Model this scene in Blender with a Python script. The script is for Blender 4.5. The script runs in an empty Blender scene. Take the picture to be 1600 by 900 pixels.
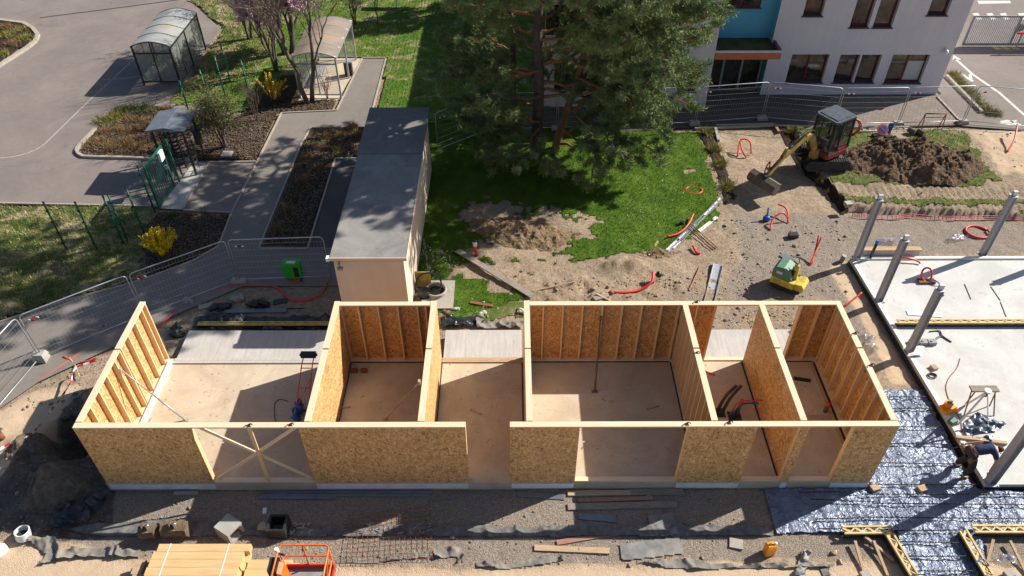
import bpy, bmesh, math, random
import numpy as np
from mathutils import Vector, Matrix, noise
from math import sin, cos, pi, radians, hypot, atan2, sqrt
random.seed(7)
SC = bpy.context.scene
COL = SC.collection

# ---------------------------------------------------------------- camera, sky, sun, exposure
CX, CY, CH, YAW, PIT, ROL, FL = 11.2777, -12.1534, 18.1108, -0.0022, 0.7280, -0.0005, 1181.836
_f = Vector((-sin(YAW)*cos(PIT), cos(YAW)*cos(PIT), -sin(PIT)))
_r0 = Vector((cos(YAW), sin(YAW), 0)); _u0 = _r0.cross(_f)
_r = _r0*cos(ROL)+_u0*sin(ROL); _u = -_r0*sin(ROL)+_u0*cos(ROL)
cd = bpy.data.cameras.new('camera'); cam = bpy.data.objects.new('camera', cd); COL.objects.link(cam)
cam.matrix_world = Matrix.Translation((CX, CY, CH)) @ Matrix((_r, _u, -_f)).transposed().to_4x4()
cd.sensor_width = 36; cd.lens = 36*FL/1600; cd.clip_end = 2000; cd.clip_start = .1
SC.camera = cam
SUN_EL = radians(36.3); SUN_AZ = (0.9125, 0.409)
wd = bpy.data.worlds.new('World'); SC.world = wd; wd.use_nodes = True
nt = wd.node_tree; bg = nt.nodes['Background']
sk = nt.nodes.new('ShaderNodeTexSky'); sk.sky_type = 'NISHITA'; sk.sun_disc = False
sk.sun_elevation = SUN_EL; sk.sun_rotation = atan2(SUN_AZ[0], SUN_AZ[1])
nt.links.new(sk.outputs[0], bg.inputs[0]); bg.inputs[1].default_value = 0.062
sl = bpy.data.lights.new('sun', 'SUN'); sl.energy = 5.0; sl.angle = radians(.5); sl.color = (1, .93, .82)
so = bpy.data.objects.new('sun', sl); COL.objects.link(so)
sd = Vector((SUN_AZ[0]*cos(SUN_EL), SUN_AZ[1]*cos(SUN_EL), sin(SUN_EL)))
so.rotation_euler = sd.to_track_quat('Z', 'Y').to_euler(); so.location = (40, 20, 40)
SC.view_settings.view_transform = 'Standard'; SC.view_settings.look = 'None'
SC.view_settings.exposure = 0.64; SC.view_settings.gamma = 1
SC.view_settings.use_curve_mapping = False

GZ = -0.3     # level of the ground; 0 is the top of the timber building's floor slab
def ray(px, py): return _f + _r*((px-800)/FL) - _u*((py-450)/FL)
def G(px, py, z=GZ):
    d = ray(px, py); t = (z-CH)/d.z
    return Vector((CX+d.x*t, CY+d.y*t, z))
def GY(px, py, Y):
    d = ray(px, py); t = (Y-CY)/d.y
    return Vector((CX+d.x*t, Y, CH+d.z*t))
def GL(pts, z=GZ): return [G(a, b, z) for a, b in pts]

# ---------------------------------------------------------------- materials
MATS = {}
def newmat(name):
    m = bpy.data.materials.new(name); m.use_nodes = True; MATS[name] = m
    return m, m.node_tree, m.node_tree.nodes['Principled BSDF']
def N(nt, t, **kw):
    n = nt.nodes.new(t)
    for k, v in kw.items():
        if k.startswith('i_'):
            k2 = k[2:]; k2 = int(k2) if k2.isdigit() else k2
            n.inputs[k2].default_value = v
        else: setattr(n, k, v)
    return n
def c4(c): return (*c, 1) if len(c) == 3 else c
def ramp(nt, fac, stops, interp='LINEAR'):
    r = nt.nodes.new('ShaderNodeValToRGB'); r.color_ramp.interpolation = interp
    e = r.color_ramp.elements
    while len(e) < len(stops): e.new(.5)
    for el, (p, c) in zip(e, stops): el.position = p; el.color = c4(c)
    nt.links.new(fac, r.inputs[0]); return r.outputs[0]
def mixc(nt, f, a, b, mode='MIX'):
    n = nt.nodes.new('ShaderNodeMix'); n.data_type = 'RGBA'; n.blend_type = mode
    for s, v in ((0, f), (6, a), (7, b)):
        if hasattr(v, 'is_linked'): nt.links.new(v, n.inputs[s])
        else: n.inputs[s].default_value = v if s == 0 else c4(v)
    return n.outputs[2]
def coords(nt, kind='Object', scale=(1, 1, 1), rot=(0, 0, 0)):
    tc = nt.nodes.new('ShaderNodeTexCoord'); mp = nt.nodes.new('ShaderNodeMapping')
    mp.inputs['Scale'].default_value = scale; mp.inputs['Rotation'].default_value = rot
    nt.links.new(tc.outputs[kind], mp.inputs[0]); return mp.outputs[0]
def noi(nt, co, scale, detail=4, rough=.6, dist=0):
    n = N(nt, 'ShaderNodeTexNoise'); n.inputs['Scale'].default_value = scale
    n.inputs['Detail'].default_value = detail; n.inputs['Roughness'].default_value = rough
    n.inputs['Distortion'].default_value = dist
    nt.links.new(co, n.inputs['Vector']); return n.outputs['Fac']
def vor(nt, co, scale, feature='F1', out='Color', rnd=1):
    n = N(nt, 'ShaderNodeTexVoronoi', feature=feature); n.inputs['Scale'].default_value = scale
    n.inputs['Randomness'].default_value = rnd
    nt.links.new(co, n.inputs['Vector']); return n.outputs[out]
def bump(nt, bsdf, h, strength=.5, dist=.02):
    b = N(nt, 'ShaderNodeBump'); b.inputs['Strength'].default_value = strength
    b.inputs['Distance'].default_value = dist; nt.links.new(h, b.inputs['Height'])
    nt.links.new(b.outputs[0], bsdf.inputs['Normal']); return b
def math_(nt, op, a, b=None, clamp=False):
    n = N(nt, 'ShaderNodeMath', operation=op); n.use_clamp = clamp
    for i, v in enumerate((a, b)):
        if v is None: continue
        if hasattr(v, 'is_linked'): nt.links.new(v, n.inputs[i])
        else: n.inputs[i].default_value = v
    return n.outputs[0]
def setc(nt, b, c):
    if hasattr(c, 'is_linked'): nt.links.new(c, b.inputs['Base Color'])
    else: b.inputs['Base Color'].default_value = c4(c)
def rgb(r, g, b):      # sRGB bytes to linear
    f = lambda v: ((v/255+.055)/1.055)**2.4 if v > 10 else v/255/12.92
    return (f(r), f(g), f(b))

def plain(name, c, c2=None, scale=6, rough=.6, metal=0, bmp=0, bsc=60, detail=5, spec=.5, lo=.35, hi=.65, kind='Object', stretch=(1, 1, 1)):
    m, nt, b = newmat(name); co = coords(nt, kind, stretch)
    if c2 is None: c2 = tuple(v*.78 for v in c)
    f = noi(nt, co, scale, detail)
    setc(nt, b, ramp(nt, f, [(lo, c), (hi, c2)]))
    b.inputs['Roughness'].default_value = rough; b.inputs['Metallic'].default_value = metal
    b.inputs['Specular IOR Level'].default_value = spec
    if bmp: bump(nt, b, noi(nt, co, bsc, 4), bmp, .02)
    return m

# --- timber, boards
m = plain('pine_wood', (.78, .62, .45), (.70, .53, .36), 3, .65, stretch=(.6, 9, 9), lo=.3, hi=.75, spec=.25)
plain('pine_wood_across', (.78, .62, .45), (.70, .53, .36), 3, .65, stretch=(9, .6, 9), lo=.3, hi=.75, spec=.25)
plain('pine_wood_upright', (.78, .57, .34), (.66, .44, .24), 3, .65, stretch=(9, 9, .6), lo=.3, hi=.75, spec=.25)
plain('stack_wood', (.70, .50, .27), (.52, .33, .15), 3, .65, stretch=(.5, 12, 12), lo=.3, hi=.75, spec=.25)
plain('grey_board', (.33, .29, .25), (.20, .17, .145), 4, .85, stretch=(.7, 9, 9), bmp=.3, spec=.2)
plain('light_board', (.52, .38, .25), (.38, .27, .18), 4, .85, stretch=(.7, 9, 9), bmp=.2, spec=.2)
plain('reddish_board', (.40, .22, .17), (.26, .15, .12), 4, .85, stretch=(.7, 9, 9), bmp=.2, spec=.2)
def osb(name, tint):
    m, nt, b = newmat(name)
    lay = []
    for k, (rot, st) in enumerate([((.35, .35, 0), (10, 10, 38)), ((-1.1, -1.1, .2), (10, 10, 40)), ((1.25, 1.25, -.2), (11, 11, 42)), ((.8, -.5, .9), (11, 11, 38))]):
        tc = nt.nodes.new('ShaderNodeTexCoord')
        dn = N(nt, 'ShaderNodeTexNoise'); dn.inputs['Scale'].default_value = 3+k; dn.inputs['Detail'].default_value = 2
        nt.links.new(tc.outputs['Object'], dn.inputs['Vector'])
        ad = N(nt, 'ShaderNodeVectorMath', operation='MULTIPLY_ADD'); ad.inputs[1].default_value = (.22,)*3
        nt.links.new(dn.outputs['Color'], ad.inputs[0]); nt.links.new(tc.outputs['Object'], ad.inputs[2])
        r_ = N(nt, 'ShaderNodeVectorRotate', rotation_type='EULER_XYZ'); r_.inputs['Rotation'].default_value = rot
        nt.links.new(ad.outputs[0], r_.inputs['Vector'])
        mu = N(nt, 'ShaderNodeVectorMath', operation='MULTIPLY'); mu.inputs[1].default_value = st
        nt.links.new(r_.outputs[0], mu.inputs[0])
        v = N(nt, 'ShaderNodeTexVoronoi'); v.inputs['Scale'].default_value = 1; nt.links.new(mu.outputs[0], v.inputs['Vector'])
        sp = N(nt, 'ShaderNodeSeparateColor'); nt.links.new(v.outputs['Color'], sp.inputs[0])
        lay.append(sp.outputs)
    T = lambda c: tuple(a*b_ for a, b_ in zip(c, tint))
    st1 = [(0, T((.24, .125, .05))), (.08, T((.42, .25, .105))), (.40, T((.56, .36, .165))), (.75, T((.69, .47, .235))), (1, T((.82, .60, .34)))]
    cols = [ramp(nt, l[0], st1) for l in lay]
    a = mixc(nt, math_(nt, 'GREATER_THAN', lay[1][1], .5), cols[0], cols[1])
    a = mixc(nt, math_(nt, 'GREATER_THAN', lay[2][1], .6), a, cols[2])
    a = mixc(nt, math_(nt, 'GREATER_THAN', lay[3][1], .7), a, cols[3])
    co = coords(nt)
    big = noi(nt, co, 1.3, 4)
    a = mixc(nt, 1, a, ramp(nt, big, [(.3, (.86, .84, .82)), (.7, (1.05, 1.02, 1))]), 'MULTIPLY')
    setc(nt, b, a); b.inputs['Roughness'].default_value = .6; b.inputs['Specular IOR Level'].default_value = .3
    bump(nt, b, lay[0][0], .12, .004)
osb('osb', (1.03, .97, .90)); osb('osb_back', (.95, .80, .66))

# --- mineral
def concrete(name, base, dark, scale=1.2, sp=.0, streak=None, rough=.85):
    m, nt, b = newmat(name); co = coords(nt, 'Object')
    a = ramp(nt, noi(nt, co, scale, 7, .7, .6), [(.40, base), (.61, dark)])
    fine = noi(nt, co, 45, 3, .7)
    a = mixc(nt, .5, a, ramp(nt, fine, [(.3, tuple(v*.8 for v in base)), (.7, tuple(min(1, v*1.08) for v in base))]))
    st = noi(nt, co, 3.3, 7, .75, 1.2)
    a = mixc(nt, ramp(nt, st, [(.60, (0, 0, 0)), (.70, (.75,)*3)]), a, tuple(v*.62 for v in dark))
    if streak:
        co2 = coords(nt, 'Object', streak); s2 = noi(nt, co2, 1, 5, .7)
        a = mixc(nt, 1, a, ramp(nt, s2, [(.35, (.85,)*3), (.65, (1.04,)*3)]), 'MULTIPLY')
    setc(nt, b, a); b.inputs['Roughness'].default_value = rough; b.inputs['Specular IOR Level'].default_value = .3
    bump(nt, b, fine, .15, .01)
concrete('slab_floor', (.57, .485, .375), (.37, .295, .215), .75)
concrete('slab_edge', (.46, .45, .44), (.34, .33, .32), 3)
concrete('precast', (.52, .50, .48), (.44, .42, .40), 1.5, streak=(14, 1.1, 1))
concrete('white_slab', (.62, .615, .60), (.40, .39, .38), .42)
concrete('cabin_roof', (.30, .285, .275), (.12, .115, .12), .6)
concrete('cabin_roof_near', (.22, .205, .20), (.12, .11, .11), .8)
concrete('kerb_stone', (.42, .37, .31), (.30, .26, .22), 4)
concrete('block_concrete', (.40, .37, .33), (.28, .26, .23), 6)
plain('insulation', (.78, .79, .80), (.66, .66, .68), 3, .7)
plain('render_grey', (.68, .66, .73), (.61, .595, .665), .5, .9, bmp=.1, bsc=30, spec=.15, detail=8)
plain('render_blue', (.13, .42, .60), (.11, .37, .54), .8, .85, spec=.2)
plain('render_beige', (.70, .59, .48), (.65, .54, .44), .8, .9, bmp=.08, bsc=40, spec=.2)
plain('render_beige_trim', (.72, .56, .44), (.66, .51, .40), 2, .8)
plain('terracotta', (.58, .17, .085), (.50, .14, .07), 2, .7)
def asphalt(name, c, blot=.12):
    m, nt, b = newmat(name); co = coords(nt, 'Object')
    f = noi(nt, co, 60, 3, .8); g = noi(nt, co, .35, 6, .65, .5); g2 = noi(nt, co, 2.5, 5, .7)
    a = ramp(nt, f, [(.25, tuple(v*.72 for v in c)), (.75, tuple(v*1.25 for v in c))])
    a = mixc(nt, 1, a, ramp(nt, g, [(.3, (.86,)*3), (.7, (1.14,)*3)]), 'MULTIPLY')
    a = mixc(nt, 1, a, ramp(nt, noi(nt, co, .9, 8, .75, 1.5), [(.57, (1, 1, 1)), (.66, (.84,)*3)]), 'MULTIPLY')
    a = mixc(nt, 1, a, ramp(nt, g2, [(.3, (.93,)*3), (.7, (1.06,)*3)]), 'MULTIPLY')
    setc(nt, b, a); b.inputs['Roughness'].default_value = .9; b.inputs['Specular IOR Level'].default_value = .25
    bump(nt, b, f, .3, .006)
asphalt('asphalt', (.215, .186, .172)); asphalt('path_asphalt', (.215, .192, .175)); asphalt('shaded_asphalt', (.10, .092, .09))  # the last one is asphalt with building shade put into its colour
m, nt, b = newmat('pavers'); co = coords(nt, 'Object')
br = N(nt, 'ShaderNodeTexBrick'); br.inputs['Scale'].default_value = 1; br.inputs['Brick Width'].default_value = .2; br.inputs['Row Height'].default_value = .2
br.inputs['Mortar Size'].default_value = .012; br.inputs['Color1'].default_value = (.25, .205, .175, 1); br.inputs['Color2'].default_value = (.19, .155, .135, 1); br.inputs['Mortar'].default_value = (.09, .08, .07, 1)
nt.links.new(co, br.inputs[0]); setc(nt, b, br.outputs[0]); b.inputs['Roughness'].default_value = .9

for nm_ in ('render_grey', 'render_beige'):
    nt = MATS[nm_].node_tree; b = nt.nodes['Principled BSDF']; old = b.inputs['Base Color'].links[0].from_socket
    sk_ = noi(nt, coords(nt, 'Object', (3.2, 3.2, .25)), 1, 6, .7)
    a = mixc(nt, 1, old, ramp(nt, sk_, [(.42, (1, 1, 1)), (.70, (.93, .92, .91))]), 'MULTIPLY'); nt.links.new(a, b.inputs['Base Color'])
# --- ground: soil, with gravel / sand / dark wet soil zones carried by a mesh attribute
m, nt, b = newmat('ground')
co = coords(nt, 'Object')
at = N(nt, 'ShaderNodeAttribute', attribute_name='zone'); sp = N(nt, 'ShaderNodeSeparateColor'); nt.links.new(at.outputs['Color'], sp.inputs[0])
warp = noi(nt, co, 2.2, 6, .7)
def zone(ch, lo=.42, hi=.58):
    s = math_(nt, 'ADD', ch, math_(nt, 'MULTIPLY', math_(nt, 'SUBTRACT', warp, .5), .7))
    return ramp(nt, s, [(lo, (0, 0, 0)), (hi, (1, 1, 1))])
big = noi(nt, co, .8, 6, .7); mid = noi(nt, co, 7, 5, .75); fin = noi(nt, co, 38, 3, .8)
soil = ramp(nt, mid, [(.28, (.26, .19, .13)), (.5, (.44, .345, .255)), (.72, (.57, .465, .36))])
soil = mixc(nt, 1, soil, ramp(nt, big, [(.3, (.78,)*3), (.7, (1.15, 1.12, 1.08))]), 'MULTIPLY')
vg = vor(nt, co, 46); spg = N(nt, 'ShaderNodeSeparateColor'); nt.links.new(vg, spg.inputs[0])
vd = vor(nt, co, 46, out='Distance')
stones = ramp(nt, spg.outputs[0], [(0, (.29, .235, .19)), (.4, (.385, .32, .265)), (.85, (.46, .39, .33)), (1, (.60, .53, .46))])
stones = mixc(nt, 1, stones, ramp(nt, vd, [(.35, (1, 1, 1)), (.8, (.7,)*3)]), 'MULTIPLY')
vp = vor(nt, co, 11); spp = N(nt, 'ShaderNodeSeparateColor'); nt.links.new(vp, spp.inputs[0])
vpd = vor(nt, co, 11, out='Distance')
peb = math_(nt, 'MULTIPLY', math_(nt, 'GREATER_THAN', spp.outputs[0], .72), math_(nt, 'LESS_THAN', vpd, .26))
crk = noi(nt, co, 1.7, 8, .8, .5)
soil = mixc(nt, ramp(nt, crk, [(.56, (0, 0, 0)), (.68, (.6,)*3)]), soil, (.20, .14, .10))
soil = mixc(nt, math_(nt, 'MULTIPLY', peb, .8), soil, (.55, .48, .40))
sand = ramp(nt, noi(nt, co, 3, 7, .7), [(.3, (.50, .37, .25)), (.7, (.62, .475, .335))])
sand = mixc(nt, .35, sand, ramp(nt, fin, [(.3, (.38, .28, .19)), (.7, (.66, .52, .38))]))
wet = ramp(nt, noi(nt, co, 4, 7, .75), [(.3, (.085, .070, .058)), (.55, (.18, .155, .135)), (.8, (.34, .32, .30))])
a = mixc(nt, zone(sp.outputs[0]), soil, stones)
a = mixc(nt, zone(sp.outputs[1]), a, sand)
a = mixc(nt, zone(sp.outputs[2]), a, wet)
setc(nt, b, a); b.inputs['Roughness'].default_value = .95; b.inputs['Specular IOR Level'].default_value = .15
hsum = math_(nt, 'ADD', math_(nt, 'MULTIPLY', mid, 2.2), math_(nt, 'ADD', math_(nt, 'MULTIPLY', peb, .8), math_(nt, 'MULTIPLY', vd, -.9)))
hsum = math_(nt, 'MULTIPLY', hsum, math_(nt, 'SUBTRACT', 1, math_(nt, 'MULTIPLY', sp.outputs[1], .75)))
bump(nt, b, hsum, .9, .05)
def soilmat(name, cs, s=5, bm=.9):
    m, nt, b = newmat(name); co = coords(nt)
    a = ramp(nt, noi(nt, co, s, 7, .75), [(.28, cs[0]), (.5, cs[1]), (.74, cs[2])])
    v = vor(nt, co, 9, out='Distance')
    setc(nt, b, a); b.inputs['Roughness'].default_value = .95; b.inputs['Specular IOR Level'].default_value = .12
    bump(nt, b, math_(nt, 'SUBTRACT', math_(nt, 'MULTIPLY', noi(nt, co, 12, 6, .8), 2), v), bm, .06)
soilmat('heap_brown', [(.085, .055, .035), (.16, .105, .07), (.27, .19, .13)])
soilmat('heap_tan', [(.13, .085, .05), (.27, .19, .12), (.42, .31, .21)])
soilmat('loose_stone', [(.26, .21, .17), (.38, .32, .26), (.50, .44, .37)])
soilmat('heap_grey', [(.10, .082, .066), (.20, .165, .135), (.32, .275, .225)])
soilmat('mulch', [(.018, .012, .009), (.055, .038, .028), (.17, .115, .08)], 22, 1)
soilmat('broken_concrete', [(.30, .29, .27), (.42, .40, .38), (.55, .53, .50)], 6, .4)
def grassmat(name, cs, patch=None, s=1.1):
    m, nt, b = newmat(name); co = coords(nt, 'Object')
    a = ramp(nt, noi(nt, co, s, 6, .7), [(.3, cs[0]), (.5, cs[1]), (.7, cs[2])])
    f = noi(nt, co, 22, 4, .8)
    a = mixc(nt, 1, a, ramp(nt, f, [(.25, (.55,)*3), (.75, (1.45,)*3)]), 'MULTIPLY')
    if patch: a = mixc(nt, ramp(nt, noi(nt, co, patch[1], 6, .75, .4), [(patch[2], (0, 0, 0)), (patch[2]+.1, (1, 1, 1))]), a, patch[0])
    setc(nt, b, a); b.inputs['Roughness'].default_value = .9; b.inputs['Specular IOR Level'].default_value = .12
    bump(nt, b, f, 1, .06)
grassmat('lawn', [(.042, .10, .010), (.075, .145, .014), (.13, .19, .028)], ((.20, .19, .07), .9, .66))
grassmat('lawn_back', [(.055, .125, .014), (.09, .165, .022), (.19, .23, .06)], ((.38, .31, .18), .8, .53))
grassmat('rough_grass', [(.05, .085, .015), (.12, .14, .04), (.33, .27, .14)], ((.46, .37, .23), .7, .52), 1.0)
grassmat('worn_grass', [(.075, .11, .025), (.12, .15, .04), (.24, .20, .10)], ((.30, .22, .14), 1.4, .55), 1.6)
def blade(name, c1, c2):
    m, nt, b = newmat(name); co = coords(nt, 'Object')
    setc(nt, b, mixc(nt, .35, ramp(nt, noi(nt, co, 1.0, 6, .75), [(.36, c1), (.62, c2)]), ramp(nt, noi(nt, co, 9, 3, .8), [(.35, c1), (.65, c2)]))); b.inputs['Roughness'].default_value = .7
    b.inputs['Specular IOR Level'].default_value = .2
blade('blade_green', (.050, .115, .010), (.15, .20, .03)); blade('blade_back', (.065, .14, .02), (.24, .25, .085)); blade('blade_rough', (.07, .11, .02), (.52, .43, .26))
blade('leaf_budding', (.11, .16, .03), (.20, .23, .06)); blade('straw', (.33, .22, .10), (.20, .12, .055)); blade('tussock_green', (.16, .17, .03), (.36, .32, .11))
blade('petal_yellow', (.95, .68, .012), (.88, .58, .01)); blade('petal_pink', (.66, .38, .50), (.78, .55, .66)); blade('shrub_green', (.05, .085, .02), (.10, .14, .035))
blade('petal_white', (.8, .8, .78), (.72, .72, .7)); blade('twig', (.20, .15, .11), (.12, .085, .06))
m, nt, b = newmat('needles'); co = coords(nt, 'Object')
a = ramp(nt, noi(nt, co, 1.1, 5, .8), [(.3, (.085, .135, .045)), (.5, (.16, .225, .08)), (.72, (.31, .38, .16))])
setc(nt, b, a); b.inputs['Roughness'].default_value = .6; b.inputs['Specular IOR Level'].default_value = .3
plain('bark_grey', (.19, .145, .115), (.10, .078, .06), 5, .95, stretch=(6, 6, 1), bmp=1, bsc=18)
plain('bark_orange', (.36, .17, .085), (.17, .09, .055), 3, .95, stretch=(5, 5, 1), bmp=1, bsc=16)
plain('bark_dark', (.13, .10, .085), (.06, .047, .04), 5, .95, stretch=(6, 6, 1), bmp=1, bsc=18)
plain('moss', (.075, .085, .012), (.03, .033, .012), 1.6, .95, bmp=1, bsc=25)
# --- metal, plastic
plain('galvanised', (.50, .52, .55), (.38, .40, .44), 5, .45, .5)
plain('primer_grey', (.40, .415, .45), (.345, .36, .395), 3, .5, .15)
plain('fence_wire', (.42, .44, .47), (.33, .35, .38), 5, .5, .5)
plain('green_paint', (.012, .145, .085), (.010, .11, .07), 5, .45)
plain('black_paint', (.018, .02, .022), (.035, .037, .04), 5, .5)
plain('dark_metal', (.05, .05, .055), (.03, .03, .035), 5, .5, .4)
plain('rubber', (.022, .021, .02), (.06, .055, .05), 8, .85)
plain('steel_brown', (.13, .10, .08), (.22, .17, .13), 6, .7, .3)
plain('rust', (.28, .11, .05), (.16, .07, .04), 9, .9, .1)
plain('digger_yellow', (.50, .34, .09), (.30, .20, .07), 4, .5)
plain('digger_red', (.22, .022, .026), (.13, .02, .02), 4, .45)
plain('compactor_green', (.07, .20, .13), (.15, .23, .17), 5, .6)
plain('compactor_yellow', (.66, .55, .06), (.38, .31, .08), 5, .55)
plain('red_plastic', (.78, .045, .03), (.66, .05, .04), 6, .45)
plain('orange_hose', (.62, .09, .04), (.50, .08, .05), 6, .55)
plain('blue_plastic', (.02, .13, .42), (.02, .09, .30), 6, .45)
plain('black_plastic', (.016, .017, .019), (.03, .03, .033), 6, .45)
plain('grey_plastic', (.30, .30, .30), (.22, .22, .22), 6, .6)
plain('green_cabinet', (.015, .42, .03), (.02, .34, .03), 6, .5)
plain('orange_paint', (.80, .16, .015), (.66, .12, .015), 6, .4)
plain('lift_red', (.55, .035, .012), (.45, .03, .012), 6, .45)
plain('jerry_orange', (.85, .33, .01), (.74, .27, .01), 6, .4)
plain('formwork_yellow', (.66, .50, .22), (.50, .36, .15), 5, .7)
plain('formwork_old', (.50, .41, .10), (.34, .27, .09), 5, .7)
plain('white_paint', (.78, .77, .74), (.66, .65, .63), 8, .6)
plain('road_white', (.66, .64, .60), (.50, .48, .45), 10, .8)
plain('road_faint', (.40, .365, .335), (.27, .245, .225), 8, .85)
plain('road_yellow', (.66, .52, .14), (.52, .40, .12), 10, .8)
plain('white_plastic', (.80, .81, .83), (.70, .71, .73), 8, .4)
plain('window_red', (.16, .012, .018), (.12, .010, .015), 6, .4)
plain('sill_dark', (.07, .08, .11), (.05, .055, .08), 6, .5)
plain('frame_grey', (.28, .31, .35), (.22, .25, .29), 6, .5)
plain('blue_grey_sheet', (.20, .23, .26), (.155, .18, .205), 3, .35, .3)
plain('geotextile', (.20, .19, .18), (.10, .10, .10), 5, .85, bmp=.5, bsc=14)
plain('geotextile_dusty', (.27, .245, .215), (.16, .15, .14), 3, .9, bmp=.5, bsc=14)
plain('black_film', (.012, .014, .02), (.035, .037, .045), 4, .32, bmp=.8, bsc=9)
plain('grey_mat', (.14, .15, .155), (.28, .265, .245), 2.2, .85, bmp=.3, bsc=20)
plain('skin', (.55, .30, .20), (.48, .25, .17), 8, .55); plain('hair', (.05, .028, .018), (.03, .018, .012), 20, .7)
plain('shirt_navy', (.022, .045, .12), (.016, .033, .09), 6, .85, bmp=.3, bsc=15); plain('trousers', (.045, .04, .035), (.03, .027, .024), 8, .9, bmp=.3, bsc=15)
plain('boots', (.20, .13, .08), (.12, .08, .05), 8, .8)
plain('crepi', (.42, .40, .37), (.32, .30, .28), 2, .8)
plain('paper_white', (.80, .80, .82), (.74, .74, .78), 2, .7)
plain('pink_mesh', (.66, .12, .18), (.50, .16, .18), 6, .7)
def glass(name, tint, rough=.05, alpha=.35, tr=None):
    m, nt, b = newmat(name)
    b.inputs['Base Color'].default_value = c4(tint); b.inputs['Roughness'].default_value = rough
    b.inputs['Alpha'].default_value = alpha; b.inputs['Specular IOR Level'].default_value = .8
glass('shelter_glass', (.30, .34, .32), .15, .38); glass('clear_glass', (.55, .62, .65), .1, .16); glass('cab_glass', (.03, .04, .04), .05, .68)
glass('film_clear', (.30, .32, .40), .25, .45)
glass('wall_film', (.20, .17, .22), .3, .62)
m, nt, b = newmat('window_glass'); co = coords(nt, 'Object')
setc(nt, b, ramp(nt, noi(nt, co, 1.1, 4, .6, .8), [(.4, (.014, .013, .012)), (.62, (.07, .06, .05))])); b.inputs['Roughness'].default_value = .06; b.inputs['Specular IOR Level'].default_value = .9
m, nt, b = newmat('blind'); setc(nt, b, (.42, .47, .50)); b.inputs['Roughness'].default_value = .3
# shelter roof sheets
m, nt, b = newmat('shelter_roof'); co = coords(nt, 'Object')
setc(nt, b, ramp(nt, noi(nt, co, .6, 5, .6), [(.35, (.30, .31, .31)), (.55, (.36, .36, .345)), (.75, (.36, .30, .19))])); b.inputs['Roughness'].default_value = .35
m, nt, b = newmat('shelter_roof_brown'); co = coords(nt, 'Object')
setc(nt, b, ramp(nt, noi(nt, co, .6, 5, .6), [(.35, (.25, .20, .165)), (.55, (.33, .265, .21)), (.75, (.40, .27, .13))])); b.inputs['Roughness'].default_value = .35
# foil membrane
m, nt, b = newmat('foil'); co = coords(nt, 'Object')
setc(nt, b, ramp(nt, noi(nt, co, 1.5, 4), [(.3, (.11, .145, .22)), (.7, (.19, .23, .325))]))
b.inputs['Metallic'].default_value = .25; b.inputs['Roughness'].default_value = .40
co2 = coords(nt, 'Object', (1, 1, 1))
n1 = N(nt, 'ShaderNodeTexNoise'); n1.inputs['Scale'].default_value = 1.9; n1.inputs['Detail'].default_value = 3; n1.inputs['Roughness'].default_value = .5; n1.inputs['Distortion'].default_value = 1.8; nt.links.new(co2, n1.inputs['Vector'])
rd = math_(nt, 'ABSOLUTE', math_(nt, 'SUBTRACT', n1.outputs[0], .5))
n2 = noi(nt, co2, 4.2, 2, .5, 2.0); rd2 = math_(nt, 'ABSOLUTE', math_(nt, 'SUBTRACT', n2, .5))
bump(nt, b, math_(nt, 'ADD', math_(nt, 'MULTIPLY', rd, 2.0), math_(nt, 'MULTIPLY', rd2, .6)), .8, .10)
plain('tarp', (.10, .13, .19), (.05, .065, .10), 3, .3, .2, bmp=.8, bsc=9)
# striped tape
m, nt, b = newmat('barrier_tape'); at = N(nt, 'ShaderNodeAttribute', attribute_name='run')
w = math_(nt, 'GREATER_THAN', math_(nt, 'FRACT', math_(nt, 'MULTIPLY', at.outputs['Fac'], 2.6)), .5)
setc(nt, b, mixc(nt, w, (.75, .70, .70), (.62, .03, .06))); b.inputs['Roughness'].default_value = .5
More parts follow.
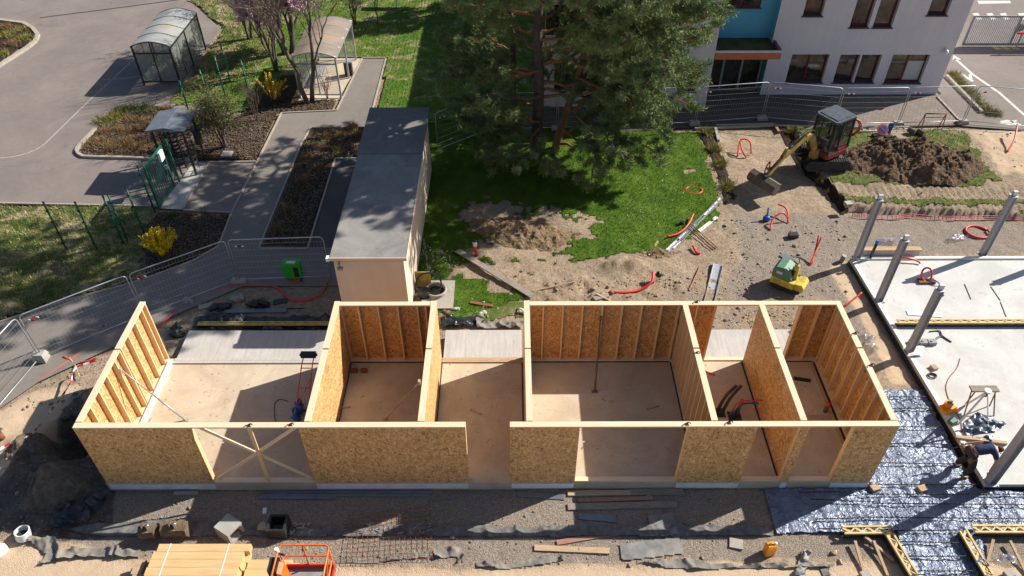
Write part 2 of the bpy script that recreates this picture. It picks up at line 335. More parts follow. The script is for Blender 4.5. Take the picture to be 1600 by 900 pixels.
# ---------------------------------------------------------------- geometry helpers
class MB:
    """collects faces, then links them as ONE mesh object"""
    def __init__(s): s.v = []; s.f = []; s.sm = []
    def add(s, vs, fs, smooth=False):
        n = len(s.v); s.v += [tuple(v) for v in vs]; s.f += [tuple(i+n for i in f) for f in fs]; s.sm += [smooth]*len(fs); return s
    def box(s, lo, hi, rz=0, c=None):
        x0, y0, z0 = lo; x1, y1, z1 = hi
        vs = [(x0, y0, z0), (x1, y0, z0), (x1, y1, z0), (x0, y1, z0), (x0, y0, z1), (x1, y0, z1), (x1, y1, z1), (x0, y1, z1)]
        if rz:
            cx, cy = c if c else ((x0+x1)/2, (y0+y1)/2)
            vs = [(cx+(a-cx)*cos(rz)-(b-cy)*sin(rz), cy+(a-cx)*sin(rz)+(b-cy)*cos(rz), z) for a, b, z in vs]
        return s.add(vs, [(0, 3, 2, 1), (4, 5, 6, 7), (0, 1, 5, 4), (1, 2, 6, 5), (2, 3, 7, 6), (3, 0, 4, 7)])
    def beam(s, a, b, w, h, up=(0, 0, 1)):
        """rectangular bar from a to b, w across, h in the up direction, centred on the line"""
        a = Vector(a); b = Vector(b); d = (b-a).normalized(); up = Vector(up)
        if abs(d.dot(up)) > .98: up = Vector((0, 1, 0))
        sx = d.cross(up).normalized()*w/2; uz = sx.cross(d).normalized()*h/2
        vs = [p+i*sx+j*uz for p in (a, b) for i, j in ((-1, -1), (1, -1), (1, 1), (-1, 1))]
        return s.add(vs, [(3, 2, 1, 0), (4, 5, 6, 7), (0, 1, 5, 4), (1, 2, 6, 5), (2, 3, 7, 6), (3, 0, 4, 7)])
    def tube(s, pts, r, n=8, caps=True, closed=False):
        pts = [Vector(p) for p in pts]; m = len(pts)
        rs = r if isinstance(r, (list, tuple)) else [r]*m
        vs = []; prev = None
        for i, p in enumerate(pts):
            if closed: d = pts[(i+1) % m]-pts[i-1]
            else: d = pts[min(i+1, m-1)]-pts[max(i-1, 0)]
            d = d.normalized() if d.length > 1e-9 else Vector((0, 0, 1))
            if prev is None:
                up = Vector((0, 0, 1)) if abs(d.z) < .9 else Vector((1, 0, 0)); a = d.cross(up).normalized()
            else: a = (prev-d*prev.dot(d)); a = a.normalized() if a.length > 1e-6 else d.orthogonal().normalized()
            prev = a; b = d.cross(a)
            vs += [p+(a*cos(2*pi*k/n)+b*sin(2*pi*k/n))*rs[i] for k in range(n)]
        fs = []
        for i in range(m if closed else m-1):
            j = (i+1) % m
            for k in range(n): fs.append((i*n+k, i*n+(k+1) % n, j*n+(k+1) % n, j*n+k))
        s.add(vs, fs, n > 5)
        if caps and not closed:
            s.f.append(tuple(len(s.v)-m*n+k for k in range(n))[::-1]); s.sm.append(False)
            s.f.append(tuple(len(s.v)-n+k for k in range(n))); s.sm.append(False)
        return s
    def prism(s, poly, z0, z1):
        n = len(poly); a = sum(poly[i][0]*poly[(i+1) % n][1]-poly[(i+1) % n][0]*poly[i][1] for i in range(n))
        if a < 0: poly = poly[::-1]
        vs = [(p[0], p[1], z0) for p in poly]+[(p[0], p[1], z1) for p in poly]
        return s.add(vs, [tuple(range(n))[::-1], tuple(range(n, 2*n))]+[(i, (i+1) % n, n+(i+1) % n, n+i) for i in range(n)])
    def extrude(s, prof, a, ax, ay, az, L):
        """profile points (u,v) along ax,ay from a, extruded L along az"""
        a, ax, ay, az = map(Vector, (a, ax, ay, az)); n = len(prof)
        vs = [a+ax*u+ay*v for u, v in prof]+[a+ax*u+ay*v+az*L for u, v in prof]
        return s.add(vs, [tuple(range(n))[::-1], tuple(range(n, 2*n))]+[(i, (i+1) % n, n+(i+1) % n, n+i) for i in range(n)])
    def quad(s, a, b, c, d): return s.add([a, b, c, d], [(0, 1, 2, 3)])
    def blob(s, c, r, seed=0, n=10, amp=.25, flat=1):
        c = Vector(c); vs = []; fs = []; m = n//2+1
        r = Vector(r) if hasattr(r, '__len__') else Vector((r, r, r))
        for i in range(m+1):
            th = pi*i/m
            for k in range(n):
                ph = 2*pi*k/n; d = Vector((sin(th)*cos(ph), sin(th)*sin(ph), cos(th)))
                q = 1+amp*2*noise.noise(d*1.3+Vector((seed*3.1, 0, seed)))
                vs.append((c.x+d.x*r.x*q, c.y+d.y*r.y*q, c.z+d.z*r.z*q))
        for i in range(m):
            for k in range(n): fs.append((i*n+k, (i+1)*n+k, (i+1)*n+(k+1) % n, i*n+(k+1) % n))
        return s.add(vs, fs, True)
    def move(s, M): s.v = [tuple(M @ Vector(v)) for v in s.v]; return s
    def build(s, name, mat, parent=None, origin=None):
        o0 = Vector(origin) if origin is not None else (Vector(parent['org']) if parent is not None and 'org' in parent.keys() else None)
        if o0 is None:
            if s.v:
                xs, ys, zs = zip(*s.v); o0 = Vector(((min(xs)+max(xs))/2, (min(ys)+max(ys))/2, min(zs)))
            else: o0 = Vector()
        me = bpy.data.meshes.new(name)
        me.from_pydata([(v[0]-o0.x, v[1]-o0.y, v[2]-o0.z) for v in s.v], [], s.f)
        me.polygons.foreach_set('use_smooth', s.sm); me.update()
        me.materials.append(MATS[mat])
        o = bpy.data.objects.new(name, me); COL.objects.link(o)
        if parent is not None:
            o.parent = parent
            if 'org' in parent.keys(): o['porg'] = tuple(o0)
        else: o.location = o0; o['porg'] = tuple(o0)
        return o
def sub(o, parent_obj):
    """put a mesh built against the same origin one level deeper"""
    o.parent = parent_obj; return o
def tag(o, label=None, cat=None, group=None, kind=None):
    if label: o['label'] = label
    if cat: o['category'] = cat
    if group: o['group'] = group
    if kind: o['kind'] = kind
    return o
def thing(name, loc, label, cat, group=None, rz=0):
    o = bpy.data.objects.new(name, None); COL.objects.link(o); o.location = loc; o.rotation_euler.z = rz
    o.empty_display_size = .2
    o['org'] = tuple(loc) if rz == 0 else (0, 0, 0)
    return tag(o, label, cat, group)
def local_thing(name, loc, rz, label, cat, group=None):
    """an Empty whose parts are given in its own coordinates"""
    o = thing(name, loc, label, cat, group); o['org'] = (0, 0, 0); o.rotation_euler.z = rz; return o
def child(mb, name, mat, part, parent):
    """sub-part: built in the root's coordinates, parented to a part that sits at the root's origin"""
    o = mb.build(name, mat, None, origin=parent['org']); o.location = (0, 0, 0); o.parent = part
    return o
def copy_tree(o, parent=None):
    c = o.copy(); COL.objects.link(c); c.parent = parent
    for ch in [x for x in bpy.data.objects if x.parent == o]: copy_tree(ch, c)
    return c

# ---------------------------------------------------------------- numpy noise and polygons
_rs = np.random.RandomState(3); _T = _rs.rand(256, 256)
def vn(x, y, s, seed=0):
    x = np.asarray(x, float)*s+seed*17.3; y = np.asarray(y, float)*s+seed*9.7
    xi = np.floor(x).astype(int); yi = np.floor(y).astype(int); fx = x-xi; fy = y-yi
    fx = fx*fx*(3-2*fx); fy = fy*fy*(3-2*fy); g = lambda a, b: _T[a % 256, b % 256]
    return (g(xi, yi)*(1-fx)+g(xi+1, yi)*fx)*(1-fy)+(g(xi, yi+1)*(1-fx)+g(xi+1, yi+1)*fx)*fy
def fbm(x, y, s, o=4, seed=0, gain=.5):
    t = 0; a = 1; n = 0
    for k in range(o): t = t+a*vn(x, y, s*2**k, seed+k); n += a; a *= gain
    return t/n-.5
def sdist(X, Y, poly):
    """signed distance, positive inside"""
    X = np.asarray(X, float); Y = np.asarray(Y, float); ins = np.zeros(X.shape, bool); dm = np.full(X.shape, 1e9)
    n = len(poly)
    for i in range(n):
        x1, y1 = poly[i][0], poly[i][1]; x2, y2 = poly[(i+1) % n][0], poly[(i+1) % n][1]
        if y1 != y2:
            c = ((y1 > Y) != (y2 > Y)) & (X < (x2-x1)*(Y-y1)/(y2-y1)+x1); ins ^= c
        L = (x2-x1)**2+(y2-y1)**2+1e-12; t = np.clip(((X-x1)*(x2-x1)+(Y-y1)*(y2-y1))/L, 0, 1)
        dm = np.minimum(dm, np.hypot(X-x1-t*(x2-x1), Y-y1-t*(y2-y1)))
    return np.where(ins, dm, -dm)
sst = lambda v, a, b: (lambda t: t*t*(3-2*t))(np.clip((v-a)/(b-a), 0, 1))

# ---------------------------------------------------------------- zones of the site, traced on the ground plane
SITE = GL([(-500, 655), (0, 640), (60, 598), (160, 552), (262, 490), (330, 458), (380, 445), (518, 440), (660, 440), (672, 300), (700, 190), (1090, 203), (1215, 199), (1300, 203), (1600, 212), (2100, 218)])
SITE += [Vector((60, -3, GZ)), Vector((60, -12, GZ)), Vector((-20, -12, GZ))]
LAWN = GL([(655, 150), (900, 178), (1060, 204), (1092, 204), (1108, 250), (1128, 318), (1118, 345), (1080, 372), (1040, 398), (1000, 396), (960, 402), (900, 412), (860, 440), (815, 472), (700, 505), (664, 500), (650, 440), (640, 300)])
BANK = GL([(1233, 203), (1262, 262), (1318, 332), (1440, 337), (1700, 346), (1700, 214), (1400, 206)])
GRAVR = GL([(1150, 330), (1330, 336), (1700, 350), (1700, 392), (1325, 402), (1440, 602), (1395, 602), (1310, 470), (1130, 475), (1160, 400)])
GRAVF = [Vector(p) for p in ((.2, -.1, 0), (30, -.1, 0), (30, -2.15, 0), (17, -2.1, 0), (9.5, -2.25, 0), (3, -2.1, 0), (-.7, -1.7, 0))]
SANDF = [Vector(p) for p in ((-6, -1.6, 0), (-.8, -1.6, 0), (3, -2.25, 0), (9.5, -2.35, 0), (17, -2.2, 0), (34, -2.3, 0), (34, -12, 0), (-20, -12, 0))]
PATHX = GL([(1118, 202), (1222, 205), (1255, 262), (1330, 334), (1170, 334), (1138, 260)])
SANDR = GL([(1290, 420), (1322, 402), (1372, 500), (1432, 600), (1392, 604), (1330, 470)])
SANDL = GL([(-300, 700), (0, 640), (60, 605), (135, 600), (60, 700), (0, 760), (-300, 900)])
WETL = GL([(-20, 760), (60, 690), (90, 640), (130, 600), (175, 760), (165, 830), (40, 850), (-40, 850)])
PITC = G(118, 683); PITC2 = G(85, 690)
def gheight(x, y):
    x = np.asarray(x, float); y = np.asarray(y, float)
    site = sst(sdist(x, y, SITE), -.1, .5)
    h = (fbm(x, y, .5, 3, 1)*.10+fbm(x, y, 2.6, 4, 5)*.085)*site
    flat = np.maximum(sst(sdist(x, y, GRAVF), -.1, .4)*.8, sst(sdist(x, y, SANDF), -.1, .3)*.85)
    h = h*(1-flat)
    h = h-(1-site)*.07
    h = h-.02*site
    bank = sst(sdist(x, y, BANK)+fbm(x, y, 1.5, 3, 9)*.35, 0, .16)
    h = h+bank*.34
    # tyre / track ridges on the bank
    tr = np.zeros_like(h)
    for yy, w in ((14.2, .5), (13.0, .35), (12.2, .35)):
        yc = yy-.02*(x-27)+.12*np.sin(x*.6)
        tr = tr-.09*np.exp(-((y-yc)/w)**2)*(1+.5*np.sign(np.sin(x*22)))
    h = h+tr*bank*sst(x, 24.5, 26)
    # the pit and its rim, left of the timber building
    d1 = np.hypot((x-PITC.x)/1.25, (y-PITC.y)/.95)+fbm(x, y, 1.3, 3, 12)*.35
    h = h-1.5*sst(-d1, -1.0, -.35)
    for px, py, r, a in ((45, 735, .8, .35), (98, 748, .55, .45), (60, 795, .9, .22), (20, 830, .8, .12), (35, 700, .6, .2)):
        c = G(px, py); d2 = np.hypot(x-c.x, y-c.y)/r
        h = h+a*np.exp(-d2**2*1.3)*(1+fbm(x, y, 3, 3, 20)*1.6)
    # loose spoil between lawn and building
    for px, py, rx, ry, a in ((880, 445, 2.0, .5, .18), (985, 415, 1.1, .45, .22), (930, 465, 2.2, .35, .10), (770, 405, 1.4, .5, .08), (1070, 450, 1.5, .6, .05)):
        c = G(px, py); h = h+a*np.exp(-((x-c.x)/rx)**2-((y-c.y)/ry)**2)*(1+fbm(x, y, 3.2, 4, 31)*2.6)
    under = np.maximum(sst(sdist(x, y, [(-.05, 0), (21.4, 0), (21.4, 6.2), (.3, 6.2)]), -.02, .05), sst(sdist(x, y, [(24.4, -.1), (40, -.1), (40, 9.9), (24.2, 9.9)]), -.02, .05))
    h = h*(1-under)-.10*under
    return GZ+h
def gz(x, y): return float(gheight(np.array([x]), np.array([y]))[0])
def GG(px, py, dz=0):
    """pixel to the ground surface, relief included"""
    p = G(px, py)
    for _ in range(3): p = G(px, py, gz(p.x, p.y))
    p.z += dz; return p

# ground sheet, fine inside the site and coarse out to the horizon
xs = np.arange(-12, 40.01, .1); ys = np.arange(-6, 22.01, .1)
X, Y = np.meshgrid(xs, ys); Z = gheight(X, Y)
edge = np.minimum(np.minimum(X-xs[0], xs[-1]-X), np.minimum(Y-ys[0], ys[-1]-Y)); Z = np.where(edge < .05, GZ-.07, Z)
nx, ny = len(xs), len(ys)
V = np.stack([X.ravel(), Y.ravel(), Z.ravel()], 1)
I = np.arange(nx*ny).reshape(ny, nx)
F = np.stack([I[:-1, :-1], I[:-1, 1:], I[1:, 1:], I[1:, :-1]], -1).reshape(-1, 4)
K = len(V); B = 500
x0, x1, y0, y1 = xs[0], xs[-1], ys[0], ys[-1]
ext = np.array([(-B, -B, GZ-.07), (B, -B, GZ-.07), (B, B, GZ-.07), (-B, B, GZ-.07)]); c00, c10, c11, c01 = I[0, 0], I[0, -1], I[-1, -1], I[-1, 0]
me = bpy.data.meshes.new('ground')
me.from_pydata(np.vstack([V, ext]).tolist(), [], F.tolist()+[[K, K+1, c10, c00], [K+1, K+2, c11, c10], [K+2, K+3, c01, c11], [K+3, K, c00, c01]])
gx, gy = V[:, 0], V[:, 1]
wob = fbm(gx, gy, .9, 4, 40)*.8
zone_ = np.zeros((K+4, 4)); zone_[:, 3] = 1
zone_[:K, 0] = np.maximum(sst(sdist(gx, gy, GRAVR)+wob, -.3, .3), sst(sdist(gx, gy, GRAVF)+wob*.3, -.15, .15))
zone_[:K, 0] = np.maximum(zone_[:K, 0], .45*sst(sdist(gx, gy, [(16, 5), (24, 5), (24, 9), (16, 9)]), -.3, 1))
zone_[:K, 1] = np.maximum.reduce([sst(sdist(gx, gy, P_)+wob*w_, -.2, .25) for P_, w_ in ((SANDF, .25), (SANDR, .5), (SANDL, .5))])
zone_[:K, 1] = np.maximum(zone_[:K, 1], .8*sst(sdist(gx, gy, GL([(1500, 205), (1700, 210), (1700, 290), (1560, 285)]))+wob, -.2, .4))
zone_[:K, 1] = np.maximum(zone_[:K, 1], .30*sst(sdist(gx, gy, PATHX)+wob*.5, -.2, .25))
zone_[:K, 2] = sst(sdist(gx, gy, WETL)+wob, -.3, .3)*.9
zone_[K:, 1] = .3
ca = me.color_attributes.new('zone', 'FLOAT_COLOR', 'POINT'); ca.data.foreach_set('color', zone_.ravel())
me.polygons.foreach_set('use_smooth', [True]*len(me.polygons)); me.materials.append(MATS['ground']); me.update()
ground = bpy.data.objects.new('ground', me); COL.objects.link(ground); tag(ground, kind='structure')

def area_sheet(name, poly, mat, z, kind='structure', thick=.0):
    """clean-edged flat sheet"""
    bm = bmesh.new(); vs = [bm.verts.new((p[0], p[1], 0)) for p in poly]; f = bm.faces.new(vs)
    bmesh.ops.triangulate(bm, faces=[f]); bm.normal_update()
    for f in bm.faces:
        if f.normal.z < 0: f.normal_flip()
    if thick:
        r = bmesh.ops.extrude_face_region(bm, geom=list(bm.faces))
        for v in r['geom']:
            if isinstance(v, bmesh.types.BMVert): v.co.z -= thick
        bmesh.ops.recalc_face_normals(bm, faces=list(bm.faces))
    me = bpy.data.meshes.new(name); bm.to_mesh(me); bm.free(); me.materials.append(MATS[mat])
    o = bpy.data.objects.new(name, me); COL.objects.link(o); o.location.z = z; tag(o, kind=kind); return o
def grown_sheet(name, poly, mat, res=.1, jag=.25, amp=.05, lift=.03, holes=(), follow=True, kind='structure', js=2.2, seed=0):
    """ragged-edged sheet that follows the ground: cells kept where a noisy distance is positive"""
    px = [p[0] for p in poly]; py = [p[1] for p in poly]
    xs = np.arange(min(px)-.5, max(px)+.5, res); ys = np.arange(min(py)-.5, max(py)+.5, res)
    X, Y = np.meshgrid(xs, ys); D = sdist(X, Y, poly)+fbm(X, Y, js, 4, 50+seed)*jag*2
    for h in holes: D = np.minimum(D, -h(X, Y))
    keep = (D[:-1, :-1] > 0) & (D[1:, :-1] > 0) & (D[:-1, 1:] > 0) & (D[1:, 1:] > 0)
    base = gheight(X, Y)
    Z = (base if follow else GZ)+lift+fbm(X, Y, 3, 4, 60+seed)*amp
    Z = np.where(D < .12, np.minimum(Z, (base if follow else GZ+lift)+.012+lift*.3), Z)
    I = np.arange(X.size).reshape(X.shape); F = np.stack([I[:-1, :-1], I[:-1, 1:], I[1:, 1:], I[1:, :-1]], -1)[keep]
    used = np.unique(F); mp = np.full(X.size, -1); mp[used] = np.arange(len(used))
    V = np.stack([X.ravel(), Y.ravel(), Z.ravel()], 1)[used]
    me = bpy.data.meshes.new(name); me.from_pydata(V.tolist(), [], mp[F].tolist()); me.polygons.foreach_set('use_smooth', [True]*len(me.polygons))
    me.materials.append(MATS[mat]); me.update(); o = bpy.data.objects.new(name, me); COL.objects.link(o); tag(o, kind=kind)
    return o, V
def blades(name, pts, mat, h=.09, w=.035, per=1, label=None, seed=1, cat=None):
    """scattered little leaf triangles, one object"""
    r = np.random.RandomState(seed); P = np.repeat(np.asarray(pts), per, 0); n = len(P)
    P = P+np.c_[r.uniform(-.06, .06, (n, 2)), np.zeros(n)]
    a = r.uniform(0, 2*pi, n); hh = h*r.uniform(.5, 1.4, n); ln = r.uniform(-.7, .7, (n, 2))*hh[:, None]
    d = np.c_[np.cos(a), np.sin(a), np.zeros(n)]*w*r.uniform(.6, 1.3, n)[:, None]
    V = np.stack([P-d, P+d, P+np.c_[ln, hh]], 1).reshape(-1, 3); F = np.arange(3*n).reshape(-1, 3)
    me = bpy.data.meshes.new(name); me.from_pydata(V.tolist(), [], F.tolist()); me.materials.append(MATS[mat]); me.update()
    o = bpy.data.objects.new(name, me); COL.objects.link(o); tag(o, label, cat, kind='stuff'); return o
def kerb(name, pts, w=.1, h=.06, mat='kerb_stone', z=GZ):
    mb = MB()
    P = [Vector((p[0], p[1], z+h/2)) for p in pts]
    for a, b in zip(P, P[1:]):
        d = (b-a).normalized()*.012; mb.beam(a+d, b-d*0, w, h+.04)
    o = mb.build(name, mat); tag(o, kind='structure'); return o

# ---------------------------------------------------------------- car park, paths, beds, lawns
YARD = GL([(-900, 320), (0, 319), (245, 323), (252, 327), (302, 252), (360, 180), (300, 110), (345, 45), (290, -5)])+[Vector((-14, 60, GZ)), Vector((-60, 60, GZ)), Vector((-60, 14, GZ))]
area_sheet('car_park', YARD, 'asphalt', GZ+.004)
FOOT = GL([(-300, 640), (-300, 590), (0, 505), (100, 472), (222, 438), (300, 408), (342, 384), (362, 333), (402, 254), (440, 178), (526, 173), (566, 92), (602, 92), (574, 199), (486, 199), (470, 225), (406, 386), (482, 388), (524, 248), (562, 248), (600, 248), (600, 443), (515, 447), (380, 447), (262, 497), (235, 519), (160, 550), (60, 597), (0, 638), (-300, 740)])
area_sheet('footpath', FOOT, 'path_asphalt', GZ+.008)
area_sheet('side_path', GL([(286, 328), (360, 332), (401, 255), (327, 254)]), 'asphalt', GZ+.012)
area_sheet('cabin_strip', GL([(482, 387), (525, 249), (600, 249), (600, 387)]), 'shaded_asphalt', GZ+.012)  # asphalt strip, darker colour stands in for the cabin's shadow
area_sheet('gate_threshold', GL([(250, 326), (285, 328), (326, 255), (303, 253)]), 'slab_edge', GZ+.02)
area_sheet('shelter_pad', GL([(466, 158), (527, 158), (566, 92), (500, 92)]), 'slab_floor', GZ+.03)
BED1 = GL([(122, 240), (160, 190), (180, 166), (245, 166), (300, 172), (360, 182), (430, 165), (466, 157), (527, 157), (524, 173), (438, 177), (401, 252), (245, 249), (130, 247)])
grown_sheet('planting_bed', BED1, 'mulch', .14, .08, .12, .03, follow=False, seed=1)
BED2 = GL([(408, 384), (472, 226), (487, 201), (580, 200), (580, 246), (524, 247), (480, 385)])
grown_sheet('planting_bed', BED2, 'mulch', .12, .04, .10, .03, follow=False, seed=2)
BED3 = GL([(246, 331), (361, 334), (341, 383), (300, 406), (222, 436), (226, 380), (236, 345)])
grown_sheet('planting_bed', BED3, 'mulch', .12, .12, .10, .03, follow=False, seed=3)
GRL = GL([(-700, 320), (0, 320), (246, 324), (238, 345), (228, 380), (222, 436), (100, 470), (0, 503), (-300, 588), (-700, 700)])
_, pl = grown_sheet('rough_grass', GRL, 'rough_grass', .16, .06, .12, .035, follow=False, seed=4)
blades('grass', pl[np.random.RandomState(1).rand(len(pl)) < .9], 'blade_rough', .10, .020, 3, 'rough grass tufts half green half straw by the green posts', 4)
STR = GL([(262, 162), (332, 75), (350, 45), (290, -5)])+[Vector((-14, 62, GZ)), Vector((-3, 62, GZ))]+GL([(455, -5), (440, 60), (400, 120), (330, 140)])
_, pl = grown_sheet('rough_grass', STR, 'rough_grass', .16, .35, .1, .05, follow=False, seed=14)
blades('grass', pl, 'blade_rough', .10, .022, 2, 'dry straw coloured grass behind the closed shelter', 15)
GRB = GL([(262, 162), (330, 75), (350, 45), (290, -5)])+[Vector((-14, 62, GZ)), Vector((14, 62, GZ)), Vector((13.7, 22, GZ))]+GL([(665, 195), (582, 197), (604, 92), (566, 91), (500, 91), (468, 150), (430, 163), (365, 178)])
_, pl = grown_sheet('lawn', GRB, 'lawn_back', .2, .08, .1, .035, follow=False, seed=5)
pl = pl[pl[:, 1] < 40]
blades('grass', pl, 'blade_back', .08, .022, 3, 'back lawn behind the glazed shelter, green with straw patches', 5)
dirtp = [(G(*q), rx, ry) for q, rx, ry in (((770, 335), 1.2, .75), ((850, 352), 1.7, .95), ((800, 395), 1.9, .55), ((855, 425), 1.5, .6), ((745, 395), .7, .35), ((1075, 268), .25, .2), ((910, 430), 1.6, .5), ((770, 425), 1.1, .45), ((830, 445), 1.4, .4))]
def lawn_hole(X, Y):
    d = np.full(X.shape, -9.)
    for c, rx, ry in dirtp: d = np.maximum(d, .5*(1-np.hypot((X-c.x)/rx, (Y-c.y)/ry))+fbm(X, Y, 2.4, 4, 71)*.9+fbm(X, Y, 7, 2, 73)*.55)
    return d
_, pl = grown_sheet('lawn', LAWN, 'lawn', .1, .22, .05, .035, holes=(lawn_hole,), seed=6)
blades('grass', pl[np.random.RandomState(2).rand(len(pl)) < .8], 'blade_green', .06, .013, 3, 'short vivid green grass of the middle lawn under the pine', 6)
BG = GL([(1240, 207), (1266, 262), (1322, 330), (1440, 334), (1600, 340), (1600, 320), (1480, 312), (1560, 290), (1500, 215), (1440, 208), (1400, 240), (1340, 208)])
def tracks(X, Y):
    d = np.full(X.shape, -9.)
    for yy, w in ((14.3, .4), (13.2, .14)):
        d = np.maximum(d, w-np.abs(Y-(yy-.02*(X-27)+.12*np.sin(X*.6)))+fbm(X, Y, 1.8, 4, 75)*.5)
    c = G(1410, 262); d = np.maximum(d, 1-np.hypot((X-c.x)/2.9, (Y-c.y)/1.6)+fbm(X, Y, 2, 3, 76)*.5)
    c = G(1270, 262); d = np.maximum(d, 1-np.hypot((X-c.x)/1.5, (Y-c.y)/.9))
    return d
_, pl = grown_sheet('worn_grass', BG, 'worn_grass', .1, .35, .06, .03, holes=(tracks,), seed=7)
blades('grass', pl[np.random.RandomState(3).rand(len(pl)) < .7], 'blade_back', .06, .014, 2, 'worn grass with tyre ruts round the brown soil heap', 7)
_, pl = grown_sheet('verge', GL([(660, 498), (820, 470), (830, 492), (700, 512)]), 'worn_grass', .08, .2, .05, .04, seed=8)
# narrow mulch borders left and right of the dug-up path
grown_sheet('planting_bed', GL([(1086, 204), (1116, 204), (1136, 262), (1152, 312), (1132, 318), (1112, 250)]), 'mulch', .09, .14, .12, .05, seed=9)
grown_sheet('planting_bed', GL([(1216, 203), (1238, 203), (1266, 262), (1332, 335), (1312, 338), (1290, 300), (1262, 280)]), 'mulch', .09, .16, .16, .07, seed=10)
# front of the school: paving with the building's shade in its colour, brick paving, road beyond
area_sheet('forecourt', [Vector((12, 22.3, 0)), Vector((12, 19.2, 0))]+GL([(1090, 199), (1400, 199), (1500, 193), (1464, 150)])+[Vector((33, 24, 0)), Vector((20, 24.5, 0))], 'shaded_asphalt', GZ+.01)
area_sheet('brick_paving', GL([(1255, 201), (1502, 196), (1464, 151), (1300, 150)]), 'pavers', GZ+.016)
area_sheet('road', GL([(1464, 150), (1503, 197), (1700, 212)])+[Vector((70, 20, 0)), Vector((70, 70, 0)), Vector((33.4, 70, 0)), Vector((33.4, 23.4, 0))], 'asphalt', GZ+.013)
kerb('kerb', GL([(1464, 152), (1504, 195)]), .1, .05)
kerb('kerb', GL([(1085, 201), (1215, 197), (1400, 202), (1600, 208)]), .12, .04)
kerb('kerb', GL([(1478, 120), (1533, 177)]), .14, .12)
# edgings
for pts in ([(342, 385), (362, 333), (402, 253), (440, 177)], [(405, 388), (471, 225), (486, 200), (576, 199)], [(481, 388), (524, 248), (562, 248)],
            [(405, 389), (481, 389)], [(440, 177), (526, 173), (566, 92)], [(603, 92), (575, 199)], [(566, 91), (603, 91)], [(286, 329), (362, 333)], [(327, 254), (402, 253)], [(286, 328), (326, 255)],
            [(342, 385), (322, 397), (300, 409), (260, 424), (222, 438), (170, 453), (100, 471), (0, 504), (-300, 589)], [(-600, 319), (0, 318), (246, 323)]):
    kerb('edging', GL(pts), .07, .035)
kerb('kerb', GL([(300, 253), (245, 250), (200, 248), (150, 247), (131, 246), (123, 242), (120, 236), (125, 228), (150, 203)]), .13, .10)
kerb('kerb', GL([(-200, 10), (0, 33), (38, 38), (52, 46), (60, 56), (56, 66), (44, 76), (0, 104), (-200, 235)]), .22, .12)
ISL = GL([(-300, 0), (0, 35), (37, 40), (50, 47), (56, 56), (52, 64), (40, 74), (0, 100), (-300, 290)])
_, pli = grown_sheet('traffic_island', ISL, 'mulch', .16, .02, .14, .10, follow=False, seed=11)
area_sheet('manhole_lid', GL([(350, 239), (365, 239), (362, 247), (345, 247)]), 'slab_edge', GZ+.11, thick=.08)
# painted markings
def stripe(name, pts, w, mat='road_faint', z=GZ+.009):
    mb = MB()
    for a, b in zip(pts, pts[1:]):
        a = Vector((a[0], a[1], z)); b = Vector((b[0], b[1], z)); d = (b-a).normalized(); s_ = Vector((-d.y, d.x, 0))*w/2
        mb.quad(a-s_, b-s_, b+s_, a+s_)
    o = mb.build(name, mat); tag(o, kind='structure'); return o
stripe('parking_line', GL([(70, 225), (145, 152), (178, 122), (245, 58)]), .09)
stripe('parking_line', GL([(160, 124), (178, 125)]), .09); stripe('parking_line', GL([(179, 124), (224, 119)]), .09)
stripe('parking_line', GL([(-60, 250), (0, 247), (22, 245), (42, 240), (58, 233), (70, 225)]), .09)
stripe('drain_channel', GL([(62, 28), (180, 13), (300, -3)]), .12, 'dark_metal')
stripe('road_line', GL([(1492, 92), (1520, 117), (1562, 146), (1600, 180), (1660, 230)]), .16, 'road_white', GZ+.018)
def marking(name, polys, mat='road_white', z=GZ+.018):
    mb = MB()
    for P in polys:
        w = GL(P, z); n = len(w); a = sum(w[i].x*w[(i+1) % n].y-w[(i+1) % n].x*w[i].y for i in range(n))
        if a < 0: w = w[::-1]
        mb.add(w, [tuple(range(n))])
    o = mb.build(name, mat); tag(o, kind='structure'); return o
marking('road_arrow', [[(1502, 114), (1512, 120), (1522, 126), (1519, 128), (1509, 122)], [(1513, 117), (1517, 115), (1520, 124), (1515, 122)]])
marking('road_arrow', [[(1563, 189), (1574, 187), (1596, 194), (1594, 196), (1576, 192), (1563, 192)], [(1578, 189), (1590, 187), (1588, 190), (1582, 192)], [(1572, 193), (1580, 193), (1576, 196)]])
marking('road_triangle', [[(1490, 86), (1502, 93), (1488, 93)]])
for x0 in (1549, 1563, 1577):
    marking('road_dash', [[(x0, 73), (x0+9, 73), (x0+18, 77), (x0+8, 78)]], 'road_yellow')
for i, x0 in enumerate((1519, 1541, 1562, 1590)):
    marking('road_dash', [[(x0, 21), (x0+9, 20), (x0+16, 30), (x0+8, 31)]])
marking('road_dash', [[(1527, 1), (1578, 1), (1580, 5), (1529, 6)]])
def GX(px, py, X):
    d = ray(px, py); t = (X-CX)/d.x
    return Vector((X, CY+d.y*t, CH+d.z*t))
# ---------------------------------------------------------------- timber building: floor slab and prefabricated walls
mb = MB(); mb.prism([(-.04, .0), (21.37, .0), (21.37, 4.74), (-.04, 4.74)], -.34, 0)
slab = mb.build('floor_slab', 'slab_floor'); tag(slab, 'long pale concrete floor slab under the timber framed walls', 'slab')
FR = [(0, 3.02, 'e'), (5.8, 10.1, 'e'), (11.25, 13.05, 'e'), (15.86, 17.65, 'e'), (18.77, 19.0, 'e'), (20.17, 21.3, 'e')]
mb = MB()
for a, b_, _ in FR: mb.box((a+.04, -.028, -.235), (b_-.02, -.002, -.03))
e = mb.build('edge_board', 'insulation', slab, origin=slab.location)
for v in (e,): v.location = (0, 0, 0)

